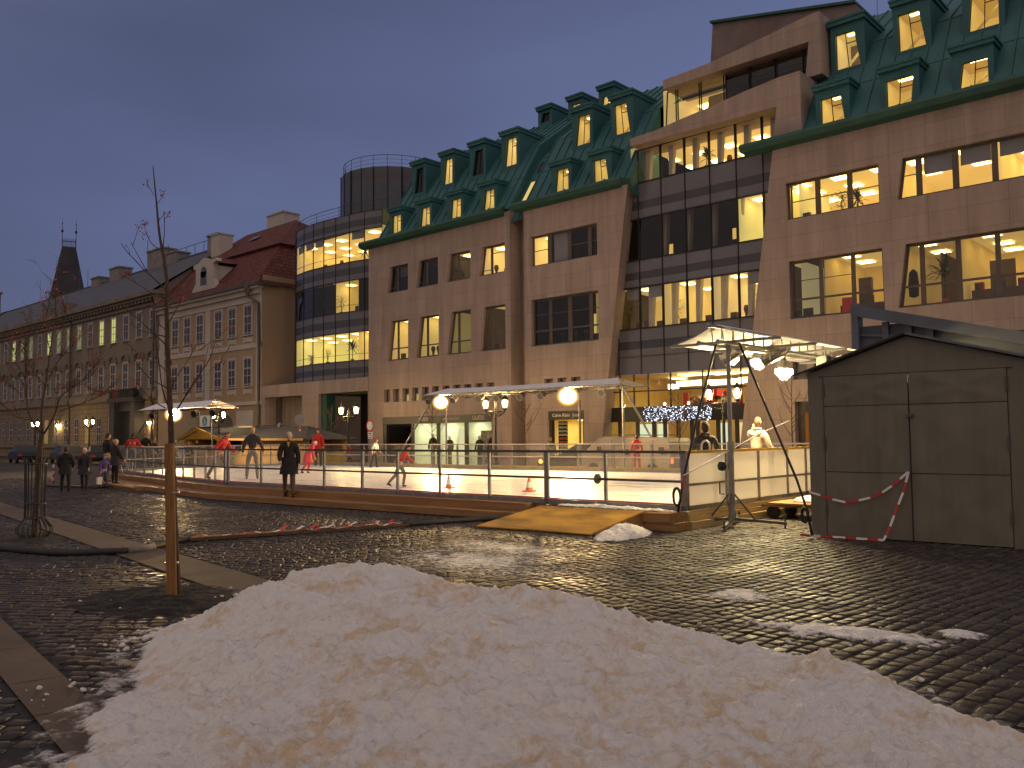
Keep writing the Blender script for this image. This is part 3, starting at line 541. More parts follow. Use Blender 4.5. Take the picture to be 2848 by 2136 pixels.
def window(par, op, zb, zt, Y, mul=(), tra=(), fm='win_frame', gm='pane', w=.09, blinds=(), half=(), name='window', sill=None):
    bl, tl, tr, br = op; m = MB(); dy = .06
    def bar(x0, z0, x1, z1, ww): m.bar((x0, Y, z0), (x1, Y, z1), ww, dy, up=(0, 1, 0))
    h = w/2
    m.prism([(bl, Y-dy/2, zb), (bl+w, Y-dy/2, zb), (tl+w, Y-dy/2, zt), (tl, Y-dy/2, zt)], (0, dy, 0)); m.prism([(br-w, Y-dy/2, zb), (br, Y-dy/2, zb), (tr, Y-dy/2, zt), (tr-w, Y-dy/2, zt)], (0, dy, 0))
    m.prism([(bl+w, Y-dy/2, zb), (br-w, Y-dy/2, zb), (br-w, Y-dy/2, zb+w), (bl+w, Y-dy/2, zb+w)], (0, dy, 0)); m.prism([(tl+w, Y-dy/2, zt-w), (tr-w, Y-dy/2, zt-w), (tr-w, Y-dy/2, zt), (tl+w, Y-dy/2, zt)], (0, dy, 0))
    for a, b_ in mul: m.box(a, Y-dy/2-.01, zb+w, b_, Y+dy/2-.01, zt-w)
    for z, x0, x1, ww in tra: m.box(x0, Y-dy/2+.005, z-ww/2, x1, Y+dy/2-.005, z+ww/2)
    o = m.build(name, fm, par)
    g = MB(); g.quad((bl+h, Y, zb+h), (br-h, Y, zb+h), (tr-h, Y, zt-h), (tl+h, Y, zt-h)); g.build('pane', gm, o)
    for x0, x1, z0, z1 in blinds:
        g = MB(); g.box(x0, Y+.10, z0, x1, Y+.115, z1); g.build('blind', 'blind', o)
    return o
def room(par, x0, x1, z0, z1, y0, y1, mat='room_warm', lights=True, ceil='ceiling_panel', ly=(1.2, 2.8), step=1.3, hz=1.0, name='office_room'):
    x0 += .012; x1 -= .012
    m = MB(); m.quad((x0, y1, z0), (x1, y1, z0), (x1, y1, z1), (x0, y1, z1)); m.quad((x0, y0, z0), (x0, y1, z0), (x0, y1, z1), (x0, y0, z1)); m.quad((x1, y0, z0), (x1, y0, z1), (x1, y1, z1), (x1, y1, z0))
    m.quad((x0, y0, z0), (x1, y0, z0), (x1, y1, z0), (x0, y1, z0), 0); m.quad((x0, y0, z1), (x0, y1, z1), (x1, y1, z1), (x1, y0, z1), 1)
    m.box(x0, y0, z0-.05, x1, y0+.02, z0+.02, 2)
    o = m.build(name, [mat, ceil, 'furniture'], par, fix=False)
    if lights:
        k = 0; x = x0+step*.55
        while x < x1-.3:
            for yy in ly:
                if y0+yy < y1-.3:
                    q = MB(); w = .62*hz
                    for s in (-.24, -.08, .08, .24): q.quad((x-w/2, y0+yy+s-.03, z1-.05), (x-w/2, y0+yy+s+.03, z1-.05), (x+w/2, y0+yy+s+.03, z1-.05), (x+w/2, y0+yy+s-.03, z1-.05))
                    q.build('ceiling_light', 'tube_light', o, fix=False)
            x += step*1.6
    return o
def bits(par, x0, x1, z, y, seed, name='desk', n=4):
    """desks, monitors and binders seen over the sill"""
    r = random.Random(seed); m = MB(); x = x0+.1
    m.box(x0+.05, y, z, x1-.05, y+.5, z+.32)
    while x < x1-.35:
        k = r.random()
        if k < .45: m.box(x, y+.05, z+.32, x+r.uniform(.3, .45), y+.12, z+.32+r.uniform(.22, .34))
        elif k < .7:
            for j in range(4): m.box(x+j*.075, y+.2, z+.32, x+j*.075+.06, y+.4, z+.62, 1 if r.random() < .5 else 0)
        else: m.lathe([(.05, z+.32), (.07, z+.5), (.14, z+.7), (.10, z+.85), (.01, z+.88)], (x+.15, y+.2, 0), 6)
        x += r.uniform(.45, .95)
    return m.build(name, ['furniture', 'binder_red'], par)
def plant(x, y, z, h, kind, label, pot='pot_brown'):
    t = thing('potted_plant', label, 'plant', (x, y, z), group='potted plants behind the office windows'); r = random.Random(int(x*100)); m = MB()
    m.lathe([(.09, 0), (.13, .22), (.12, .23), (.01, .2)], (0, 0, 0), 10); hang(m.build('pot', pot), t); m = MB()
    if kind == 'spiky':
        m.tube([(0, 0, .2), (.01, 0, h*.55)], .025, 5)
        for k in range(46):
            a = r.uniform(0, 6.28); el = r.uniform(-.5, 1.35); l = h*r.uniform(.32, .5); c = Vector((0, 0, h*.6+r.uniform(-.1, .12)*h)); dv = Vector((math.cos(a)*math.cos(el), math.sin(a)*math.cos(el), math.sin(el)))
            mid = c+dv*l*.6+Vector((0, 0, .03)); tip = c+dv*l-Vector((0, 0, .12*l)); w = dv.cross(Vector((0, 0, 1))).normalized()*.034
            m.add([c-w*.6, c+w*.6, mid+w, mid-w, tip], [(0, 1, 2, 3), (3, 2, 4)])
    else:
        for k in range(5): m.tube([(0, 0, .2), (r.uniform(-.1, .1)*h, r.uniform(-.1, .1)*h, h*.5), (r.uniform(-.22, .22)*h, r.uniform(-.2, .2)*h, h*r.uniform(.75, 1))], .01, 4)
        for k in range(130):
            c = Vector((r.gauss(0, .16)*h, r.gauss(0, .14)*h, h*(.35+.65*r.random()**.8))); a = r.uniform(0, 6.28); u = Vector((math.cos(a), math.sin(a), r.uniform(-.6, .6)))*r.uniform(.04, .075); w = u.cross(Vector((r.random(), r.random(), 1))).normalized()*.022
            m.add([c-u, c+w, c+u, c-w], [(0, 1, 2, 3)])
    hang(m.build('leaves', 'leaf', fix=False), t); return t

# ---- stone walls
wl = MB()
Lops2 = [(-40.42, -40.05, -38.54, -38.54), (-37.81, -37.44, -35.90, -35.90), (-35.21, -34.80, -33.31, -33.31), (-32.60, -32.26, -30.73, -30.73)]
Lops3 = [(-40.42, -40.18, -38.54, -38.54), (-37.81, -37.57, -35.93, -35.93), (-35.22, -34.97, -33.32, -33.32), (-32.63, -32.37, -30.73, -30.73)]
sq = [(-40.79+.863*k,)*2+(-40.79+.863*k+.58,)*2 for k in range(11)]
front(wl, -42.25, -30.36, 0, 13.6, FY, [(0.05, 2.93, [(-40.89, -40.89, -31.76, -31.76)]), (3.82, 4.59, sq), (6.30, 8.68, Lops2), (10.39, 11.97, Lops3)])
wl.quad((-42.25, FY, 0), (-42.25, FY, 13.6), (-42.25, FY+4, 13.6), (-42.25, FY+4, 0))
wl.quad((-30.36, FY, 0), (-30.36, 33.95, 0), (-30.36, 33.95, 13.6), (-30.36, FY, 13.6))
front(wl, -30.36, -29.37, 0, 13.6, 33.95, [(6.22, 8.5, [(-29.98, -29.98, -29.5, -29.5)]), (10.22, 11.76, [(-29.98, -29.98, -29.5, -29.5)])])
mr = lambda z: -24.76+.1417*z
sq2 = [(x, x, x+.58, x+.58) for x in (-28.1, -27.24, -26.38, -25.5)]
front(wl, -29.37, mr, 0, 13.45, FY, [(0.05, 2.95, [(-27.84, -27.84, -25.62, -25.62)]), (3.82, 4.59, sq2[:3]), (6.28, 8.68, [(-28.91, -28.91, -24.65, -24.65)]), (10.38, 11.96, [(-28.92, -28.92, -24.66, -24.66)])])
wl.quad((-29.37, FY, 0), (-29.37, FY, 13.45), (-29.37, 33.95, 13.45), (-29.37, 33.95, 0))
wl.quad((mr(0), FY, 0), (mr(0)-.15, 33.9, 0), (mr(13.45)-.15, 33.9, 13.45), (mr(13.45), FY, 13.45))
rl = lambda z: -17.6+.1477*z
sq3 = [(x, x, x+.58, x+.58) for x in (-15.02, -14.15, -13.28, -12.4, -11.54, -10.67, -9.8)]
front(wl, rl, 3.0, 0, 13.4, FY, [(0.05, 3.0, [(-14.99, -14.99, -13.6, -13.6)]), (3.88, 4.66, sq3), (6.32, 8.66, [(-15.06, -15.06, -11.38, -11.36), (-10.87, -10.54, -4.0, -4.0), (-3.4, -3.4, 2.0, 2.0)]), (10.36, 11.89, [(-15.09, -15.12, -11.42, -11.41), (-10.79, -10.56, -4.0, -4.0), (-3.4, -3.4, 2.0, 2.0)])])
wl.quad((rl(0), FY, 0), (rl(13.4), FY, 13.4), (rl(13.4), 34.2, 13.4), (rl(0), 34.2, 0))
wl.quad((3, FY, 0), (3, 46, 0), (3, 46, 13.4), (3, FY, 13.4))
# stone ground floor under the glass tower
front(wl, -54.45, -42.25, 0, 5.45, FY-.02, [(0.03, 4.6, [(-53.95, -53.95, -49.37, -49.37), (-47.5, -47.5, -42.3, -42.3)])], dep=.9)
wl.quad((-54.45, FY-.02, 5.45), (-42.25, FY-.02, 5.45), (-42.25, 36, 5.45), (-54.45, 36, 5.45))
wl.build('stone_wall', 'pink_stone', bd, fix=False)
m = MB(); m.box(-53.95, 34.4, 0, -49.4, 34.5, 4.6); m.build('passage_wall', 'grey_stone', bd)
m = MB(); m.box(-47.6, 36.5, 0, -42.3, 36.6, 4.6); m.box(-47.45, 33.2, 0, -46.9, 33.9, 4.6, 1); m.box(-47.3, 33.9, 4.5, -42.3, 36.5, 4.6)
for x in (-46.4, -45.5, -44.6, -43.7): m.box(x, 36.3, 0, x+.06, 36.45, 4.0)
m.build('passage_gate', ['dark_bronze', 'copper_trim'], bd)
m = MB()
for k in range(10): m.box(-45.9+k*.36, 36.2, 4.0, -45.68+k*.36, 36.22, 4.42)
m.build('gate_light', em('gate_glow', (.75, .85, .45), .35), bd)

# ---- windows of the stone blocks with rooms behind
mulL = lambda op: [(op[0]+.62, op[0]+.76)] if True else []
lit3 = [0, 0, 1, 1]; lit2 = [1, 1, 0, .35]
for ops, zb, zt, lit, nm in ((Lops3, 10.39, 11.97, lit3, 3), (Lops2, 6.30, 8.68, lit2, 2)):
    for k, op in enumerate(ops):
        mx = op[0]+.78; tra = [(zb+.72, op[0]+.1, op[3]-.05, .07)] if nm == 2 else [(zt-.42, mx, op[3]-.05, .03), (zb+.3, op[0]+.1, mx, .03)]
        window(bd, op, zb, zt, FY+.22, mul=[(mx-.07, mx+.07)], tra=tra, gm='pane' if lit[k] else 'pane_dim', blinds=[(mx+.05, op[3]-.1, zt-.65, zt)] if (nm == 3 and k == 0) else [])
        if lit[k]:
            room(bd, op[0]-.3, min(op[3]+.5, -30.45), zb-.1, zt+.15, FY+.32, FY+3.6, 'room_warm' if nm == 2 else 'room_pale', True, step=1.2 if lit[k] == 1 else 3.5)
            bits(bd, op[0], op[3], zb-.12, FY+.9, k+nm*7)
        else: room(bd, op[0]-.3, min(op[3]+.5, -30.45), zb-.1, zt+.15, FY+.32, FY+3.0, 'room_dark', False, 'room_dark')
plant(-34.85, FY+.6, 10.3, 1.05, 'spiky', 'spiky plant in the left pane of the lit window beside a red door')
m = MB(); m.box(-33.75, FY+3.0, 10.3, -33.3, FY+3.05, 11.45); m.build('red_door', 'red_plastic', bd)
m = MB()
for z0, z1, x0, x1 in ((7.0, 7.95, -39.7, -38.7),):
    m.box(x0, FY+2.6, z0, x1, FY+2.64, z0+.05); m.box(x0, FY+2.6, z1, x1, FY+2.64, z1+.05); m.box(x0, FY+2.6, z0, x0+.05, FY+2.64, z1); m.box(x1-.05, FY+2.6, z0, x1, FY+2.64, z1)
m.build('picture_frame', 'furniture', bd)
for k, (a, b_, c, e_) in enumerate(sq+sq2[:3]+sq3):
    lit = k in (2, 3); window(bd, (a, a, c, c), 3.82 if k < 14 else 3.88, 4.59 if k < 14 else 4.66, FY+.26, gm='pane', w=.04, name='small_window')
    m = MB(); m.box(a, FY+.33, 3.8, c, FY+.36, 4.24 if lit else 4.7); m.build('blind', 'lit_green' if False else ('blind' if not lit else 'room_green'), bd)
    if lit: m = MB(); m.quad((a, FY+.34, 3.86), (c, FY+.34, 3.86), (c, FY+.34, 4.22), (a, FY+.34, 4.22)); m.build('lit_blind', em('blind_glow', (.62, .75, .42), .45) if 'blind_glow' not in MATS else 'blind_glow', bd)
for zb, zt, l in ((6.22, 8.5, 0), (10.22, 11.76, 1)):
    window(bd, (-29.98, -29.98, -29.5, -29.5), zb, zt, 34.1, w=.05, gm='pane' if l else 'pane_dim', name='slot_window'); room(bd, -30.3, -29.3, zb-.1, zt+.1, 34.2, 36.5, 'room_pale' if l else 'room_dark', bool(l), step=.8)
# middle block
window(bd, (-28.92, -28.92, -24.66, -24.66), 10.38, 11.96, FY+.22, mul=[(-27.91, -27.65), (-26.62, -26.38), (-25.34, -25.12)], tra=[(11.2, -28.8, -27.9, .03), (11.15, -26.38, -24.7, .04)], blinds=[(-27.6, -26.66, 10.5, 11.9)])
room(bd, -29.2, -27.8, 10.28, 12.1, FY+.32, FY+3.6, 'room_pale', True, step=1.0); room(bd, -27.8, -24.4, 10.28, 12.1, FY+.32, FY+3.6, 'room_dark', False, 'room_dark')
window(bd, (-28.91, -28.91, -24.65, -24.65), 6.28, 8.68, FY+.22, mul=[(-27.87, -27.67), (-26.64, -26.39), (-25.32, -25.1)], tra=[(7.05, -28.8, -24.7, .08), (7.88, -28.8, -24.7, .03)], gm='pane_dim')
room(bd, -29.2, -24.4, 6.15, 8.85, FY+.32, FY+4.2, 'room_dark', False, 'room_dark')
m = MB(); m.quad((-26.3, FY+1.7, 6.75), (-25.95, FY+1.7, 6.75), (-25.95, FY+1.7, 7.85), (-26.3, FY+1.7, 7.85)); m.build('lit_doorway', em('door_glow', (1, .72, .25), .9), bd)
bits(bd, -28.8, -24.8, 6.2, FY+1.2, 91)
# right block
R3 = (-15.09, -15.12, -11.42, -11.41); window(bd, R3, 10.36, 11.89, FY+.22, mul=[(-13.96, -13.75), (-12.69, -12.48)], tra=[(11.1, -14.97, -13.96, .03), (11.1, -13.75, -12.69, .03), (11.1, -12.48, -11.5, .03)])
R3b = (-10.79, -10.56, -4.0, -4.0); window(bd, R3b, 10.36, 11.89, FY+.22, mul=[(-10.15, -9.94), (-8.91, -8.7), (-7.64, -7.44), (-6.38, -6.16), (-5.1, -4.9)], tra=[(11.25, -10.6, -10.1, .03)], blinds=[(-9.9, -8.95, 11.18, 11.85), (-8.66, -7.68, 11.25, 11.85), (-7.4, -6.4, 11.3, 11.85)])
room(bd, -15.6, -11.1, 10.25, 12.1, FY+.32, FY+6.5, 'room_amber', True, ly=(1.1, 2.6, 4.2), step=1.0); room(bd, -11.1, -7.55, 10.25, 12.1, FY+.32, FY+6.5, 'room_amber', True, ly=(1.2, 3.0), step=1.1); room(bd, -7.55, 2.4, 10.25, 12.1, FY+.32, FY+6.5, 'room_warm', True, ly=(1.1, 2.6, 4.2), step=1.0)
bits(bd, -15.0, -14.0, 10.2, FY+.9, 5)
plant(-13.1, FY+.7, 10.3, 1.0, 'bushy', 'leafy hanging plant in the middle pane of the lit window right of the glass bay'); plant(-12.6, FY+1.0, 10.25, 1.15, 'spiky', 'spiky plant half behind the mullion, right of the leafy hanging plant')
R2 = (-15.06, -15.06, -11.38, -11.36); window(bd, R2, 6.32, 8.66, FY+.22, mul=[(-13.91, -13.75), (-12.64, -12.48)], tra=[(7.10, -15.0, -11.4, .08), (7.86, -15.0, -12.6, .025)])
R2b = (-10.87, -10.54, -4.0, -4.0); window(bd, R2b, 6.32, 8.66, FY+.22, mul=[(-10.13, -9.96), (-8.91, -8.73), (-7.65, -7.48), (-6.4, -6.22), (-5.1, -4.9)], tra=[(7.10, -10.8, -4.1, .08)])
for a in (6.32, 10.36):
    window(bd, (-3.4, -3.4, 2.0, 2.0), a, a+2.34 if a < 7 else 11.89, FY+.22, mul=[(-2.1, -1.9), (-.8, -.6), (.5, .7)])
room(bd, -15.6, -13.75, 6.2, 8.85, FY+.32, FY+3.8, 'room_dark', False, 'room_dark'); room(bd, -13.75, -11.0, 6.2, 8.85, FY+.32, FY+4.6, 'room_dim', True, step=1.1, ceil='room_warm')
room(bd, -11.0, -8.8, 6.2, 8.85, FY+.32, FY+5.6, 'room_dim', True, ly=(1.1, 2.9), step=1.35, ceil='room_dim'); room(bd, -8.8, 2.4, 6.2, 8.85, FY+.32, FY+5.6, 'room_dim', True, ly=(1.1, 2.9, 4.4), step=1.35, ceil='room_warm')
bits(bd, -13.6, -11.4, 6.2, FY+1.0, 11); bits(bd, -8.7, -4.1, 6.5, FY+1.0, 12); bits(bd, -12.6, -11.3, 6.45, FY+.9, 14); bits(bd, -15, -13.8, 6.2, FY+.8, 13)
plant(-9.45, FY+.7, 6.35, 1.95, 'spiky', 'tall spiky dracaena in an orange pot in the lit window at right', 'pot_red')
m = MB(); m.lathe([(.02, 0), (.17, .05), (.20, .5), (.15, .95), (.06, 1.05), (.01, 1.08)], (-10.55, FY+.75, 6.75), 9, sy=.6); m.build('hanging_coat', 'cloth_black', bd, smooth=True)
m = MB(); m.box(-8.55, FY+3.2, 6.3, -7.7, FY+3.3, 8.2); m.box(-10.0, FY+2.2, 6.3, -9.94, FY+4.5, 8.6); m.box(-12.9, FY+1.6, 6.3, -12.4, FY+1.8, 7.9); m.build('partition', 'furniture', bd)
m = MB(); m.box(-13.35, FY+1.0, 6.5, -13.0, FY+1.3, 7.1); m.build('red_chair', 'red_plastic', bd)
# rightmost door
m = MB(); m.box(-14.99, FY+.3, 0, -13.6, FY+.34, 3.0); m.build('side_door', 'dark_bronze', bd)
m = MB(); m.quad((-14.7, FY+.29, .1), (-14.1, FY+.29, .1), (-14.1, FY+.29, 2.55), (-14.7, FY+.29, 2.55)); m.build('door_pane', em('orange_glow', (1., .28, .05), .22), bd)

# ---- glass bay
BY = 33.72
m = MB()
def band(z0, z1, mi=0): m.quad((-25.4, BY, z0), (-14.9, BY, z0), (-14.9, BY, z1), (-25.4, BY, z1), mi)
for a, b_, c in ((4.57, 5.38, 0), (5.38, 5.75, 0), (5.75, 6.14, 1), (6.14, 6.69, 0), (8.68, 9.03, 0), (9.03, 9.39, 1), (9.39, 9.93, 0), (11.92, 12.35, 0), (12.35, 12.74, 1), (12.74, 13.6, 0), (2.35, 3.0, 2)): band(a, b_, c)
for x in (-23.74, -22.48, -21.22, -19.94, -18.66, -17.4):
    m.quad((x, BY-.004, 4.6), (x+.45, BY-.004, 4.6), (x+.30, BY-.004, 5.36), (x, BY-.004, 5.36), 3)
m.build('spandrel', ['glass_panel', 'glass_panel_dark', 'dark_bronze', 'glass_panel'], bd, fix=False)
MX = [-23.99, -22.73, -21.47, -20.2, -18.94, -17.65, -16.41, -15.15]
m = MB()
for x in MX: m.box(x-.014, BY-.05, 4.57, x+.014, BY, 15.2)
for z in (5.40, 6.69, 8.68, 9.93, 11.92, 13.6): m.box(-25.4, BY-.03, z-.014, -14.9, BY, z+.014)
m.build('curtain_wall_joints', 'black_joint', bd)
for r_, (zb, zt) in enumerate(((6.71, 8.66), (9.95, 11.90), (13.62, 15.2))):
    for i in range(len(MX)-1):
        a, b_ = MX[i]+.02, MX[i+1]-.02
        if r_ == 2 and i == 0: continue
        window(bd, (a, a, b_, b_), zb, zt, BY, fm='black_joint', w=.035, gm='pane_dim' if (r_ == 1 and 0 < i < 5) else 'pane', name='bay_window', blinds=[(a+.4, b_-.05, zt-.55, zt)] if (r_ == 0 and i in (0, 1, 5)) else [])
room(bd, -25.4, -21.5, 6.6, 8.8, BY+.1, BY+5.2, 'room_amber', True, ly=(1.3, 3.2), step=1.0); room(bd, -21.5, -18.95, 6.6, 8.8, BY+.1, BY+4.2, 'room_warm', True, ly=(1.3, 3.2), step=1.0); room(bd, -18.95, -14.9, 6.6, 8.8, BY+.1, BY+5.2, 'room_pale', True, ly=(1.3, 3.2), step=1.1)
room(bd, -25.4, -17.72, 9.85, 12.05, BY+.1, BY+5.0, 'room_dark', False, 'room_dark'); room(bd, -17.7, -14.9, 9.85, 12.05, BY+.1, BY+3.2, 'room_green', True, step=1.0)
room(bd, -23.2, -14.9, 13.55, 15.4, BY+.1, BY+5.4, 'room_pale', True, ly=(1.2, 2.8, 4.4), step=1.0)
m = MB()
for x, w, z in ((-22.3, .42, 10.35), (-18.75, .22, 10.55), (-18.45, .35, 10.55)): m.quad((x, BY+1.6, z), (x+w, BY+1.6, z), (x+w, BY+1.6, z+.5), (x, BY+1.6, z+.5))
m.build('lit_doorway', em('far_glow', (1, .62, .15), 1.1), bd)
m = MB()   # slanting concrete columns just behind the glass
for z0, z1, ks in ((6.6, 8.8, MX[1:7]), (9.85, 12.05, MX[1:6]), (13.55, 15.4, MX[1:7])):
    for x in ks:
        s = -1 if z0 == 9.85 else 1; xo = .15 if s > 0 else 1.0
        m.prism([(x+xo, BY+.45, z0), (x+xo+.16, BY+.45, z0), (x+xo+.30, BY+.45, z1), (x+xo+.02, BY+.45, z1)], (0, .25, 0))
m.build('inner_column', 'white_plaster', bd)
for k in range(6): bits(bd, MX[k]+.1, MX[k+1], 6.55, BY+1.0, 30+k)
for k in (1, 4, 5): bits(bd, MX[k]+.1, MX[k+1], 13.45, BY+1.0, 50+k)
plant(-19.35, BY+.5, 13.6, 1.15, 'spiky', 'spiky plant in the top lit row of the glass bay'); plant(-23.6, BY+.35, 6.65, 1.2, 'bushy', 'thin leafy plant at the left end of the lower lit bay row'); plant(-21.8, BY+1.6, 6.65, 1.5, 'spiky', 'tall pale palm behind the second pane of the lower lit bay row')
plant(-17.1, BY+1.0, 6.65, 1.3, 'spiky', 'palm near the right end of the lower lit bay row')
m = MB(); m.box(-16.9, BY+3.1, 10.7, -16.6, BY+3.14, 11.2); m.build('notice', 'furniture', bd)
# stone swoops
m = MB(); top = [(-22.69, 15.57), (-21.23, 15.62), (-19.9, 15.8), (-18.28, 15.98), (-16.8, 16.19), (-15.35, 16.34), (-14.37, 16.36)]
pts = [(-22.63, FY, 15.2), (-15.39, FY, 15.16), (-15.65, FY, 13.4), (-14.37, FY, 13.4)]+[(x, FY, z) for x, z in top[::-1]]
m.prism(pts, (0, 1.9, 0)); m.build('stone_cornice', 'pink_stone', bd)
m = MB(); top2 = [(-21.57, 18.41), (-19.14, 18.5), (-17.59, 18.68), (-15.99, 18.9), (-14.42, 19.13), (-14.0, 19.15)]
m.prism([(-21.56, 34.2, 18.0), (-14.47, 34.2, 18.0), (-14.65, 34.2, 16.5), (-13.95, 34.2, 16.5)]+[(x, 34.2, z) for x, z in top2[::-1]], (0, 2.2, 0)); m.build('stone_cornice', 'pink_stone', bd)
m = MB(); m.prism([(-20.8, 37, 17.5), (-12.6, 37, 17.5), (-12.92, 37, 19.5), (-13.55, 37, 20.35), (-20.42, 37, 21.78)], (0, 5, 0)); m.build('penthouse', 'grey_plaster', bd)
m = MB(); m.prism([(-20.5, 36.85, 21.78), (-13.5, 36.85, 20.33), (-13.5, 36.85, 20.45), (-20.5, 36.85, 21.9)], (0, 5.2, 0)); m.build('penthouse_edge', 'copper_trim', bd)
RX = [-21.86, -21.18, -19.93, -18.67, -17.43, -16.21, -14.95, -14.3]
for i in range(7):
    a, b_ = RX[i]+.03, RX[i+1]-.03; window(bd, (a, a+(.12 if i == 0 else 0), b_, b_), 16.2, 18.05, 34.8, fm='black_joint', w=.04, name='attic_window', gm='pane')
room(bd, -22.0, -18.7, 16.1, 18.2, 34.9, 39, 'room_pale', True, ly=(1.3, 3.0), step=1.1); room(bd, -18.7, -14.2, 16.1, 18.2, 34.9, 37, 'room_dark', False, 'room_dark')
m = MB(); m.quad((-23.2, 34.86, 16.2), (-14.2, 34.86, 16.2), (-14.2, 34.0, 16.0), (-23.2, 34.0, 15.4)); m.build('terrace', 'copper_trim', bd)

# ---- copper roof
rf = MB()
HOLES = []   # openings the dormers cut into the roof: (x0, x1, z0, z1)
def spans(x0, x1, z0, z1):
    hs = [h for h in HOLES if h[0] < x1-1e-6 and h[1] > x0+1e-6]; out = [(z0, z1)]
    for h in hs:
        nx = []
        for a, b_ in out:
            if h[2] > a: nx.append((a, min(b_, h[2])))
            if h[3] < b_: nx.append((max(a, h[3]), b_))
        out = [q for q in nx if q[1]-q[0] > 1e-3]
    return out
def slope(x0, x1, zo=0.0, lo=0):
    P = [(33.05, 13.75+zo), (35.75, 17.85+zo), (40.0, 20.95+zo), (46, 16)]
    if lo: P = P[1:]
    xs = sorted({x0, x1, *[v for h in HOLES for v in h[:2] if x0 < v < x1]})
    for (ya, za), (yb, zb) in list(zip(P, P[1:])):
        yy = lambda z: lerp(ya, yb, (z-za)/(zb-za))
        for a, b_ in zip(xs, xs[1:]):
            for c, e_ in (spans(a, b_, za, zb) if zb > za else [(za, zb)]): rf.quad((a, yy(c), c), (b_, yy(c), c), (b_, yy(e_), e_), (a, yy(e_), e_))
    for x in (x0, x1): rf.poly([(x, ya, za) for ya, za in P]+[(x, 46, 13), (x, P[0][0], 13)])
    x = x0+.02
    while x < x1+.01:
        for (ya, za), (yb, zb) in zip(P, P[1:]):
            if zb < za: continue
            yy = lambda z: lerp(ya, yb, (z-za)/(zb-za))
            for c, e_ in spans(x-.01, x+.01, za, zb): rf.bar((x, yy(c), c+.03), (x, yy(e_), e_+.03), .045, .085, up=(0, -1, .6))
        x += .62
    if not lo:
        for t in (.47, .985):
            y = lerp(33.05, 35.75, t); z = lerp(13.75, 17.85, t); 
            for a, b_ in zip(xs, xs[1:]):
                if not any(h[0] < b_-1e-6 and h[1] > a+1e-6 and h[2] < z < h[3] for h in HOLES): rf.bar((a, y, z+zo+.012), (b_, y, z+zo+.012), .022, .03, up=(0, -1, .6))
def eave(x0, x1, e0=0, e1=0):
    m = MB(); pr = [(33.0, 13.36), (32.66, 13.46), (32.56, 13.66), (32.62, 13.80), (33.15, 13.9), (33.2, 13.5)]
    a = [(x0+e0*(33-y), y, z) for y, z in pr]; b_ = [(x1+e1*(33-y), y, z) for y, z in pr]; n = len(pr)
    m.add(a+b_, [tuple(range(n)), tuple(range(n, 2*n))]+[(i, (i+1) % n, n+(i+1) % n, n+i) for i in range(n)]); m.build('eaves_gutter', 'copper_trim', bd)
eave(-42.7, -30.75, -.2, .6); eave(-29.85, -23.2, -.3, .5); eave(-16.75, 3.5, -.4, 0)
m = MB(); m.quad((-42.3, 33.0, 13.5), (-41.4, 33.0, 13.5), (-41.4, 36, 13.6), (-42.3, 36, 13.6)); m.build('gutter_return', 'copper_trim', bd)
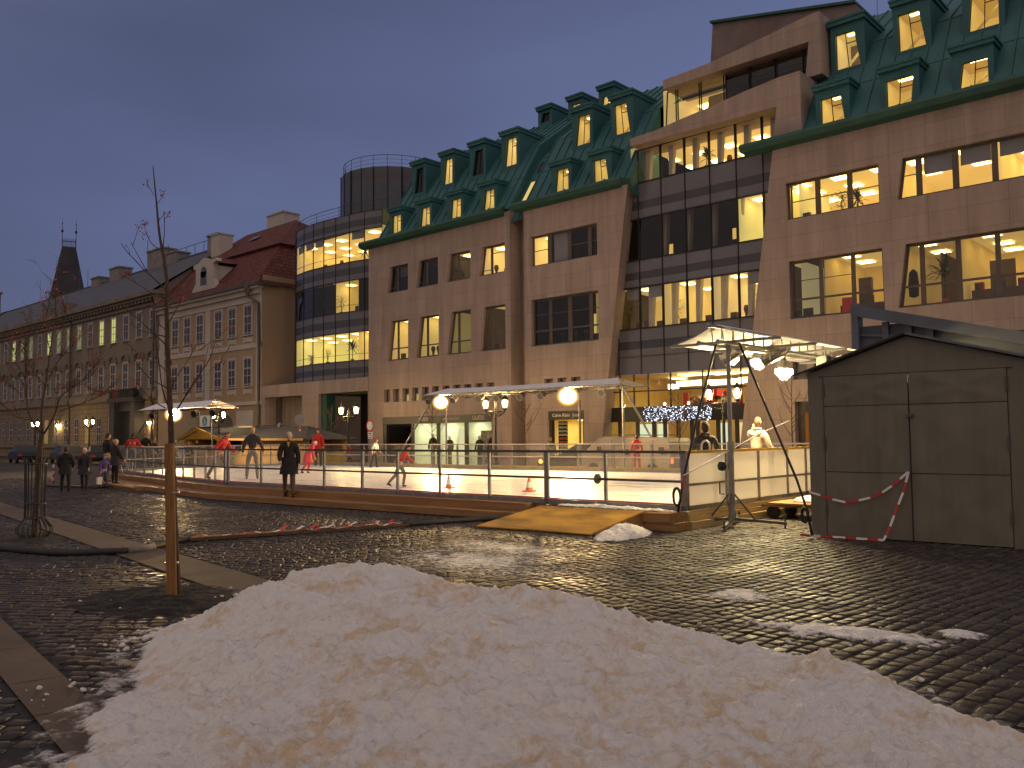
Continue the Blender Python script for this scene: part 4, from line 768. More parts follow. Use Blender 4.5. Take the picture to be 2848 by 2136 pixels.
def dormer(q, yf, zb, zc, lit, yb, cap=.24, pl=.2, pr=.2, mul=.5, plant_=None):
    """q = window corners TL, TR, BR, BL as (x, z)"""
    (tlx, tlz), (trx, trz), (brx, brz), (blx, blz) = q; xl = min(tlx, blx)-pl; xr = max(trx, brx)+pr; zt = max(tlz, trz)+.02; zw = min(blz, brz)
    HOLES.append((xl+.02, xr-.02, zb+.05 if zb > 15 else zw+.12, zc-.04))
    m = MB(); o = thing_part('dormer', bd)
    m.quad((xl, yf, zb), (blx, yf, zw), (tlx, yf, zt), (xl, yf, zc)); m.quad((brx, yf, zw), (xr, yf, zb), (xr, yf, zc), (trx, yf, zt)); m.quad((tlx, yf, zt), (trx, yf, zt), (xr, yf, zc), (xl, yf, zc)); m.quad((xl, yf, zb), (xr, yf, zb), (brx, yf, zw), (blx, yf, zw))
    for x in (xl, xr): m.quad((x, yf, zb), (x, yb+.6, zb), (x, yb+.6, zc), (x, yf, zc))
    D = .2
    m.quad((blx, yf, zw), (blx, yf+D, zw), (tlx, yf+D, zt), (tlx, yf, zt)); m.quad((brx, yf, zw), (brx, yf+D, zw), (trx, yf+D, zt), (trx, yf, zt)); m.quad((tlx, yf, zt), (trx, yf, zt), (trx, yf+D, zt), (tlx, yf+D, zt)); m.quad((blx, yf, zw), (brx, yf, zw), (brx, yf+D, zw), (blx, yf+D, zw))
    m.box(xl-.06, yf-.14, zc, xr+.06, yb+.9, zc+cap*.62); m.box(xl-.1, yf-.18, zc+cap*.62, xr+.1, yb+.9, zc+cap)
    m.box(xl+.02, yf+.3, zc+cap, xr-.02, yb+.9, zc+cap+.05)
    d_ = m.build('dormer', 'copper', bd, fix=False)
    m = MB(); w = .03; Y = yf+.12; xm = lerp(tlx, trx, mul); xb = lerp(blx, brx, mul)
    for a, b_ in (((blx, zw), (tlx, zt)), ((brx, zw), (trx, zt)), ((xb, zw), (xm, zt)), ((tlx, zt), (trx, zt)), ((blx, zw), (brx, zw)), ((lerp(xm, xb, .3), lerp(zt, zw, .3)), (lerp(trx, brx, .3), lerp(zt, zw, .3)))):
        m.bar((a[0], Y, a[1]), (b_[0], Y, b_[1]), w, w, up=(0, 1, 0))
    m.build('window', 'black_joint', d_)
    m = MB(); m.quad((blx, Y+.02, zw), (brx, Y+.02, zw), (trx, Y+.02, zt), (tlx, Y+.02, zt)); m.build('pane', 'pane' if lit else 'pane_dim', d_)
    m = MB(); y1 = yb+1.2   # attic room: sloping ceiling, back wall
    a0, a1 = xl+.05, xr-.05
    m.quad((a0, yf+.25, zw-.1), (a0, y1, zw-.1), (a0, y1, zc-.1), (a0, yf+.25, zc-.1)); m.quad((a1, yf+.25, zw-.1), (a1, y1, zw-.1), (a1, y1, zc-.1), (a1, yf+.25, zc-.1)); m.quad((a0, y1, zw-.1), (a1, y1, zw-.1), (a1, y1, zc-.1), (a0, y1, zc-.1)); m.quad((a0, yf+.25, zc-.1), (a1, yf+.25, zc-.1), (a1, y1, zc-.1), (a0, y1, zc-.1), 1); m.quad((a0, yf+.25, zw-.1), (a1, yf+.25, zw-.1), (a1, y1, zw-.1), (a0, y1, zw-.1))
    m.prism([(a0, yf+.6, zw), (a0+.12, yf+.6, zw), (a1, yf+1.4, zc-.15), (a1-.12, yf+1.4, zc-.15)], (0, .1, 0), 1)
    k_ = int(abs(xl)*7) % 3; m.build('attic_room', [('room_pale', 'room_amber', 'room_warm')[k_] if lit else 'room_dark', ('room_warm', 'room_dim', 'room_dim')[k_] if lit else 'room_dark'], d_, fix=False)
    if lit:
        m = MB(); xx = lerp(a0, a1, .5); m.quad((xx-.3, yf+.8, zc-.13), (xx+.3, yf+.8, zc-.13), (xx+.3, yf+1.0, zc-.13), (xx-.3, yf+1.0, zc-.13)); m.build('ceiling_light', 'tube_light', d_, fix=False)
    return d_
def thing_part(n, p): return None
LOW = [[(-40.40, 15.17), (-39.57, 15.15), (-39.57, 13.95), (-40.45, 13.97)], [(-37.72, 15.14), (-36.97, 15.12), (-36.96, 13.92), (-37.9, 13.95)], [(-35.15, 15.13), (-34.37, 15.1), (-34.38, 13.93), (-35.28, 13.94)], [(-32.48, 15.14), (-31.78, 15.1), (-31.78, 13.95), (-32.68, 13.94)],
       [(-27.4, 15.18), (-26.64, 15.14), (-26.63, 13.92), (-27.55, 13.94)], [(-25.08, 15.13), (-24.34, 15.09), (-24.16, 13.9), (-25.07, 13.92)], [(-13.69, 15.05), (-12.89, 14.97), (-12.73, 13.86), (-13.7, 13.87)], [(-11.14, 15.06), (-10.15, 15.03), (-10.28, 13.86), (-11.15, 13.86)], [(-8.47, 14.95), (-7.66, 14.88), (-7.66, 13.86), (-8.63, 13.86)], [(-6.0, 15.0), (-5.1, 14.95), (-5.1, 13.86), (-6.15, 13.86)]]
for q in LOW: dormer(q, 33.32, 13.7, 15.4, True, 34.3)
UPP = [([(-39.93, 18.33), (-39.3, 18.32), (-39.31, 16.82), (-40.17, 16.88)], 0), ([(-37.36, 18.34), (-36.73, 18.29), (-36.74, 16.84), (-37.55, 16.86)], .5), ([(-34.79, 18.27), (-34.16, 18.27), (-34.15, 16.84), (-35.05, 16.87)], 0), ([(-32.29, 18.36), (-31.57, 18.31), (-31.57, 16.82), (-32.49, 16.86)], 1),
       ([(-27.21, 18.33), (-26.45, 18.23), (-26.46, 16.8), (-27.42, 16.83)], 1), ([(-24.92, 18.3), (-24.19, 18.23), (-23.96, 16.76), (-24.89, 16.82)], 1), ([(-13.64, 18.23), (-12.87, 18.12), (-12.64, 16.74), (-13.64, 16.73)], 1), ([(-11.14, 18.22), (-10.36, 18.13), (-10.13, 16.74), (-11.13, 16.73)], 1), ([(-8.49, 18.1), (-7.59, 18.05), (-7.6, 16.7), (-8.62, 16.72)], 1), ([(-6.0, 18.1), (-5.1, 18.05), (-5.1, 16.7), (-6.1, 16.72)], 1)]
for q, l in UPP: dormer(q, 34.92, 16.5, 18.58, bool(l), 37.2, cap=.27)
for q, l in (([(-33.35, 21.28), (-32.8, 21.28), (-32.8, 20.75), (-33.5, 20.75)], 0), ([(-31.1, 21.22), (-30.45, 21.2), (-30.45, 20.7), (-31.15, 20.7)], 1), ([(-28.8, 21.1), (-28.15, 21.08), (-28.15, 20.6), (-28.9, 20.6)], 1)):
    dormer(q, 39.3, 20.2, 21.5, bool(l), 41.5, cap=.27)
slope(-41.42, -30.5); slope(-29.3, -22.7); slope(-22.7, -14.4, -.02, 1); slope(-14.4, 4.0)
HOLES.clear(); slope(-30.49, -29.31, -.75)
rf.build('copper_roof', 'copper', bd, fix=False)
# skylights in the sunk strip of roof between the two blocks
def roofpt(x, y, off): z = 13.75-.75+(y-33.05)*1.5185; return (x, y-.8*off, z+.55*off)
for y0, y1, l in ((33.75, 34.6, 1), (35.05, 35.45, 0)):
    m = MB(); m.quad(roofpt(-30.15, y0, .07), roofpt(-29.55, y0, .07), roofpt(-29.55, y1, .07), roofpt(-30.15, y1, .07)); m.build('skylight', em('skylight_glow', (1, .72, .22), .8) if l and 'skylight_glow' not in MATS else ('skylight_glow' if l else 'glass_panel_dark'), bd)

# ---- curved glass tower
TP = [(-53.2, 36.0), (-52.35, 34.75), (-51.85, 34.05), (-50.9, 33.5), (-49.5, 33.17), (-48.2, 33.03), (-47, 33.02), (-45.8, 33.1), (-44.5, 33.22), (-43.2, 33.42), (-41.9, 33.8)]
def ring(m, P, z0, z1, mi=0, off=0):
    for (a, b_), (c, e_) in zip(P, P[1:]): m.quad((a, b_-off, z0), (c, e_-off, z0), (c, e_-off, z1), (a, b_-off, z1), mi)
m = MB()
for a, b_, c in ((5.45, 5.77, 0), (5.77, 6.17, 1), (6.17, 6.56, 0), (8.42, 8.76, 0), (8.76, 9.24, 1), (9.24, 9.71, 0), (11.75, 12.1, 0), (12.1, 12.54, 1), (12.54, 12.91, 0), (14.88, 15.11, 0), (15.11, 15.56, 1), (15.56, 16.02, 0)): ring(m, TP, a, b_, c)
for a, b_ in ((6.56, 8.42), (9.71, 11.75), (12.91, 14.88)): ring(m, TP[:4], a, b_, 0)
m.poly([(x, y, 16.02) for x, y in TP]+[(-41.9, 42, 16.02), (-53.2, 42, 16.02)], 1)
m.build('tower_cladding', ['glass_panel', 'glass_panel_dark'], bd, fix=False)
m = MB()
for x, y in TP[2:]: m.box(x-.014, y-.03, 5.45, x+.014, y, 16.02)
for z in (6.56, 8.42, 9.71, 11.75, 12.91, 14.88, 16.0):
    for (a, b_), (c, e_) in zip(TP, TP[1:]): m.bar((a, b_-.01, z), (c, e_-.01, z), .03, .03)
m.build('tower_joints', 'black_joint', bd)
for r_, (zb, zt) in enumerate(((6.58, 8.40), (9.73, 11.73), (12.93, 14.86))):
    for i in range(3, len(TP)-1):
        lit = r_ != 1 or i in (6, 7); (a, b_), (c, e_) = TP[i], TP[i+1]; m = MB()
        for z in (zb, zt): m.bar((a, b_, z), (c, e_, z), .05, .05)
        m.bar((a, b_, zb), (a, b_, zt), .05, .05); m.bar((a, b_, zb+.42), (c, e_, zb+.42), .02, .02)
        o = m.build('tower_window', 'black_joint', bd)
        m = MB(); m.quad((a, b_+.01, zb), (c, e_+.01, zb), (c, e_+.01, zt), (a, b_+.01, zt)); m.build('pane', 'pane' if lit else 'pane_dim', o)
        if r_ == 2 and i in (3, 4, 5, 8): m = MB(); m.quad((a+.1, b_+.12, zt-.5), (c-.1, e_+.12, zt-.5), (c-.1, e_+.12, zt), (a+.1, b_+.12, zt)); m.build('blind', 'blind', o)
room(bd, -51.5, -44.5, 6.5, 8.55, 33.95, 39, 'room_green', True, ly=(.8, 2.6), step=1.1); room(bd, -44.5, -42.0, 6.5, 8.55, 33.95, 38, 'room_amber', True, ly=(.8, 2.0), step=.9); room(bd, -51.5, -42.0, 12.85, 15.05, 33.95, 39, 'room_warm', True, ly=(.8, 2.4, 4.), step=1.1)
room(bd, -51.5, -47.0, 9.65, 11.9, 33.95, 37, 'room_dark', False, 'room_dark'); room(bd, -47.0, -44.5, 9.65, 11.9, 33.95, 36.5, 'room_warm', True, ly=(.9,), step=1.0); room(bd, -44.5, -42.0, 9.65, 11.9, 33.95, 37, 'room_dark', False, 'room_dark')
for x, z, h, k, l, p in ((-50.0, 6.6, .8, 'bushy', 'fern at the left of the lowest lit tower row', 'pot_brown'), (-48.1, 6.6, 1.15, 'bushy', 'round leafy bush in the lowest lit tower row', 'pot_brown'), (-45.4, 6.6, 1.5, 'spiky', 'dracaena in a red pot in the lowest lit tower row', 'pot_red'), (-43.3, 6.6, 1.3, 'bushy', 'thin leafy shrub at the right of the lowest lit tower row', 'pot_brown'), (-44.1, 12.95, 1.15, 'spiky', 'spiky plant in the top lit row of the curved tower', 'pot_red'), (-46.6, 9.8, 1.3, 'bushy', 'thin climbing plant in the only lit panes of the middle tower row', 'pot_brown')): plant(x, 34.15, z, h, k, l, p)
bits(bd, -48.5, -45.6, 12.8, 34.5, 71); bits(bd, -45.5, -44.6, 9.65, 34.3, 72); bits(bd, -50.8, -49, 12.8, 34.6, 73)
pm('lantern_glass', (.05, .06, .08), .12)
UC = [(-47.5+3.7*math.cos(R_(a)), 39.3+3.7*math.sin(R_(a))) for a in range(180, 366, 15)]
m = MB()
for a, b_, c in ((16, 17.2, 0), (18.9, 19.25, 0), (19.25, 19.65, 1), (19.65, 20.05, 0)): ring(m, UC, a, b_, c)
ring(m, UC, 17.2, 18.9, 2); m.poly([(x, y, 20.05) for x, y in UC], 1)
m.build('tower_lantern', ['glass_panel_mid', 'glass_panel_dark', 'lantern_glass'], bd, fix=False)
m = MB()
for k, (x, y) in enumerate(UC): m.bar((x, y-.01, 16), (x, y-.01, 20.05), .05 if k % 2 else .14 if 4 < k < 11 else .04, .05)
m.build('lantern_joints', 'black_joint', bd)
def railing(P, z, h, name):
    m = MB()
    for k in (1.0, .66, .33): m.tube([(x, y, z+h*k) for x, y in P], .022 if k == 1 else .011, 5)
    for x, y in P[::2]: m.tube([(x, y, z), (x, y, z+h)], .018, 5)
    m.build(name, 'galv_dark', bd)
railing([(-47.5+3.5*math.cos(R_(a)), 39.3+3.5*math.sin(R_(a))) for a in range(170, 376, 8)], 20.05, .85, 'railing'); railing([(x, y+.25) for x, y in TP[1:]], 16.02, .72, 'railing')
m = MB(); m.tube([(-12.95, 38, 19), (-12.95, 38, 22.5)], .012, 4); m.build('lightning_rod', 'galv_dark', bd)

pm('shop_white', (.82, .84, .70), .8, var=.04)
# ---- shop fronts
m = MB(); m.box(-40.89, FY-.03, 2.50, -31.76, FY+.2, 2.93); m.build('shop_fascia', 'dark_bronze', bd)
m = MB()
for a, b_ in ((-40.89, -40.6), (-38.34, -38.21), (-36.16, -36.0), (-33.91, -33.72), (-31.85, -31.76)): m.box(a, FY+.05, 0.05, b_, FY+.2, 2.5)
m.build('shop_frame', 'dark_bronze', bd)
for i, (a, b_) in enumerate(((-40.6, -38.34), (-38.21, -36.16), (-36.0, -33.91), (-33.72, -31.85))):
    m = MB(); m.quad((a, FY+.12, .05), (b_, FY+.12, .05), (b_, FY+.12, 2.5), (a, FY+.12, 2.5)); m.build('shop_window', 'pane' if i else 'pane_dim', bd)
    if i: room(bd, a-.06, b_+.06, 0.05, 2.6, FY+.25, FY+2.2, 'shop_white', False, 'shop_white', name='shop_interior') if 'shop_white' in MATS else None
    else: room(bd, a, b_, .05, 2.6, FY+.25, FY+2.5, 'room_dark', False, 'room_dark', name='shop_interior')
pm('shop_yellow', (.82, .66, .28), .8, var=.1); pm('hall_gold', (.70, .52, .20), .7, var=.15, vs=1.2); pm('gold_letter', (.75, .50, .12), .4)
m = MB()
for x0, x1, yy in ((-38.1, -36.3, .9), (-35.9, -34.0, .9), (-33.6, -31.95, .9)): m.quad((x0+.2, FY+yy, 2.57), (x1-.2, FY+yy, 2.57), (x1-.2, FY+yy+.5, 2.57), (x0+.2, FY+yy+.5, 2.57))
m.build('shop_ceiling_light', em('shop_light', (1.0, 1.0, .66), 15.0), bd)
m = MB(); m.quad((-39.35, FY+1.4, .1), (-38.85, FY+1.4, .1), (-38.85, FY+1.4, 2.2), (-39.35, FY+1.4, 2.2)); m.build('lit_doorway', em('green_glow', (.45, .62, .12), .5), bd)
m = MB(); m.quad((-35.85, FY+1.5, .1), (-34.9, FY+1.5, .1), (-34.9, FY+1.5, 2.2), (-35.85, FY+1.5, 2.2)); m.build('display_board', em('board_glow', (.95, .88, .48), .85), bd)
pm('dotted_card', (.70, .62, .40), .8, var=.9, vs=9, col2=(.72, .66, .45)); m = MB(); m.quad((-33.3, FY+.7, .2), (-31.95, FY+.7, .2), (-31.95, FY+.7, 2.05), (-33.3, FY+.7, 2.05)); m.build('display_board', 'dotted_card', bd)
pm('sign_white', (.72, .70, .62), .5); pm('sign_grey', (.50, .45, .36), .5)
text('GUESS', .30, 'sign_grey', bd, (-37.15, FY-.045, 2.73)); text('Calvin Klein Jeans', .20, 'sign_grey', bd, (-34.9, FY-.045, 2.74)); text('GUESS', .33, 'sign_grey', bd, (-32.75, FY-.045, 2.73))
# second shop
m = MB(); m.box(-27.84, FY-.03, 2.52, -25.62, FY+.2, 2.95); m.build('shop_fascia', 'dark_bronze', bd)
text('Calvin Klein', .23, 'sign_white', bd, (-27.0, FY-.045, 2.73)); text('Jeans', .24, 'sign_white', bd, (-26.03, FY-.045, 2.73))
room(bd, -27.8, -25.65, .05, 2.52, FY+.3, FY+3.6, 'shop_yellow', False, 'shop_yellow', name='shop_interior')
m = MB(); m.quad((-27.0, FY+1.2, 2.48), (-26.0, FY+1.2, 2.48), (-26.0, FY+2.4, 2.48), (-27.0, FY+2.4, 2.48)); m.build('shop_ceiling_light', em('shop_light_warm', (1, .88, .42), 11.0), bd)
m = MB(); m.box(-27.62, FY+.5, .2, -27.05, FY+.53, 2.45); m.build('poster', 'cloth_black', bd)
for k in range(11): text('DIGITAL', .155, 'sign_white' if k not in (4, 5) else 'orange_plastic', bd, (-27.33, FY+.49, 2.32-k*.185), sx=1.05)
for a_, b_ in ((-27.84, -27.7), (-25.72, -25.62)): m = MB(); m.box(a_, FY+.05, .05, b_, FY+.3, 2.52); m.build('shop_frame', 'dark_bronze', bd)
# entrance hall under the glass bay
room(bd, -25.0, -16.6, 0.05, 4.56, BY+.1, BY+7, 'hall_gold', False, 'hall_gold', name='entrance_hall')
m = MB()
for x0, x1, y in ((-21.6, -20.3, 1.2), (-20.2, -18.4, 1.6), (-18.3, -17.0, 1.0), (-23.2, -22.6, 3.0)): m.quad((x0, BY+y, 4.50), (x1, BY+y, 4.50), (x1, BY+y+.9, 4.50), (x0, BY+y+.9, 4.50)); m.box(x0, BY+y, 3.98, x1, BY+y+.04, 4.22)
m.build('hall_light', em('hall_glow', (1, .80, .36), 10.0), bd)
m = MB()
for x in (-24.0, -23.2, -22.4, -21.2, -19.55, -17.7, -17.3): m.box(x, BY-.03, 3.0, x+.06, BY+.03, 4.57)
m.box(-25.0, BY-.03, 3.74, -16.8, BY+.03, 3.80); m.box(-25, BY-.03, 2.98, -16.8, BY+.05, 3.04)
for x in (-24.1, -23.1, -22.2, -21.6, -20.9, -20.2, -19.9, -18.9, -18.0, -17.4): m.box(x, BY-.03, 0.05, x+.16, BY+.08, 2.35)
m.build('hall_frame', 'dark_bronze', bd)
m = MB(); m.quad((-25, BY, .05), (-16.8, BY, .05), (-16.8, BY, 2.35), (-25, BY, 2.35)); m.quad((-25, BY, 3.0), (-16.8, BY, 3.0), (-16.8, BY, 4.56), (-25, BY, 4.56)); m.build('hall_glazing', 'pane', bd)
m = MB(); r = random.Random(4)
for k in range(26): x = r.uniform(-21, -17.2); z = r.uniform(3.0, 3.62); m.box(x, BY+r.uniform(.8, 2), z, x+r.uniform(.06, .2), BY+2.1, z+r.uniform(.1, .3), k % 3)
for x in (-20.9, -19.6, -18.2, -17.55): m.box(x, BY+.6, 2.95, x+.26, BY+.65, 3.66, 0)
m.build('shop_goods', ['red_plastic', 'furniture', 'white_plastic'], bd)
m = MB()
for x0, x1, c in ((-23.9, -23.2, 2), (-22.9, -22.3, 2), (-20.7, -20.3, 0), (-19.6, -18.95, 2), (-18.6, -18.1, 1)): m.quad((x0, BY+1.5, .2), (x1, BY+1.5, .2), (x1, BY+1.5, 2.25), (x0, BY+1.5, 2.25), c)
m.build('lit_display', [em('disp_o', (1, .35, .06), .5), em('disp_y', (1, .75, .3), 1.0), em('disp_w', (.9, 1.0, .62), .9)], bd)
for ch, x in (('Á', -21.75), ('Z', -20.9), ('M', -20.15), ('I', -19.35)): text(ch, .34, 'gold_letter', bd, (x, BY-.06, 4.08))
# string-light garland over the entrance
t = thing('light_garland', 'dense garland of white and bluish string lights over the shop entrance', 'light garland', (-20.3, 32.9, 2.35))
m = MB(); m.box(-22.0, 32.86, 2.36, -18.66, 32.96, 2.95); m.build('backing', 'black_iron', t)
m = MB(); r = random.Random(9)
for k in range(420):
    x = r.uniform(-22.05, -18.6); z = r.uniform(2.33, 2.99); s = r.choice((.010, .013, .019)); m.ball((x, 32.82+r.uniform(-.05, .02), z), s, 5, 4)
o = m.build('string_lights', 'string_light', t); o['kind'] = 'stuff'
m = MB()
for x in (-20.85, -19.65): m.lathe([(.01, 0), (.05, .03), (.06, .09), (.01, .14)], (x, 32.7, 3.02), 8)
m.build('bulb', em('bulb_glow', (1, .75, .6), 8.0), t)
# ------------------------------------------------------------------ old houses on the left
def sash(par, x, z0, z1, w, lit=None, surround=True, Y=FY, cols=2, grp='window'):
    m = MB(); s = .14 if surround else 0.05; f = .045
    if surround:
        m.box(x-w/2-s, Y-.06, z0-.10, x-w/2, Y, z1+s); m.box(x+w/2, Y-.06, z0-.10, x+w/2+s, Y, z1+s); m.box(x-w/2, Y-.06, z1, x+w/2, Y, z1+s); m.box(x-w/2-s-.06, Y-.14, z0-.17, x+w/2+s+.06, Y, z0-.10)
    o = m.build('window_surround', 'white_frame', par) if surround else None
    m = MB(); y = Y-.03
    for xx in [x-w/2+.025]+[x-w/2+w*k/cols for k in range(1, cols)]+[x+w/2-.025]: m.box(xx-f/2, y-.02, z0-.1, xx+f/2, y, z1)
    h = z1-z0
    for t in (0.02, .34, .62, .97): m.box(x-w/2, y-.018, z0+h*t-f/2*(1.8 if t == .62 else 1), x+w/2, y-.002, z0+h*t+f/2*(1.8 if t == .62 else 1))
    wf = m.build('window', 'white_frame', o or par); m = MB(); m.quad((x-w/2, y+.012, z0-.1), (x+w/2, y+.012, z0-.1), (x+w/2, y+.012, z1), (x-w/2, y+.012, z1)); m.build('pane', lit or 'dark_pane', wf); return o or wf
pm('dark_pane', (.028, .024, .026), .08, var=.2, vs=.8, spec=.7); em('lit_sash', (.86, .88, .30), .62); em('lit_sash_dim', (.62, .70, .34), .30); em('lit_low', (.95, .62, .2), .25)
pm('grey_chimney', (.22, .20, .19), .9, var=.2, vs=1.2)
h1 = thing('old_house', 'long cream three-storey old house with slate roof on the far left', 'house', (-90, 33, 0))
m = MB(); m.box(-128, FY, 5.9, -70.4, 47, 14.0); m.build('upper_wall', 'cream_plaster', h1)
m = MB(); m.box(-128, FY-.1, 0, -70.4, 47, 5.2); m.build('ground_floor_wall', 'rusticated', h1)
m = MB(); m.box(-128, FY-.28, 5.2, -70.4, FY+1, 5.75); m.box(-128, FY-.18, 5.75, -70.4, FY+1, 5.92); m.box(-128, FY-.3, 1.0, -70.4, FY, 1.25); m.box(-128, FY-.16, 13.1, -70.4, FY+1, 13.35)
m.box(-128, FY-.75, 13.92, -70.2, FY+1, 14.25); m.box(-128, FY-.5, 13.68, -70.3, FY+1, 13.92); x = -127.5
while x < -70.6: m.box(x, FY-.45, 13.42, x+.26, FY, 13.68); x += .72
m.build('cornice', 'cream_plaster', h1)
WX = [-71.5-2.605*k for k in range(21)]
for k, x in enumerate(WX):
    lit = {3: 'lit_sash', 4: 'lit_sash', 6: 'lit_sash_dim', 7: 'lit_sash_dim', 8: 'lit_sash_dim', 9: 'lit_sash', 11: 'lit_sash_dim', 12: 'lit_sash_dim', 13: 'lit_sash'}.get(k)
    if k < 17: sash(h1, x, 10.6, 12.72, .92, lit); 
    if k < 17:
        sash(h1, x, 6.3, 8.5, .92)
        m = MB(); n = 9; P = [(x+math.cos(math.pi*i/n)*-.75, 8.72+math.sin(math.pi*i/n)*.55) for i in range(n+1)]
        for a, b_ in zip(P, P[1:]): m.bar((a[0], FY-.1, a[1]), (b_[0], FY-.1, b_[1]), .2, .2, up=(0, 1, 0))
        m.box(x-.95, FY-.2, 8.62, x-.6, FY, 8.76); m.box(x+.6, FY-.2, 8.62, x+.95, FY, 8.76); m.ball((x, FY, 8.95), .26, 8, 6, sc=(1, .5, 1)); m.build('window_hood', 'cream_plaster', h1); m = MB(); m.box(x-.5, FY-.07, 5.95, x+.5, FY, 6.1); m.build('window_apron', 'cream_plaster', h1)
    if k > 2 and k < 16 and k not in (0,): sash(h1, x, 1.5, 3.8, .95, 'lit_low' if k in (5, 9) else None, False, FY-.1)
m = MB(); m.quad((-128, 32.3, 14.25), (-70.1, 32.3, 14.25), (-70.1, 39, 18.95), (-128, 39, 18.95)); m.quad((-128, 39, 18.95), (-70.1, 39, 18.95), (-70.1, 46.5, 14), (-128, 46.5, 14)); m.box(-128, 38.9, 18.9, -70.1, 39.1, 19.05); m.build('slate_roof', 'slate', h1, fix=False)
m = MB(); m.poly([(-70.35, 33, 5), (-70.35, 47, 5), (-70.35, 47, 13.8), (-70.35, 39, 18.85), (-70.35, 32.6, 14.2)]); m.build('gable_wall', 'grey_plaster', h1)
for a, w, z0, z1 in ((-83.5, 3.4, 18, 20.5), (-80.1, 2.1, 18, 19.7), (-93, 2.4, 18, 20.0), (-98, 2.0, 18, 19.6), (-72.0, 2.0, 18, 20.1)):
    m = MB(); m.box(a-w/2, 38.6, z0, a+w/2, 40, z1); m.box(a-w/2-.1, 38.5, z1, a+w/2+.1, 40.1, z1+.14); m.build('chimney', 'grey_chimney', h1)
m = MB()
for x0, x1 in ((-79.5, -72.5), (-95, -92)):
    m.tube([(x0, 39, 20.0), (x1, 39, 20.0)], .03, 4); x = x0
    while x <= x1: m.tube([(x, 39, 19), (x, 39, 20.0)], .025, 4); x += 1.7
    m.build('roof_rail', 'galv_dark', h1); m = MB()
for x, z in ((-86, 22), (-103.5, 21.5), (-101, 21), (-81.5, 20.8)): m = MB(); m.tube([(x, 39, 18.9), (x, 39, z)], .03, 4); m.build('lightning_rod', 'galv_dark', h1)
for x in (-88.9, -71.0):
    m = MB(); m.tube([(x, FY-.5, 13.7), (x, FY-.22, 13.2), (x, FY-.22, 5.8), (x, FY-.4, 5.2), (x, FY-.22, 4.8), (x, FY-.22, .2)], .09, 6); m.build('drainpipe', 'galv_dark', h1)
m = MB()   # stone portal with balcony
m.box(-78.0, FY-1.1, 5.0, -72.6, FY, 5.35); m.box(-77.9, FY-.9, 0, -76.9, FY, 5.0); m.box(-73.7, FY-.9, 0, -72.8, FY, 5.0); m.box(-76.9, FY-.5, 4.2, -73.7, FY, 5.0)
for x in (-77.4, -73.3): m.ball((x, FY-.7, 5.75), .35, 8, 6, sc=(1, 1, 1.3))
for k in range(14): m.box(-77.6+k*.35, FY-1.05, 5.35, -77.45+k*.35, FY-.95, 6.0)
m.box(-77.9, FY-1.1, 6.0, -72.7, FY-.9, 6.1); m.build('portal', 'dark_slate', h1)
m = MB(); m.box(-76.9, FY-.2, 0, -73.7, FY-.15, 4.2); m.build('gate', 'black_iron', h1)
m = MB()
for x, w in ((-90.5, 2.6), (-95.2, 2.2)): m.box(x-w/2, 32.6, 14.25, x+w/2, 33.6, 15.0); m.box(x-w/2+.3, 32.6, 15.0, x+w/2-.3, 33.6, 15.3)
m.build('parapet', 'cream_plaster', h1)

h2 = thing('old_house', 'ochre and white two-storey house with red tiled mansard roof and ornate dormer', 'house', (-62, 33, 0))
m = MB(); m.box(-70.3, FY, 0, -54.45, 46, 12.3); m.build('wall', 'ochre_plaster', h2)
m = MB(); m.quad((-54.43, FY+.02, 0), (-54.43, 46, 0), (-54.43, 46, 13.3), (-54.43, FY+.02, 13.45)); m.quad((-54.43, 33.02, 13.45), (-54.43, 46, 13.3), (-54.9, 46, 13.3), (-54.9, 33.02, 13.45)); m.build('side_wall', 'ochre_plaster', h2)
m = MB()
m.box(-70.3, FY-.08, 11.6, -54.45, FY, 12.1); m.box(-70.3, FY-.3, 12.1, -54.45, FY, 12.45); m.box(-70.3, FY-.55, 12.45, -54.3, FY, 12.75); m.box(-70.3, FY-.06, 8.25, -54.45, FY, 8.6); m.box(-70.3, FY-.12, 4.15, -54.45, FY, 4.4); m.box(-70.3, FY-.05, 0, -54.45, FY, 1.0)
for x0, x1 in ((-70.3, -69.3), (-62.45, -61.75), (-55.1, -54.45)): m.box(x0, FY-.07, 4.4, x1, FY, 11.6)
m.build('white_trim', 'white_plaster', h2)
for x in (-67.45, -65.42, -63.36, -60.52, -58.48, -56.26):
    for z0, z1 in ((9.36, 11.4), (5.62, 7.56)):
        sash(h2, x, z0, z1, 1.0)
        m = MB(); m.box(x-.62, FY-.05, z0-.75, x-.5, FY, z0-.2); m.box(x+.5, FY-.05, z0-.75, x+.62, FY, z0-.2); m.box(x-.5, FY-.04, z0-.62, x+.5, FY, z0-.3); m.build('window_apron', 'white_plaster', h2)
m = MB(); k1 = [(-70.3, 32.45, 12.75), (-54.2, 32.45, 12.75), (-56.9, 36, 16.45), (-70.3, 36, 16.45)]; m.quad(*k1)
m.quad((-54.2, 32.45, 12.75), (-54.2, 46, 12.75), (-56.9, 44, 16.45), (-56.9, 36, 16.45))
m.quad((-70.3, 35.7, 16.5), (-56.5, 35.7, 16.5), (-62.4, 41, 20.25), (-70.3, 41, 20.25)); m.poly([(-56.5, 35.7, 16.5), (-56.5, 45, 16.5), (-62.4, 41, 20.25)]); m.quad((-70.3, 41, 20.25), (-62.4, 41, 20.25), (-56.5, 46, 16.5), (-70.3, 46, 16.5))
m.quad((-70.3, 35.7, 16.5), (-56.5, 35.7, 16.5), (-56.9, 36, 16.3), (-70.3, 36, 16.3)); m.quad((-56.5, 35.7, 16.5), (-56.5, 45, 16.5), (-56.9, 44, 16.3), (-56.9, 36, 16.3))
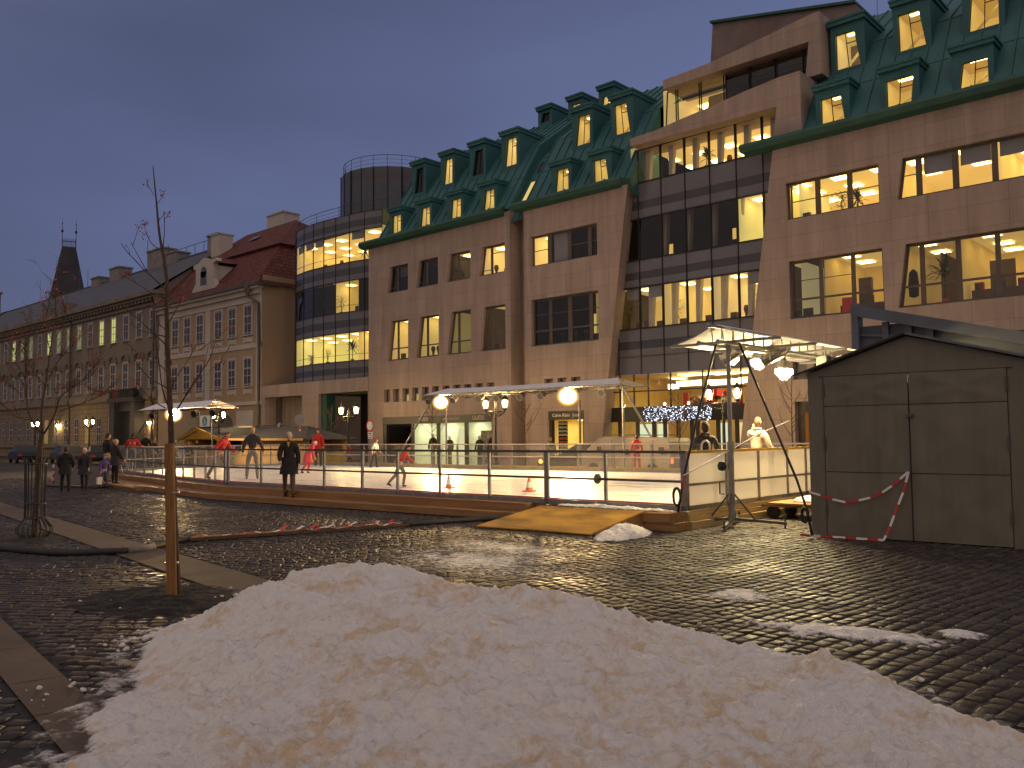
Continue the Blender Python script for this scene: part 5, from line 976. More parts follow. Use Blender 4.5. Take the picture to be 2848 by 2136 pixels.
m.build('tiled_roof', 'red_tile', h2, fix=False)
m = MB(); m.bar((-70.3, 32.4, 12.72), (-54.2, 32.4, 12.72), .22, .18); m.bar((-54.15, 32.45, 12.72), (-54.15, 34, 12.72), .2, .18); m.build('gutter', 'galv_dark', h2)
m = MB(); m.tube([(-55.4, 32.35, 12.6), (-55.35, 32.4, 11.9), (-54.55, 32.75, 11.4), (-54.55, 32.85, 8), (-54.55, 32.85, .1)], .11, 7); m.lathe([(.11, 11.9), (.22, 12.5), (.22, 12.75)], (-55.4, 32.4, 0), 8); m.build('drainpipe', 'galv_dark', h2)
m = MB()   # baroque dormer
m.prism([(-64.9, 33.0, 12.8), (-61.0, 33.0, 12.8), (-61.2, 33.0, 13.6), (-61.5, 33.0, 14.1), (-61.5, 33.0, 15.3), (-60.9, 33.0, 15.4), (-61.0, 33.0, 15.65), (-62.0, 33.0, 15.6), (-62.9, 33.0, 15.9), (-63.8, 33.0, 15.6), (-64.6, 33.0, 15.5), (-64.6, 33.0, 15.2), (-64.2, 33.0, 15.1), (-64.2, 33.0, 14.0), (-64.7, 33.0, 13.5)], (0, .4, 0))
m.box(-64.1, 33.4, 13, -61.6, 36, 15.2); d_ = m.build('dormer', 'white_plaster', h2)
m = MB(); m.box(-63.4, 32.97, 13.75, -62.5, 33.0, 14.8); m.lathe([(.45, 0), (.45, .03)], (-62.95, 32.97, 14.75), 14, 'y'); m.build('window', 'dark_pane', d_)
m = MB(); m.quad((-64.3, 33.3, 15.35), (-62.85, 33.3, 16.0), (-62.85, 37, 16.2), (-64.3, 37, 15.5)); m.quad((-62.85, 33.3, 16.0), (-61.3, 33.3, 15.35), (-61.3, 37, 15.5), (-62.85, 37, 16.2)); m.build('dormer_roof', 'red_tile', d_, fix=False)
for a, Y, z0, z1, w, dd in ((-68.6, 37, 15.5, 19.3, 1.5, 1.2), (-65.6, 41, 19, 21.3, 2.6, 1.6)):
    m = MB(); m.box(a-w/2, Y, z0, a+w/2, Y+dd, z1); m.box(a-w/2-.08, Y-.08, z1, a+w/2+.08, Y+dd+.08, z1+.12); m.build('chimney', 'white_plaster', h2)
m = MB(); m.quad((-65.5, 38.35, 18.45), (-64.3, 38.35, 18.45), (-64.3, 38.95, 18.9), (-65.5, 38.95, 18.9)); m.xf(Matrix.Translation((0, -.05, .05))); m.build('skylight', 'glass_panel', h2)
for x in (-64.2, -59.3):
    m = MB(); m.lathe([(1.0, 0), (1.0, .06)], (x, FY-.05, 2.5), 18, 'y'); m.box(x-1.0, FY-.06, 0, x+1.0, FY-.01, 2.5); m.build('arched_door', 'dark_bronze', h2)
m = MB(); m.box(-57.7, FY-.10, 0, -55.4, FY-.03, 3.75); m.build('entrance_panel', 'white_plaster', h2)
m = MB(); m.box(-57.3, FY-.11, 2.3, -55.5, FY-.105, 2.62); m.build('entrance_light', em('entrance_glow', (1, .62, .25), 1.6), h2)
t = thing('pedestrian_sign', 'square white pedestrian zone sign board on the ochre house', 'sign', (-62.2, 32.85, 2.7))
m = MB(); m.box(-63.0, 32.84, 2.68, -61.4, 32.88, 3.53); m.build('board', 'white_plastic', t)
m = MB(); m.lathe([(.36, -.01), (.36, .01)], (-62.2, 32.83, 3.1), 20, 'y'); m.build('disc', 'cloth_teal', t)
m = MB(); m.ball((-62.2, 32.815, 3.3), .05, 8, 6); m.bar((-62.2, 32.815, 3.25), (-62.2, 32.815, 3.05), .13, .02, up=(0, 1, 0)); m.bar((-62.2, 32.815, 3.07), (-62.3, 32.815, 2.85), .06, .02, up=(0, 1, 0)); m.bar((-62.2, 32.815, 3.07), (-62.1, 32.815, 2.85), .06, .02, up=(0, 1, 0)); m.bar((-62.02, 32.815, 3.12), (-62.02, 32.815, 2.9), .05, .02, up=(0, 1, 0)); m.build('walking_figure', 'white_plastic', t)
t = thing('hanging_shop_sign', 'dark wrought iron shop sign bracket on the ochre house', 'sign', (-58.8, 32, 3.5))
m = MB(); m.tube([(-58.8, 33, 3.9), (-58.8, 32.0, 3.9)], .03, 5); m.tube([(-58.8+.25*math.cos(a/3), 32.1+.02*a, 3.5+.25*math.sin(a/3)) for a in range(0, 20)], .04, 5); m.ball((-58.8, 32.2, 3.55), .16, 8, 6); m.build('ironwork', 'black_iron', t)
t = thing('security_camera', 'white security camera on the wall of the stone passage', 'security camera', (-53, 33, 2.6))
m = MB(); m.bar((-53.25, 33.75, 2.75), (-52.75, 33.35, 2.6), .16, .14); m.build('body', 'white_plastic', t); m = MB(); m.tube([(-53.1, 33.7, 2.7), (-53.2, 34.4, 2.45)], .03, 6); m.build('bracket', 'white_plastic', t)

# distant roofs and tower
t = thing('gothic_tower', 'distant dark gothic tower with steep wedge roof and crested ridge', 'tower', (-219, 80, 0), R_(70.2))
m = MB(); m.box(-4.4, -3, 0, 4.4, 4, 31); hang(m.build('shaft', 'dark_slate'), t)
m = MB(); b0 = [(-4.9, -3.5, 30.5), (4.9, -3.5, 30.5), (4.9, 4.5, 30.5), (-4.9, 4.5, 30.5)]; b1 = [(-1.5, 0, 48.6), (1.5, 0, 48.6), (1.5, 1, 48.6), (-1.5, 1, 48.6)]
m.add(b0+b1, [(0, 1, 5, 4), (1, 2, 6, 5), (2, 3, 7, 6), (3, 0, 4, 7), (4, 5, 6, 7)]); hang(m.build('roof', 'dark_slate'), t)
m = MB(); m.box(-1.45, .4, 49.9, 1.45, .6, 50.05)
for k in range(11): m.bar((-1.4+k*.28, .5, 48.6), (-1.4+k*.28, .5, 50.7), .09)
hang(m.build('ridge_crest', 'black_iron'), t)
for x in (-1.5, 1.5):
    m = MB(); m.lathe([(.07, 48.5), (.06, 52), (.26, 52.2), (.26, 52.6), (.06, 52.9), (.05, 54), (.14, 54.2), (.04, 54.6), (.02, 55.6)], (x, .5, 0), 8); hang(m.build('finial', 'black_iron'), t)
for x in (-1.9, 2.2):
    m = MB(); m.box(x-.8, -3.6, 31, x+.8, 0, 34.2); m.prism([(x-1.0, -3.7, 34.2), (x+1.0, -3.7, 34.2), (x, -3.7, 37)], (0, 3.5, 0)); hang(m.build('roof_dormer', 'dark_slate'), t)
t = thing('far_house', 'far grey-roofed house at the left edge behind the long cream house', 'house', (-150, 33, 0))
m = MB(); m.box(-190, 33.5, 0, -131, 50, 15); m.build('wall', 'grey_plaster', t)
m = MB(); m.quad((-190, 33, 15), (-131, 33, 15), (-131, 40, 19.6), (-190, 40, 19.6)); m.quad((-190, 40, 19.6), (-131, 40, 19.6), (-131, 50, 15), (-190, 50, 15)); m.poly([(-131, 33.5, 15), (-131, 50, 15), (-131, 40, 19.5)]); m.build('roof', 'slate', t, fix=False)
for x, w, h in ((-154, 3.2, 23.5), (-143, 5, 23.3)):
    m = MB(); m.box(x-w/2, 40, 19, x+w/2, 42, h); m.box(x-w/2-.2, 39.8, h, x+w/2+.2, 42.2, h+.25); m.build('chimney', 'grey_plaster', t)
m = MB(); m.tube([(-143, 41, 23), (-143, 41, 29)], .05, 4)
for z, w in ((25.5, 1.2), (27, 1), (28.5, 1.3)): m.tube([(-143-w, 41, z), (-143+w, 41, z)], .03, 4)
m.build('aerial', 'galv_dark', t)
t = thing('church_spire', 'thin far-off church spire left of the gothic tower', 'spire', (-240, 70, 0))
m = MB(); m.lathe([(4, 20), (3.2, 30), (2.2, 31.5), (1.4, 35), (.6, 38), (.5, 41), (.8, 41.5), (.2, 43), (.08, 48)], (-240, 70, 0), 8); m.build('spire_roof', 'dark_slate', t)
# ------------------------------------------------------------------ lighting canopies over the rink
def canopy_x(label, x0, x1, yc, hw, zr, ze, legs, rafters):
    t = thing('lighting_canopy', label, 'canopy', ((x0+x1)/2, yc, 0), group='white fabric canopies carrying the rink floodlights')
    m = MB(); n = 10
    for s in (-1, 1):
        for k in range(n):
            a, b_ = k/n, (k+1)/n; xa, xb = lerp(x0, x1, a), lerp(x0, x1, b_); sag = lambda u: -.05*math.sin(u*math.pi)
            i0 = .9 if k == 0 else 0; i1 = .9 if k == n-1 else 0
            m.quad((xa+i0*.9, yc, zr+sag(a)), (xb-i1*.9, yc, zr+sag(b_)), (xb, yc+s*hw, ze+sag(b_)*.5), (xa, yc+s*hw, ze+sag(a)*.5))
    m.build('fabric_roof', 'fabric_white', t, fix=False)
    m = MB(); A = [(yc, zr-.12), (yc-.28, zr-.42), (yc+.28, zr-.42)]
    for y, z in A: m.tube([(x0+.6, y, z), (x1-.6, y, z)], .03, 6)
    x = x0+.7; k = 0
    while x < x1-1: 
        for (ya, za), (yb, zb) in zip(A, A[1:]+A[:1]): m.tube([(x, ya, za), (x+.55, yb, zb)], .014, 5)
        x += .55
    m.tube([(x0, yc-hw, ze), (x1, yc-hw, ze)], .025, 6); m.tube([(x0, yc+hw, ze), (x1, yc+hw, ze)], .025, 6)
    for x in rafters: m.tube([(x, yc-hw, ze), (x, yc, zr-.42), (x, yc+hw, ze)], .022, 5)
    m.build('truss', 'galv', t)
    for P in legs: m = MB(); m.tube(P, .045, 8); m.build('pole', 'galv', t)
    return t
cm = canopy_x('long white canopy on the far side of the rink in front of the shops', -31.3, -19.6, 28.6, 1.0, 4.06, 3.72, [[(-30.6, 28.6, 3.5), (-30.6, 28.6, 0)], [(-20.2, 28.6, 3.7), (-19.0, 28.9, 1.5), (-18.2, 29.1, 0)], [(-20.2, 28.6, 3.7), (-20.2, 28.6, 0)], [(-31.0, 28.2, 3.7), (-33.4, 28.5, 1.5), (-35, 28.7, 0)]], (-31.2, -28, -25, -22, -19.7))
canopy_x('white canopy at the far left end of the rink, partly behind the young tree', -55.4, -46.4, 25.6, 1.0, 4.05, 3.58, [[(-54.9, 25.0, 3.4), (-54.9, 25.0, 0)], [(-47.2, 25.4, 3.4), (-47.2, 25.4, 0)], [(-55.2, 25.4, 3.4), (-57.5, 25.5, 1.9), (-59.5, 25.6, 0.3)]], (-55.2, -52, -49, -46.6))
t = thing('lighting_canopy', 'nearest white canopy on lattice masts beside the grey shed', 'canopy', (-8.0, 17, 0), group='white fabric canopies carrying the rink floodlights')
XC, Y0, Y1, ZR, ZE = -8.05, 14.15, 20.6, 3.80, 3.50
m = MB(); n = 8
for s in (-1, 1):
    for k in range(n):
        a, b_ = k/n, (k+1)/n; ya, yb = lerp(Y0+.25, Y1-.25, a), lerp(Y0+.25, Y1-.25, b_); yA, yB = lerp(Y0+.55, Y1, a), lerp(Y0+.55, Y1, b_); f = lambda u: .06*math.sin(u*math.pi*3)**2
        e = 4
        for j in range(e):
            u0, u1 = j/e, (j+1)/e; sg = lambda u: -.06*math.sin(u*math.pi)
            P = lambda yr, ye, u: (XC+s*1.12*u, lerp(yr, ye, u), lerp(ZR, ZE, u)+sg(u))
            m.quad(P(ya, yA, u0), P(yb, yB, u0), P(yb, yB, u1), P(ya, yA, u1))
m.build('fabric_roof', 'fabric_white', t, fix=False, smooth=True)
for y in (Y0+.55, Y0+2.1, Y0+3.6, Y0+5.2, Y1):
    m = MB(); m.tube([(XC-1.15, y, ZE-.02), (XC+1.15, y, ZE-.02)], .028, 8); m.tube([(XC-1.1, y, ZE), (XC, y-.1, ZR-.03), (XC+1.1, y, ZE)], .016, 6); m.build('cross_bar', 'galv', t)
m = MB(); A = [(XC, ZR-.05), (XC-.2, ZR-.36), (XC+.2, ZR-.36)]
for x, z in A:
    m.tube([(x, Y0, z), (x, Y1, z)], .03, 8); m.ball((x, Y0-.01, z), .045, 8, 6)
y = Y0+.1
while y < Y1-.5:
    for (xa, za), (xb, zb) in zip(A, A[1:]+A[:1]): m.tube([(xa, y, za), (xb, y+.42, zb)], .012, 5)
    y += .42
m.build('truss', 'galv', t)
for (mx_, my_) in ((-8.0, 14.78), (-8.05, 19.3)):
    m = MB(); m.tube([(mx_, my_, .12), (mx_, my_, 1.55)], .062, 10); m.tube([(mx_, my_, 1.5), (mx_, my_, ZE)], .045, 10); m.lathe([(.08, 1.46), (.08, 1.6)], (mx_, my_, 0), 10); m.build('mast', 'galv', t)
    m = MB()
    for a in (20, 110, 200, 290):
        c, s = math.cos(R_(a)), math.sin(R_(a)); m.bar((mx_, my_, .16), (mx_+c*.98, my_+s*.98, .10), .05, .05); m.bar((mx_+c*.05, my_+s*.05, .62), (mx_+c*.42, my_+s*.42, .15), .03, .03); m.tube([(mx_+c*.95, my_+s*.95, .22), (mx_+c*.95, my_+s*.95, 0.0)], .018, 6)
    m.build('outrigger', 'galv_dark', t)
m = MB(); m.lathe([(.01, 0), (.07, .02), (.09, .1), (.06, .17), (.01, .18)], (-8.13, 14.68, 1.05), 9); m.build('winch', 'black_rubber', t)
m = MB(); m.tube([(-8.12, 14.7, .62), (-8.2, 14.7, .62), (-8.2, 14.7, .85), (-8.12, 14.7, .85)], .015, 6); m.build('crank_handle', 'galv_dark', t)
def strap(label, pts, r=.022, mat='black_rubber', name='guy_strap'):
    m = MB(); m.tube(pts, r, 6); return tag(m.build(name, mat, smooth=True), label, 'strap', 'guy straps of the nearest canopy')
strap('black guy strap running down left of the near mast to the rink corner', [(-8.15, 14.6, 3.45), (-8.28, 14.05, 2.0), (-8.38, 13.72, .95), (-8.44, 13.6, .34)])
strap('long black guy strap falling right of the near mast to the shed foot', [(-7.75, 14.75, 3.45), (-7.05, 14.45, 2.1), (-6.45, 14.2, .95), (-6.25, 14.12, .45), (-6.12, 14.0, .05)])
strap('thin dark line tied to the far mast above the shed edge', [(-7.3, 17.6, 3.45), (-6.9, 16.8, 2.9)], .012)
def coil(label, c, R, r, n, tilt):
    m = MB(); P = []
    for k in range(n*14):
        a = 2*math.pi*k/14; P.append((c[0]+R*.45*math.cos(a)*1.0, c[1]+.02*math.sin(a*1.7)-.004*k/14, c[2]+R*math.sin(a)*(1+.06*math.sin(k))))
    m.tube(P, r, 5); return tag(m.build('cable_coil', 'black_rubber', smooth=True), label, 'cable coil')
coil('black coil of cable tied to the guy strap at the rink corner', (-8.42, 13.55, .62), .16, .016, 4, 0); coil('black bundle of cable hanging at the foot of the long guy strap', (-6.24, 14.02, .38), .12, .02, 5, 0)
m = MB(); m.tube([(-8.37, 13.7, 1.0), (-8.1, 14.6, 1.35)], .014, 5); m.tube([(-8.1, 14.6, 1.35), (-7.6, 15.2, 1.75), (-7.2, 15.6, 1.98)], .012, 5); tag(m.build('barrier_tape', 'white_plastic'), 'thin white tape tied between guy strap and near mast', 'tape')
m = MB(); m.bar((-8.36, 13.68, 1.0), (-8.33, 13.62, .75), .03, .008); tag(m.build('tape_end', 'red_plastic'), 'loose red tape end dangling from the guy strap', 'tape')

# ------------------------------------------------------------------ floodlights and par cans
em('flood_glare', (1.0, .62, .20), 5.0); em('flood_glare_outer', (1.0, .48, .10), .9)  # emissive colours for the imitated glare around the floodlights
def flood(loc, yawd, pitchd, label, sc=1.0):
    t = thing('floodlight', label, 'floodlight', loc, R_(yawd), 'large lit floodlights under the canopies')
    M = Matrix.Rotation(R_(pitchd), 4, 'X')
    m = MB(); m.prism([(-.40*sc, .02, -.30*sc), (.40*sc, .02, -.30*sc), (.40*sc, .02, .30*sc), (-.40*sc, .02, .30*sc)], (0, .10, 0)); m.add([(-.40*sc, .12, -.30*sc), (.40*sc, .12, -.30*sc), (.40*sc, .12, .30*sc), (-.40*sc, .12, .30*sc), (-.2*sc, .42*sc, -.15*sc), (.2*sc, .42*sc, -.15*sc), (.2*sc, .42*sc, .15*sc), (-.2*sc, .42*sc, .15*sc)], [(0, 1, 5, 4), (1, 2, 6, 5), (2, 3, 7, 6), (3, 0, 4, 7), (4, 5, 6, 7)]); m.xf(M); hang(m.build('housing', 'galv_dark'), t)
    m = MB(); m.poly([(.35*sc*math.cos(R_(a)), .012, .31*sc*math.sin(R_(a))) for a in range(0, 360, 20)]); m.xf(M); o = hang(m.build('lamp_face', 'flood_face', fix=False), t); m = MB(); ri = [(math.cos(R_(a)), math.sin(R_(a))) for a in range(0, 361, 20)]
    for (ca_, sa_), (cb_, sb_) in zip(ri, ri[1:]): m.quad((.35*sc*ca_, .010, .31*sc*sa_), (.35*sc*cb_, .010, .31*sc*sb_), (.42*sc*cb_, -.03, .37*sc*sb_), (.42*sc*ca_, -.03, .37*sc*sa_)); m.quad((.42*sc*ca_, -.03, .37*sc*sa_), (.42*sc*cb_, -.03, .37*sc*sb_), (.52*sc*cb_, -.07, .46*sc*sb_), (.52*sc*ca_, -.07, .46*sc*sa_), 1)
    m.xf(M); hang(m.build('glare_ring', ['flood_glare', 'flood_glare_outer'], fix=False), t)  # two glowing rings around the face imitate the lamp's glare
    m = MB(); m.tube([(-.43*sc, .1, 0), (-.43*sc, .1, .42*sc), (.43*sc, .1, .42*sc), (.43*sc, .1, 0)], .02, 5); hang(m.build('bracket', 'galv_dark'), t); return t
flood((-30.05, 27.75, 3.36), 34, 10, 'lit floodlight at the left end of the long far canopy', .78); flood((-22.35, 27.75, 3.36), 30, 10, 'lit floodlight at the right end of the long far canopy', .9)
flood((-50.4, 24.6, 3.22), 52, 8, 'glaring floodlight of the far left canopy, seen behind the young tree', 1.0)
def parcan(loc, yawd, pitchd, label, mat='galv', face='dark_pane', L=.42, r=.14, grp='unlit spotlight cans under the canopies'):
    t = thing('spotlight', label, 'spotlight', loc, R_(yawd), grp); M = Matrix.Rotation(R_(pitchd), 4, 'X')
    m = MB(); m.lathe([(r*1.25, -.02), (r*1.25, .0), (r, .01), (r, L*.7), (r*.75, L*.9), (r*.3, L)], (0, 0, 0), 14, 'y'); m.xf(M); hang(m.build('can', mat, smooth=False), t)
    m = MB(); m.lathe([(.002, -.024), (r*1.02, -.024), (r*1.02, -.022), (.002, -.022)], (0, 0, 0), 14, 'y'); m.xf(M); hang(m.build('lens', face), t)
    m = MB(); m.tube([(-r*1.15, L*.3, 0), (-r*1.15, L*.3, r*1.9), (r*1.15, L*.3, r*1.9), (r*1.15, L*.3, 0)], .012, 5); m.tube([(0, L*.3, r*1.9), (0, L*.3, r*2.8)], .015, 5); hang(m.build('yoke', 'galv_dark'), t); return t
for x, l in ((-31.0, 'spotlight can at the very left end of the long far canopy'), (-29.3, 'spotlight can just right of the left floodlight'), (-27.6, 'spotlight can above the left lantern of the middle street lamp'), (-26.5, 'spotlight can above the right lantern of the middle street lamp'), (-25.1, 'spotlight can right of the middle street lamp, under the canopy'), (-23.9, 'spotlight can next left of the right floodlight'), (-20.7, 'spotlight can at the right end of the long far canopy')):
    parcan((x, 27.8, 3.42), 10, 22, l)
for x, l in ((-53.3, 'spotlight can left of the glaring floodlight'), (-47.9, 'spotlight can right of the glaring floodlight'), (-45.9+.2, 'spotlight can at the right end of the far left canopy')): parcan((x, 24.6, 3.2), 25, 15, l, r=.18)
parcan((-8.55, 15.6, 3.22), -75, 30, 'chrome spotlight can with red filter left of the near mast', 'chrome', 'red_plastic', .5, .11, 'chrome cans of the near canopy'); parcan((-8.2, 16.6, 3.24), -75, 26, 'longer chrome spotlight can right behind the near mast', 'chrome', 'dark_pane', .6, .12, 'chrome cans of the near canopy')
def globe(loc, label, s=1.0):
    t = thing('globe_light', label, 'work light', loc, 0, 'bright globe work lights under the nearest canopy')
    m = MB(); m.ball((0, 0, 0), .14*s, 12, 10, sc=(1, 1, 1.05)); hang(m.build('globe', 'globe_glow', smooth=True), t)
    m = MB(); m.lathe([(.03, .35), (.05, .25), (.17, .08), (.19, .03), (.18, .02), (.03, .2)], (0, 0, 0), 14); hang(m.build('reflector', 'chrome', smooth=True), t)
    m = MB()
    for a in range(0, 360, 45): c, q = math.cos(R_(a)), math.sin(R_(a)); m.tube([(c*.17*s, q*.17*s, .05), (c*.175*s, q*.175*s, -.06), (c*.05, q*.05, -.19*s)], .006, 4)
    hang(m.build('wire_guard', 'galv_dark'), t); m = MB(); m.tube([(0, 0, .33), (0, 0, .5)], .015, 5); hang(m.build('hook', 'galv_dark'), t); return t
globe((-8.35, 17.9, 3.12), 'brightest globe light, hung lowest in the middle of the nearest canopy', 1.15)
globe((-8.6, 17.2, 3.3), 'globe light close under the fabric, left of the lowest globe'); globe((-8.75, 16.3, 3.34), 'globe light close under the fabric, nearest the mast', .9)
t = thing('wrapped_light', 'unlit lamp wrapped in crumpled clear plastic at the right of the canopy', 'work light', (-7.75, 18.6, 3.1))
m = MB(); m.ball((0, 0, 0), .2, 9, 7, sc=(1, 1, 1)); m.v = [tuple(Vector(v)*(1+.2*mnoise.noise(Vector(v)*9))) for v in m.v]; hang(m.build('plastic_wrap', 'fabric_white'), t); m = MB(); m.box(-.12, -.12, .1, .12, .12, .34); hang(m.build('housing', 'black_iron'), t)

# ------------------------------------------------------------------ historic street lamps
def lamp_proto(label, loc, rz):
    t = thing('street_lamp', label, 'street lamp', loc, rz, 'twin-lantern iron street lamps along the street')
    m = MB(); m.lathe([(.20, 0), (.20, .25), (.15, .32), (.17, .40), (.11, .55), (.09, .95), (.105, 1.0), (.065, 1.1), (.055, 2.5), (.08, 2.55), (.05, 2.62), (.05, 2.95), (.075, 3.0), (.04, 3.06), (.05, 3.14), (.02, 3.2), (.035, 3.26), (.005, 3.34)], (0, 0, 0), 12); hang(m.build('post', 'black_iron', smooth=False), t)
    m = MB()
    for s in (-1, 1):
        m.tube([(0, 0, 2.72), (s*.2, 0, 2.66), (s*.4, 0, 2.74), (s*.55, 0, 2.84), (s*.6, 0, 2.95)], .026, 6); m.tube([(0, 0, 2.88), (s*.3, 0, 2.90), (s*.5, 0, 2.86), (s*.6, 0, 2.90)], .022, 6)
        m.tube([(s*(.3+.085*math.cos(a/3.)*(1-a/40)), 0, 2.80+.085*math.sin(a/3.)*(1-a/40)) for a in range(24)], .014, 5); m.tube([(s*(.14+.06*math.cos(a/3.)), 0, 2.80+.06*math.sin(a/3.)) for a in range(20)], .012, 5)
    hang(m.build('arm', 'black_iron'), t)
    for s in (-1, 1):
        x = s*.6; m = MB()
        for k in range(6):
            a = R_(60*k+30); c, q = math.cos(a), math.sin(a); m.tube([(x+c*.10, q*.10, 3.0), (x+c*.17, q*.17, 3.42)], .010, 4); m.tube([(x+c*.17, q*.17, 3.42), (x+math.cos(a+R_(60))*.17, math.sin(a+R_(60))*.17, 3.42)], .010, 4)
        m.lathe([(.02, 2.93), (.11, 2.98), (.11, 3.0)], (x, 0, 0), 6); m.lathe([(.20, 3.42), (.15, 3.5), (.07, 3.56), (.07, 3.6), (.03, 3.63), (.045, 3.68), (.005, 3.76)], (x, 0, 0), 6); o = hang(m.build('lantern', 'black_iron'), t)
        m = MB(); m.lathe([(.04, 3.06), (.07, 3.12), (.09, 3.24), (.085, 3.34), (.03, 3.40)], (x, 0, 0), 10); c = m.build('lantern_glow', 'lantern_glow', smooth=True); c.parent = o
    return t
l0 = lamp_proto('twin-lantern lamp in front of the middle shop window, under the long canopy', (-27.7, 29, 0), R_(2))
dup(l0, (-38.9, 29, 0), R_(6), 'twin-lantern lamp in front of the dark passage gate'); dup(l0, (-15.95, 29, 0), R_(-3), 'twin-lantern lamp behind the near mast, right of the light garland')
dup(l0, (-50.7, 27.7, 0), R_(0), 'twin-lantern lamp rising behind the yellow market stall'); dup(l0, (-74.2, 29, 0), R_(4), 'twin-lantern lamp far left before the rusticated ground floor'); dup(l0, (-85.4, 28.6, 0), R_(0), 'leftmost twin-lantern lamp, behind the caged tree')
for x, z in ((-91.5, 3.15), (-70.9-.5, 3.1)):
    t = thing('wall_lamp', 'small lit wall lamp on the cream house, %s' % ('between the two far lamps' if x < -80 else 'right of the second far lamp'), 'wall lamp', (x, FY-.3, z)); m = MB(); m.ball((0, 0, 0), .13, 8, 6); hang(m.build('glow', 'lantern_glow'), t); m = MB(); m.lathe([(.15, .12), (.02, .25)], (0, 0, 0), 8); m.bar((0, 0, .2), (0, .3, .2), .03); hang(m.build('bracket', 'black_iron'), t)

# ------------------------------------------------------------------ market stall
t = thing('market_stall', 'yellow wooden market stall with dark blue roof behind the far fence', 'stall', (-47, 28, 0))
m = MB(); m.box(-54.2, 27.3, 0, -40.4, 30, .95); m.box(-54.2, 29.8, .95, -40.4, 30, 1.75); m.box(-47.3, 27.35, .95, -40.4, 27.5, 1.62); m.box(-54.2, 27.3, .95, -53.4, 30, 1.75); m.build('counter_wall', 'stall_yellow', t)
m = MB(); m.prism([(-54.5, 27.0, 1.7), (-40.0, 27.0, 1.62), (-42.2, 28.6, 2.36), (-54.5, 28.6, 2.42)], (0, .02, .06)); m.prism([(-54.5, 30.4, 1.7), (-40.0, 30.4, 1.62), (-42.2, 28.6, 2.36), (-54.5, 28.6, 2.42)], (0, .02, .06)); m.poly([(-40, 27, 1.65), (-40, 30.4, 1.65), (-42.2, 28.6, 2.4)]); m.build('roof', 'blue_roof', t, fix=False)
m = MB(); m.bar((-54.6, 26.9, 1.70), (-52.0, 26.9, 2.36), .22, .08, up=(0, 1, 0)); m.bar((-52.0, 26.9, 2.36), (-49.2, 26.9, 1.72), .22, .08, up=(0, 1, 0)); m.bar((-49.2, 26.9, 1.70), (-40.2, 26.9, 1.66), .12, .08, up=(0, 1, 0)); m.prism([(-54.4, 26.98, 1.72), (-49.4, 26.98, 1.72), (-52, 26.98, 2.32)], (0, .1, 0))
m.bar((-53.6, 26.95, 0), (-53.6, 26.95, 1.75), .12); m.bar((-49.3, 26.95, 0), (-49.3, 26.95, 1.75), .14); m.build('gable_frame', 'stall_yellow', t)
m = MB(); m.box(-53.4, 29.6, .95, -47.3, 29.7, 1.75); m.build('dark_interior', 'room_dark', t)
m = MB(); m.tube([(-56, 28.6, 2.5), (-44.6, 28.6, 2.52)], .03, 5); m.build('ridge_rail', 'black_iron', t)

# ------------------------------------------------------------------ traffic signs
t = thing('traffic_sign', 'round red-rimmed no-vehicles sign with small plates on a pole', 'traffic sign', (-35.7, 28, 0))
m = MB(); m.tube([(-35.69, 28.04, 0), (-35.69, 28.04, 2.65)], .035, 8); m.build('pole', 'galv', t)
m = MB(); m.lathe([(.002, -.012), (.30, -.012), (.30, .012), (.002, .012)], (-35.69, 27.98, 2.34), 26, 'y'); m.build('disc', 'red_plastic', t)
m = MB(); m.lathe([(.002, -.02), (.225, -.02), (.225, .0), (.002, .0)], (-35.69, 27.975, 2.34), 26, 'y'); m.build('white_centre', 'white_plastic', t)
m = MB(); m.box(-35.88, 27.97, 1.85, -35.50, 27.99, 2.02); m.box(-35.86, 27.97, 1.68, -35.52, 27.99, 1.83); m.build('plate', 'white_plastic', t)
m = MB(); m.box(-35.82, 27.962, 1.91, -35.58, 27.968, 1.96); m.box(-35.80, 27.962, 1.73, -35.6, 27.968, 1.77); m.build('plate_print', 'black_iron', t)
t = thing('traffic_sign', 'sign seen almost edge-on on a red and white pole before the passage', 'traffic sign', (-42.1, 28, 0))
m = MB()
for k in range(8): m.tube([(-42.1, 28, k*.37), (-42.1, 28, (k+1)*.37)], .04, 8, k % 2)
m.build('pole', ['red_plastic', 'white_plastic'], t); m = MB(); m.lathe([(.002, -.012), (.30, -.012), (.30, .012), (.002, .012)], (0, 0, 0), 22, 'y'); m.xf(Matrix.Translation((-42.1, 27.95, 2.78)) @ Matrix.Rotation(R_(38), 4, 'Z')); m.build('disc', 'galv', t)

# ------------------------------------------------------------------ cones on the ice
for (x, y), l in (((-17.07, 16.03), 'orange and white cone on the ice, left of the other cone'), ((-14.32, 16.19), 'orange and white cone on the ice just left of the gate')):
    t = thing('traffic_cone', l, 'traffic cone', (x, y, .36), .3, 'two traffic cones on the ice'); m = MB(); m.box(-.13, -.13, 0, .13, .13, .03); m.lathe([(.095, .03), (.078, .10)], (0, 0, 0), 14); m.lathe([(.046, .24), (.02, .345), (.018, .35)], (0, 0, 0), 14); hang(m.build('cone_body', 'orange_plastic'), t); m = MB(); m.lathe([(.0785, .10), (.047, .24)], (0, 0, 0), 14); hang(m.build('white_sleeve', 'white_plastic'), t)

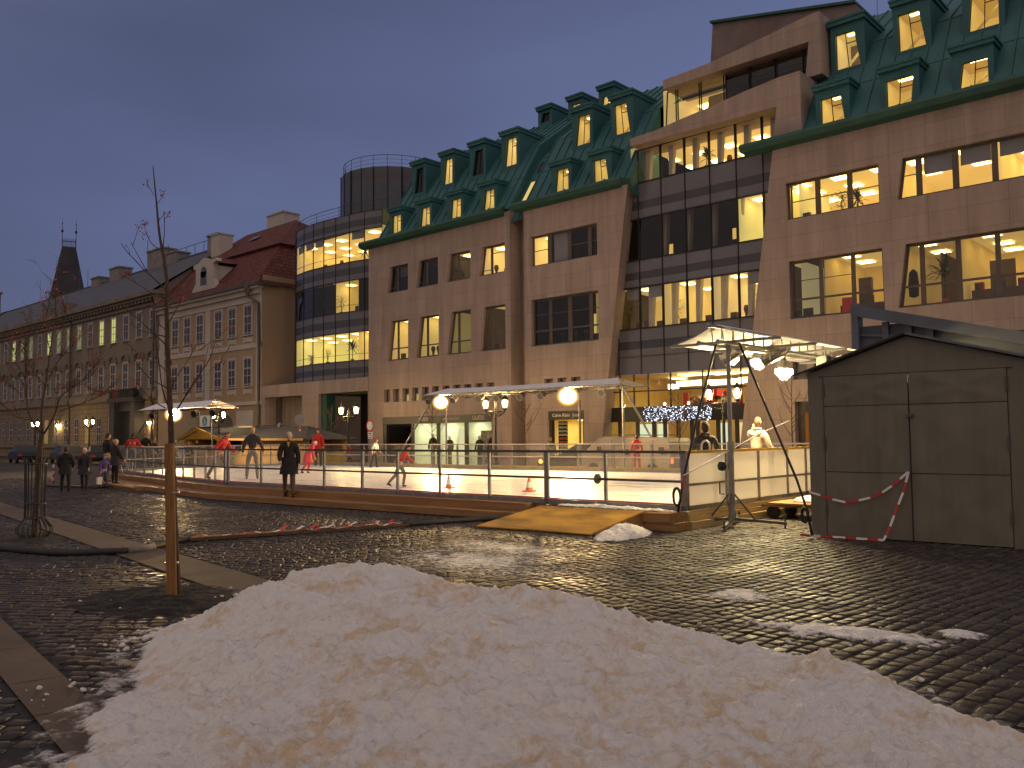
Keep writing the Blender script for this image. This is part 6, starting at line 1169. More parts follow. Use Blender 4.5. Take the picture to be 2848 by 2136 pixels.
# ------------------------------------------------------------------ grey steel shed
t = thing('shed', 'dark grey-olive steel shed with double doors and low gabled roof', 'shed', (-4.7, 14.4, 0))
G = [(-6.28, 14.36, 0), (-3.0, 14.52, 0)]; U = (Vector(G[1])-Vector(G[0])).normalized(); Nn = Vector((-U.y, U.x, 0)); L = 4.0; O = Vector(G[0])
def sp_(s, dpt, z): p = O+U*s+Nn*dpt; return (p.x, p.y, z)
HE, HP, PK = 2.76, 3.29, 1.62
m = MB()
def dent(nx, nz, s0, s1, z0, z1, off, amp):
    idx = {}
    for j in range(nz+1):
        for i in range(nx+1):
            s = lerp(s0, s1, i/nx); z = lerp(z0, z1, j/nz); u = i/nx*2-1; v = j/nz*2-1; cr = max(0, 1-min(abs(u-v), abs(u+v))*2.2); b = amp*cr*(1-max(abs(u), abs(v))**4)+amp*.6*mnoise.noise((s*1.3, z*1.3, s0)); idx[(i, j)] = len(m.v); m.v.append(sp_(s, off-b, z))
    for j in range(nz):
        for i in range(nx): m.f.append([idx[(i, j)], idx[(i+1, j)], idx[(i+1, j+1)], idx[(i, j+1)]]); m.mi.append(0)
W_ = 3.45
m.quad(sp_(0, 0, 0), sp_(.27, 0, 0), sp_(.27, 0, HE), sp_(0, 0, HE)); m.quad(sp_(3.02, 0, 0), sp_(W_, 0, 0), sp_(W_, 0, HE), sp_(3.02, 0, HE))
m.poly([sp_(0, 0, HE), sp_(W_, 0, HE), sp_(PK, 0, HP)]); m.quad(sp_(.27, 0, 2.70), sp_(3.02, 0, 2.70), sp_(3.02, 0, HE), sp_(.27, 0, HE))
m.quad(sp_(0, 0, 0), sp_(0, 4, 0), sp_(0, 4, HE), sp_(0, 0, HE)); m.quad(sp_(W_, 0, 0), sp_(W_, 4, 0), sp_(W_, 4, HE), sp_(W_, 0, HE)); m.quad(sp_(0, 4, 0), sp_(W_, 4, 0), sp_(W_, 4, HE), sp_(0, 4, HE)); m.quad(sp_(0, 0, .002), sp_(W_, 0, .002), sp_(W_, 4, .002), sp_(0, 4, .002))
m.build('shell', 'shed_paint', t, fix=False)
for s0, s1, nm in ((.275, 1.62, 0), (1.635, 3.015, 1)):
    m = MB()
    for z0, z1 in ((.03, 1.09), (1.10, 2.19), (2.20, 2.695)): dent(14, 12, s0, s1, z0, z1, -.012, .011)
    d_ = m.build('door_leaf', 'shed_paint', t, smooth=True, fix=False)
    sh = s0+.0 if nm == 0 else s1
    for z in (.35, 1.45, 2.35): m = MB(); m.bar(sp_(sh, -.02, z), sp_(sh, -.02, z+.22), .03); m.build('hinge', 'galv_dark', d_)
m = MB(); m.bar(sp_(1.628, -.02, .03), sp_(1.628, -.02, 1.75), .016, .012)
for z in (1.095, 2.195): m.bar(sp_(.3, -.014, z), sp_(3.0, -.014, z), .008, .010)
m.bar(sp_(.27, -.01, .03), sp_(.27, -.01, 2.7), .010, .010); m.bar(sp_(3.02, -.01, .03), sp_(3.02, -.01, 2.7), .010, .010); m.bar(sp_(.2, -.01, 2.70), sp_(3.1, -.01, 2.70), .012, .010)
m.build('door_seam', 'black_joint', t)
m = MB(); m.bar(sp_(1.60, -.05, 2.0), sp_(1.70, -.05, 2.02), .05, .04); m.build('padlock', 'cloth_jeans', t)
m = MB(); m.prism([sp_(-.18, -.12, HE-.04), sp_(PK, -.12, HP+.02), sp_(PK, -.12, HP+.06), sp_(-.18, -.12, HE)], Nn*4.3); m.prism([sp_(PK, -.12, HP+.02), sp_(W_+.2, -.12, HE-.03), sp_(W_+.2, -.12, HE+.01), sp_(PK, -.12, HP+.06)], Nn*4.3); m.build('roof', 'shed_roof', t)
m = MB(); m.bar(sp_(-.18, -.13, HE-.02), sp_(PK, -.13, HP+.04), .05, .03); m.build('verge', 'black_iron', t)
tp = [(-6.27, .75), (-6.08, .70), (-5.88, .64), (-5.67, .60), (-5.45, .64), (-5.27, .69), (-5.08, .78), (-4.93, .89), (-4.67, 1.12)]
m = MB()
def tape_run(m, P, n):
    P = [Vector(p) for p in P]; T = sum((b_-a).length for a, b_ in zip(P, P[1:])); k = 0
    for a, b_ in zip(P, P[1:]):
        c = max(1, round((b_-a).length/.09))
        for i in range(c): m.bar(a+(b_-a)*i/c, a+(b_-a)*(i+1)/c, .035, .006, mi=(k//2) % 2, up=(0, 1, 0)); k += 1
tape_run(m, [(x, 14.36+(x+6.28)*.05-.09, z) for x, z in tp], 1); tape_run(m, [(-4.67, 14.36, 1.12), (-4.76, 14.34, .79), (-4.87, 14.32, .51), (-4.96, 14.29, .25), (-5.05, 14.24, .03), (-5.3, 14.22, .03), (-5.65, 14.2, .03), (-6.05, 14.16, .03), (-6.4, 14.14, .03)], 1)
tag(m.build('barrier_tape', ['white_plastic', 'red_plastic']), 'red and white barrier tape looped across the shed doors', 'tape')
t = thing('low_cart', 'low metal cart with snowy load between side fence and shed', 'cart', (-7.6, 16.8, 0)); m = MB(); m.bar((-8.3, 16.6, .28), (-6.5, 16.9, .28), .05); m.bar((-8.3, 17.5, .28), (-6.5, 17.8, .28), .05); m.box(-8.2, 16.6, .30, -6.6, 17.7, .34); m.build('deck', 'timber', t)
for x, y in ((-8.1, 16.7), (-6.7, 16.9), (-8.1, 17.5)): m = MB(); m.lathe([(.14, -.03), (.14, .03)], (x, y, .14), 12, 'y'); m.build('wheel', 'black_rubber', t)
m = MB(); m.ball((-7.3, 17.2, .36), .5, 10, 6, sc=(1.2, .8, .25)); m.build('snow_load', 'snow_clean', t, smooth=True)
# steel stage structure behind the shed
t = thing('steel_container_frame', 'blue-grey ribbed steel wall with long sloping beam behind the shed', 'steel structure', (-5, 20, 0))
m = MB(); m.box(-7.66, 20, 0, -7.50, 20.3, 4.72); m.bar((-7.5, 20.05, 4.55), (-4.1, 20.05, 3.62), .28, .25); m.bar((-4.1, 20.05, 3.62), (3.0, 20.05, 2.2), .28, .25); m.build('beam', 'steel_blue', t)
m = MB(); m.box(-7.5, 20.2, 0, -6.2, 20.26, 4.2); m.prism([(-6.2, 20.2, 0), (3, 20.2, 0), (3, 20.2, 2.2), (-6.2, 20.2, 4.2)], (0, .06, 0)); m.build('wall_sheet', 'steel_blue', t)
for x in (-7.0, -6.5, -6.05): m = MB(); m.box(x, 20.08, 0, x+.14, 20.2, 4.25-(x+7)*.25); m.build('rib', 'steel_blue', t)
m = MB(); m.bar((-7.5, 20.12, 4.0), (-6.1, 20.12, 3.85), .05); m.build('cross_rail', 'galv_dark', t)
m = MB(); m.prism([(-5.4, 21.6, 0), (6, 21.6, 0), (6, 21.6, 4.4), (-5.4, 21.6, 3.95)], (0, .1, 0)); m.build('rear_sheet', 'steel_blue', t)

# ------------------------------------------------------------------ vehicles
def wheel(par, x, y, r, w):
    m = MB(); m.lathe([(r*.55, -w/2), (r*.95, -w/2), (r, -w/4), (r, w/4), (r*.95, w/2), (r*.55, w/2)], (x, y, r), 18, 'y'); o = hang(m.build('wheel', 'black_rubber'), par); m = MB(); m.lathe([(.02, -w*.45), (r*.6, -w*.4), (r*.6, w*.4), (.02, w*.45)], (x, y, r), 10, 'y'); k = hang(m.build('rim', 'galv'), o)
def car(loc, rz, label, paint, estate=False, lights=True):
    t = thing('parked_car', label, 'car', loc, R_(rz), 'dark cars parked at the far left'); W_ = .80
    prof = [(-2.05, .30), (-2.08, .55), (-1.95, .78), (-1.15, .88)]+([(-1.85, .9), (-1.75, 1.30), (.35, 1.36)] if estate else [(-1.35, .92), (-.75, 1.30), (.35, 1.36)])[0:0]
    low = [(-2.05, .28), (-2.1, .55), (-2.02, .80), (-1.2, .87), (1.05, .88), (1.85, .72), (2.08, .58), (2.08, .30)]
    m = MB(); sec = []
    for s, ins in ((-W_, .06), (-W_*.97, 0), (W_*.97, 0), (W_, .06)):
        sec.append([(x*(1-ins*.3), s, z+(ins*.4 if z < .4 else -ins*.2)) for x, z in low])
    n = len(low)
    for a, b_ in zip(sec, sec[1:]): m.add(a+b_, [(i, (i+1) % n, n+(i+1) % n, n+i) for i in range(n)])
    m.poly(sec[0]); m.poly(sec[-1]); hang(m.build('body', paint), t)
    top = [(-1.95, .82), (-1.8, 1.26), (-1.6, 1.34), (.25, 1.37), (1.1, .86)] if estate else [(-1.55, .86), (-.85, 1.30), (-.6, 1.36), (.2, 1.37), (1.1, .87)]
    m = MB(); a = [(x, -W_*.95 if z < 1 else -W_*.78, z) for x, z in top]; b_ = [(x, -y, z) for x, y, z in a]; n = len(top)
    m.add(a+b_, [tuple(range(n)), tuple(range(n, 2*n))]+[(i, i+1, n+i+1, n+i) for i in range(n-1)]); hang(m.build('cabin', paint), t)
    for s in (-1, 1):
        m = MB(); q = [(x*.93-.02, s*(W_*.965 if z < 1 else W_*.80), lerp(1.1, z, .78)) for x, z in top]; m.poly(q); hang(m.build('side_window', 'car_glass', fix=False), t)
    m = MB(); m.quad((1.12, -W_*.8, .9), (1.12, W_*.8, .9), (.32, W_*.7, 1.34), (.32, -W_*.7, 1.34)); hang(m.build('windscreen', 'car_glass', fix=False), t)
    for s in (-1, 1):
        m = MB(); m.box(-2.1, s*.62-.12, .55, -2.06, s*.62+.12, .72); hang(m.build('tail_light', 'red_plastic'), t); m = MB(); m.box(2.02, s*.58-.14, .52, 2.09, s*.58+.14, .66); hang(m.build('headlight', 'galv'), t)
    for x in (-1.3, 1.3):
        for s in (-1, 1): wheel(t, x, s*.72, .30, .18)
    return t
pm('car_glass', (.010, .010, .011), .3, spec=.25); pm('paint_blue', (.010, .012, .020), .5, 0); pm('paint_silver', (.10, .095, .085), .45, .2); pm('paint_black', (.010, .010, .011), .45); pm('paint_maroon', (.035, .012, .013), .45)
car((-74.5, 24.2, 0), 172, 'dark blue saloon parked at the far left edge', 'paint_blue'); car((-69.8, 25.6, 0), 170, 'silver-grey estate car parked behind the caged tree', 'paint_silver', True); car((-62.6, 25.2, 0), 165, 'black car parked behind the two walking people', 'paint_black'); car((-57.2, 26.0, 0), 168, 'dark maroon car mostly hidden by the people at the rink corner', 'paint_maroon', True)
t = thing('van', 'white delivery van parked between the rink and the shop entrance', 'van', (-20.4, 29.6, 0), R_(180), None)
pm('paint_white', (.36, .32, .26), .4, 0, var=.08, vs=1.5, coat=.2)
m = MB(); low = [(-2.2, .25), (-2.25, .7), (-2.2, 1.45), (-2.1, 1.60), (.9, 1.68), (1.25, 1.60), (1.85, 1.08), (2.15, .95), (2.28, .7), (2.28, .28)]; n = len(low)
a = [(x, -.86 if z < 1.2 else -.80, z) for x, z in low]; b_ = [(x, -y, z) for x, y, z in a]; m.add(a+b_, [tuple(range(n)), tuple(range(n, 2*n))]+[(i, (i+1) % n, n+(i+1) % n, n+i) for i in range(n)]); hang(m.build('body', 'paint_white'), t)
for s in (-1, 1):
    m = MB(); m.poly([(.55, s*.835, 1.05), (1.62, s*.85, 1.08), (1.2, s*.80, 1.50), (.55, s*.805, 1.50)]); hang(m.build('side_window', 'dark_pane', fix=False), t)
    m = MB(); m.box(-.35, s*.858, .95, -.02, s*.87, 1.16); m.box(-2.0, s*.862, 1.0, -1.75, s*.872, 1.25); hang(m.build('door_badge', 'furniture'), t)
    m = MB()
    for x in (.48, -.62, -1.5): m.box(x, s*.861, .4, x+.012, s*.868, 1.55)
    hang(m.build('panel_seam', 'black_joint'), t)
    m = MB(); m.box(2.22, s*.6-.16, .62, 2.29, s*.6+.16, .84); hang(m.build('headlight', 'white_lamp'), t); m = MB(); m.box(-2.27, s*.7-.05, .62, -2.2, s*.7+.06, .80); hang(m.build('tail_light', 'red_lamp'), t)
    m = MB(); m.box(1.0, s*.93, 1.08, 1.1, s*1.05, 1.28); hang(m.build('mirror', 'black_iron'), t)
m = MB(); m.quad((1.87, -.76, 1.10), (1.87, .76, 1.10), (1.3, .72, 1.58), (1.3, -.72, 1.58)); hang(m.build('windscreen', 'dark_pane', fix=False), t)
m = MB()
for y in (-.6, .6): m.bar((-1.6, y, 1.72), (.7, y, 1.74), .03)
hang(m.build('roof_rack', 'galv_dark'), t)
for x in (-1.45, 1.45):
    for s in (-1, 1): wheel(t, x, s*.76, .31, .2)
t = thing('parked_car', 'low dark car with lit amber lamp in front of the small shop door', 'car', (-22.7, 29.0, 0), R_(100)); t['label'] = 'low dark car with amber lamp nosed in beside the white van'
tt = car((-23.6, 30.6, 0), 200, 'dark car with amber side lamp half hidden left of the white van', 'paint_black'); bpy.data.objects.remove(t); tt['group'] = 'dark cars parked by the van'
m = MB(); m.ball((1.9, .83, .6), .09, 8, 6); hang(m.build('indicator', 'amber_lamp'), tt)
m = MB(); m.ball((-1.9, .83, .6), .12, 8, 6); hang(m.build('hazard_light', 'amber_lamp'), tt)
# bicycle and barrier by the walkers
t = thing('bicycle', 'bicycle leaning behind the onlookers at the rink corner', 'bicycle', (-36.3, 15.2, 0), R_(20))
for x in (-.5, .5): m = MB(); m.tube([(x+.32*math.cos(a*.3142), 0, .34+.32*math.sin(a*.3142)) for a in range(21)], .018, 5); m.tube([(x-.3, 0, .34), (x+.3, 0, .34)], .004, 3); m.tube([(x, 0, .04), (x, 0, .64)], .004, 3); hang(m.build('wheel', 'black_rubber'), t)
m = MB(); m.tube([(-.5, 0, .34), (-.05, 0, .34), (.35, 0, .82), (-.2, 0, .8), (-.05, 0, .34)], .018, 5); m.tube([(-.5, 0, .34), (-.2, 0, .8), (-.23, 0, .92)], .016, 5); m.tube([(.5, 0, .34), (.35, 0, .82), (.33, 0, .98)], .018, 5); hang(m.build('frame', 'white_plastic'), t)
m = MB(); m.tube([(.25, -.25, 1.0), (.35, -.1, 1.0), (.35, .1, 1.0), (.25, .25, 1.0)], .014, 5); hang(m.build('handlebar', 'galv'), t); m = MB(); m.ball((-.24, 0, .95), .1, 8, 5, sc=(1.2, .7, .4)); hang(m.build('saddle', 'black_rubber'), t)
t = thing('crowd_barrier', 'low pale crowd barrier behind the two walking people', 'barrier', (-33.2, 12.6, 0), R_(12))
m = MB(); m.box(-1.4, -.03, .12, 1.3, .03, .82); hang(m.build('board', 'cloth_grey'), t); m = MB(); m.box(-1.5, -.3, 0, 1.4, .3, .08); hang(m.build('base', 'black_rubber'), t)
m = MB()
for k in range(6): m.bar((-1.42, -.05, .12+k*.12), (-1.42, -.05, .24+k*.12), .07, .02, mi=k % 2)
hang(m.build('striped_post', ['red_plastic', 'white_plastic']), t)
# ------------------------------------------------------------------ bare trees
def tree(name, label, limbs, rt, grp=None, twigs=0, seed=1, berries=0, tw=(.25, .8), trunk_mat='bark', spread=.5):
    """limbs: list of (points, r0, r1); the first is the trunk"""
    r = random.Random(seed); b = limbs[0][0][0]; t = thing(name, label, 'tree', b, 0, grp)
    def seg(P, n=3):
        P = [Vector(p) for p in P]; out = []
        for i in range(len(P)-1):
            p0 = P[max(i-1, 0)]; p1 = P[i]; p2 = P[i+1]; p3 = P[min(i+2, len(P)-1)]
            for k in range(n): u = k/n; out.append(.5*((2*p1)+(p2-p0)*u+(2*p0-5*p1+4*p2-p3)*u*u+(3*p1-p0-3*p2+p3)*u**3))
        return out+[P[-1]]
    m = MB(); P = seg(limbs[0][0], 4); k = len(P); m.tube([p+Vector((mnoise.noise(p*3)*.012, mnoise.noise(p*3+Vector((5, 0, 0)))*.012, 0)) for p in P], [lerp(limbs[0][1], limbs[0][2], i/(k-1)) for i in range(k)], 9); m.build('trunk', trunk_mat, t, smooth=True)
    m = MB(); tips = []; ends = []
    for pts, ra, rb in limbs[1:]:
        P = seg(pts); k = len(P); m.tube([p+Vector((mnoise.noise(p*6)*.01, 0, mnoise.noise(p*6+Vector((3, 0, 0)))*.01)) for p in P], [lerp(ra, rb, i/(k-1)) for i in range(k)], 6); ends.append(P[-1])
        for i in range(twigs):
            u = r.uniform(.25, 1); q = P[min(k-1, int(u*(k-1)))]; dv = (P[min(k-1, int(u*(k-1))+1)]-P[max(0, int(u*(k-1))-1)]).normalized(); dv = (dv+Vector((r.gauss(0, spread), r.gauss(0, spread), abs(r.gauss(0.15, spread*.7))))).normalized(); l = r.uniform(*tw)
            a = q+dv*l*.5+Vector((r.gauss(0, .02), r.gauss(0, .02), .02)); e_ = q+dv*l+Vector((r.gauss(0, .05), r.gauss(0, .05), .05)); rr0 = max(.004, rb*.9); m.tube([q, a, e_], [rr0, rr0*.7, .0025], 4); tips.append(e_)
            for j in range(2):
                f = a+(e_-a)*r.uniform(0, .8); d2 = (dv+Vector((r.gauss(0, .6), r.gauss(0, .6), r.gauss(.1, .5)))).normalized(); g = f+d2*l*r.uniform(.25, .5); m.tube([f, g], [rr0*.6, .002], 3); tips.append(g)
    m.build('branches', 'bark', t, smooth=True)
    if berries:
        m = MB(); pool = tips+ends+ends
        for i in range(berries):
            c = r.choice(pool)
            for j in range(r.randint(4, 9)): m.ball(c+Vector((r.gauss(0, .025), r.gauss(0, .025), r.gauss(-.03, .02))), r.uniform(.006, .010), 5, 4)
        o = m.build('berry_clusters', 'berry', t); o['kind'] = 'stuff'
    return t
def vp(base, ax, pts, depth):
    """points given sideways along the view-perpendicular axis and upwards, each limb leaning its own way in depth"""
    out = []; n = len(pts); fw = Vector((-ax[1], ax[0], 0))
    for i, (s, z) in enumerate(pts): q = Vector((base[0]+ax[0]*s, base[1]+ax[1]*s, z))+fw*(depth*i/max(1, n-1)); out.append(tuple(q))
    return out
AX = (.676, .737)  # across the picture
def t1(L, dp): # read off the photograph, 2.06 mm of tree per unit
    P = [(x, 2.06-(y-1455)*.00206) for x, y in L]
    return vp((-9.29, 4.57), AX, [((x-452.7)*.00206-.0134*z, z) for x, z in P], dp)
T1 = [(vp((-9.29, 4.57), AX, [(0.035, 0), (0.0, .6), (-.03, 1.3), (-.055, 1.8)], 0)+t1([(430, 1430), (415, 1100), (408, 900), (405, 750), (390, 600), (370, 490), (350, 330), (335, 180), (325, 85)], 0.1), .043, .004)]
for L, a, dp in (([(383, 575), (330, 535), (300, 500), (270, 450)], .012, .2), ([(392, 570), (415, 480), (430, 380)], .012, -.2), ([(405, 790), (310, 690), (250, 620), (222, 565)], .014, -.3), ([(310, 690), (270, 610), (240, 538)], .010, -.1), ([(405, 830), (330, 810), (240, 750), (160, 705), (92, 658)], .014, .4), ([(412, 985), (470, 930), (520, 880), (535, 850)], .014, -.4), ([(410, 1050), (290, 1015), (190, 975), (135, 930)], .016, .5), ([(410, 1095), (330, 1000), (260, 925), (228, 880)], .014, -.5), ([(418, 1330), (300, 1265), (200, 1160), (165, 1080)], .016, .4), ([(425, 1440), (400, 1330), (385, 1150), (378, 1000), (386, 850)], .018, -.25), ([(428, 1340), (470, 1235), (510, 1150), (540, 1070)], .015, .3), ([(470, 1445), (540, 1350), (620, 1250), (680, 1180), (722, 1100)], .02, -.4), ([(515, 1370), (560, 1280), (585, 1200), (597, 1080)], .014, .3), ([(590, 1120), (640, 1070), (682, 1032)], .008, .2), ([(640, 1235), (690, 1215), (735, 1185)], .007, -.2), ([(440, 1200), (430, 1100), (445, 950), (460, 760)], .012, -.3), ([(405, 1440), (330, 1400), (260, 1350), (208, 1300)], .014, .4), ([(408, 910), (455, 800), (460, 740)], .01, .3), ([(405, 860), (450, 850), (560, 820)], .01, -.2), ([(410, 1010), (340, 960), (320, 880)], .01, .3), ([(415, 1240), (380, 1200), (340, 1180), (200, 1060)], .011, -.3), ([(350, 330), (362, 300)], .005, .05), ([(345, 270), (320, 230), (295, 205)], .006, .05), ([(362, 420), (382, 400)], .005, -.05)):
    T1.append((t1(L, dp), a*.5, .003))
tree('young_tree', 'young bare rowan tree with red berries tied to a wooden stake', T1, 0, 'bare young trees', twigs=1, seed=5, berries=34, tw=(.06, .22), spread=.4)
t = thing('tree_stake', 'stout round wooden stake holding the young rowan tree upright', 'stake', (-9.19, 4.62, 0)); m = MB(); ST = [(-9.20, 4.50, 0), (-9.23, 4.49, .8), (-9.27, 4.48, 1.70)]
m.tube(ST, [.056, .054, .052], 12); m.build('post', 'stake_wood', t, smooth=False)
m = MB()
for z in (1.15, .38): m.lathe([(.075, z), (.078, z+.012), (.075, z+.022)], (-9.26, 4.52, 0), 12)
m.build('binding_wire', 'galv', t)
def t2(L, dp):
    P = [(x, 1.75-(y-995)*.00164) for x, y in L]
    return vp((-16.85, 5.67), AX, [((x-365)*.00164-.0225*z, z) for x, z in P], dp)
T2 = [(vp((-16.85, 5.67), AX, [(.0, 0), (.02, .5), (.05, 1.1)], 0)+t2([(430, 1150), (436, 1000), (445, 920)], 0), .056, .042)]
for L, a, b_, dp in (([(438, 930), (330, 780), (265, 640), (238, 500), (215, 330), (200, 150), (190, -60), (150, -250)], .042, .006, .4), ([(448, 920), (450, 780), (465, 600), (505, 390), (540, 200), (570, 0), (620, -250), (640, -600), (655, -900)], .05, .006, -.2), ([(470, 920), (560, 800), (630, 680), (690, 540), (800, 455), (960, 360), (1060, 260), (1160, 150)], .036, .006, -.5), ([(240, 510), (140, 440), (0, 370), (-120, 300)], .018, .005, .5), ([(640, 670), (800, 610), (960, 535), (1060, 450), (1170, 345)], .018, .005, .4), ([(490, 410), (380, 300), (270, 170), (200, 90), (120, -60)], .02, .005, .5), ([(505, 430), (640, 430), (810, 430), (905, 410)], .014, .004, -.4), ([(520, 320), (640, 150), (760, 40), (900, -60), (1010, -150)], .018, .004, -.5), ([(215, 200), (120, 40), (40, -120)], .014, .004, .3), ([(560, 60), (470, -120), (420, -330), (400, -500)], .016, .004, .4), ([(600, -150), (720, -330), (780, -480)], .012, .004, -.3), ([(330, 770), (230, 740), (100, 600), (-60, 540)], .014, .004, -.4), ([(620, -350), (560, -520), (540, -700)], .010, .003, .2), ([(700, 530), (760, 420), (900, 260), (910, 140)], .012, .004, .5), ([(240, 420), (340, 260), (390, 60)], .012, .004, -.4), ([(200, 60), (260, -120), (290, -280)], .010, .004, .3), ([(900, 390), (950, 440), (1000, 460)], .006, .003, .1)):
    T2.append((t2(L, dp), a*.55, b_*.65))
tree('caged_tree', 'larger bare rowan tree inside an iron tree guard, haze of red berries', T2, 0, 'bare young trees', twigs=15, seed=8, berries=150, tw=(.18, .55), spread=.55)
t = thing('tree_guard', 'tall dark iron tree guard of vertical bars flaring at the foot', 'tree guard', (-16.85, 5.67, 0)); m = MB()
for k in range(18):
    a = 2*math.pi*k/18; c, s = math.cos(a), math.sin(a); m.tube([(-16.85+c*rr_, 5.67+s*rr_, z) for rr_, z in ((.20, .02), (.29, .12), (.29, .19), (.165, .36), (.16, .6), (.175, 1.36), (.22, 1.45))], .009, 5)
for z, R in ((.36, .165), (.62, .16), (1.33, .175)): m.tube([(-16.85+R*math.cos(a*.3142), 5.67+R*math.sin(a*.3142), z) for a in range(21)], .012, 5)
m.build('bars', 'black_iron', t)
def small_tree(x, y, h, label, seed, w=1.0):
    r = random.Random(seed); Lm = [([(x, y, 0), (x+.02, y, h*.25), (x-.02, y, h*.48), (x+.03, y, h)], .05, .008)]
    for k in range(11):
        z0 = h*(.42+.5*k/11); a = r.uniform(0, 6.28); l = w*r.uniform(.5, 1.0)*(1.25-.7*k/11); Lm.append(([(x, y, z0), (x+math.cos(a)*l*.45, y+math.sin(a)*l*.45, z0+l*.45), (x+math.cos(a)*l*.75, y+math.sin(a)*l*.75, z0+l*1.05)], .014, .004))
    return tree('street_tree', label, Lm, 0, 'small bare street trees', twigs=4, seed=seed, tw=(.15, .45))
small_tree(-32.6, 29.5, 3.9, 'small bare tree in front of the left shop windows', 21); small_tree(-26.4, 29.6, 4.2, 'small bare tree before the pink wall between the two shops', 22); small_tree(-17.8, 28.9, 3.7, 'dark bare tree in front of the lit shop entrance', 23, 1.3); small_tree(-14.2, 31, 3.8, 'bare tree at the wall just left of the shed', 24); small_tree(-41.6, 29.8, 3.6, 'thin bare tree before the passage, by the edge-on sign', 25)
m = MB(); m.tube([(-27.6, 28.9, 0), (-27.58, 28.9, 3.7)], .05, 8); tag(m.build('dark_pole', 'black_iron'), 'plain dark pole left of the middle street lamp', 'pole'); m = MB(); m.tube([(-22.1, 28.2, 0), (-22.1, 28.2, 3.2)], .05, 8); tag(m.build('dark_pole', 'galv_dark'), 'plain pole below the right floodlight', 'pole')

# ------------------------------------------------------------------ people
DG = None
def skin_mesh(nodes, edges, sub=1):
    """one continuous surface grown over a jointed skeleton"""
    me = bpy.data.meshes.new('sk'); names = list(nodes); me.from_pydata([nodes[n][0] for n in names], [(names.index(a), names.index(b_)) for a, b_ in edges], [])
    o = bpy.data.objects.new('sk', me); COL.objects.link(o); o.modifiers.new('s', 'SKIN')
    if not me.skin_vertices: 
        bm = bmesh.new(); bm.from_mesh(me); bm.verts.layers.skin.verify(); bm.to_mesh(me); bm.free()
    for i, n in enumerate(names): sv = me.skin_vertices[0].data[i]; r = nodes[n][1]; sv.radius = (r, r) if not isinstance(r, tuple) else r; sv.use_root = (i == 0)
    o.modifiers['s'].use_smooth_shade = True
    q = o.modifiers.new('u', 'SUBSURF'); q.levels = sub; q.render_levels = sub
    bpy.context.view_layer.update(); dg = bpy.context.evaluated_depsgraph_get(); ev = o.evaluated_get(dg).to_mesh(); res = ([tuple(v.co) for v in ev.vertices], [tuple(p.vertices) for p in ev.polygons]); o.evaluated_get(dg).to_mesh_clear(); bpy.data.objects.remove(o); bpy.data.meshes.remove(me); return res
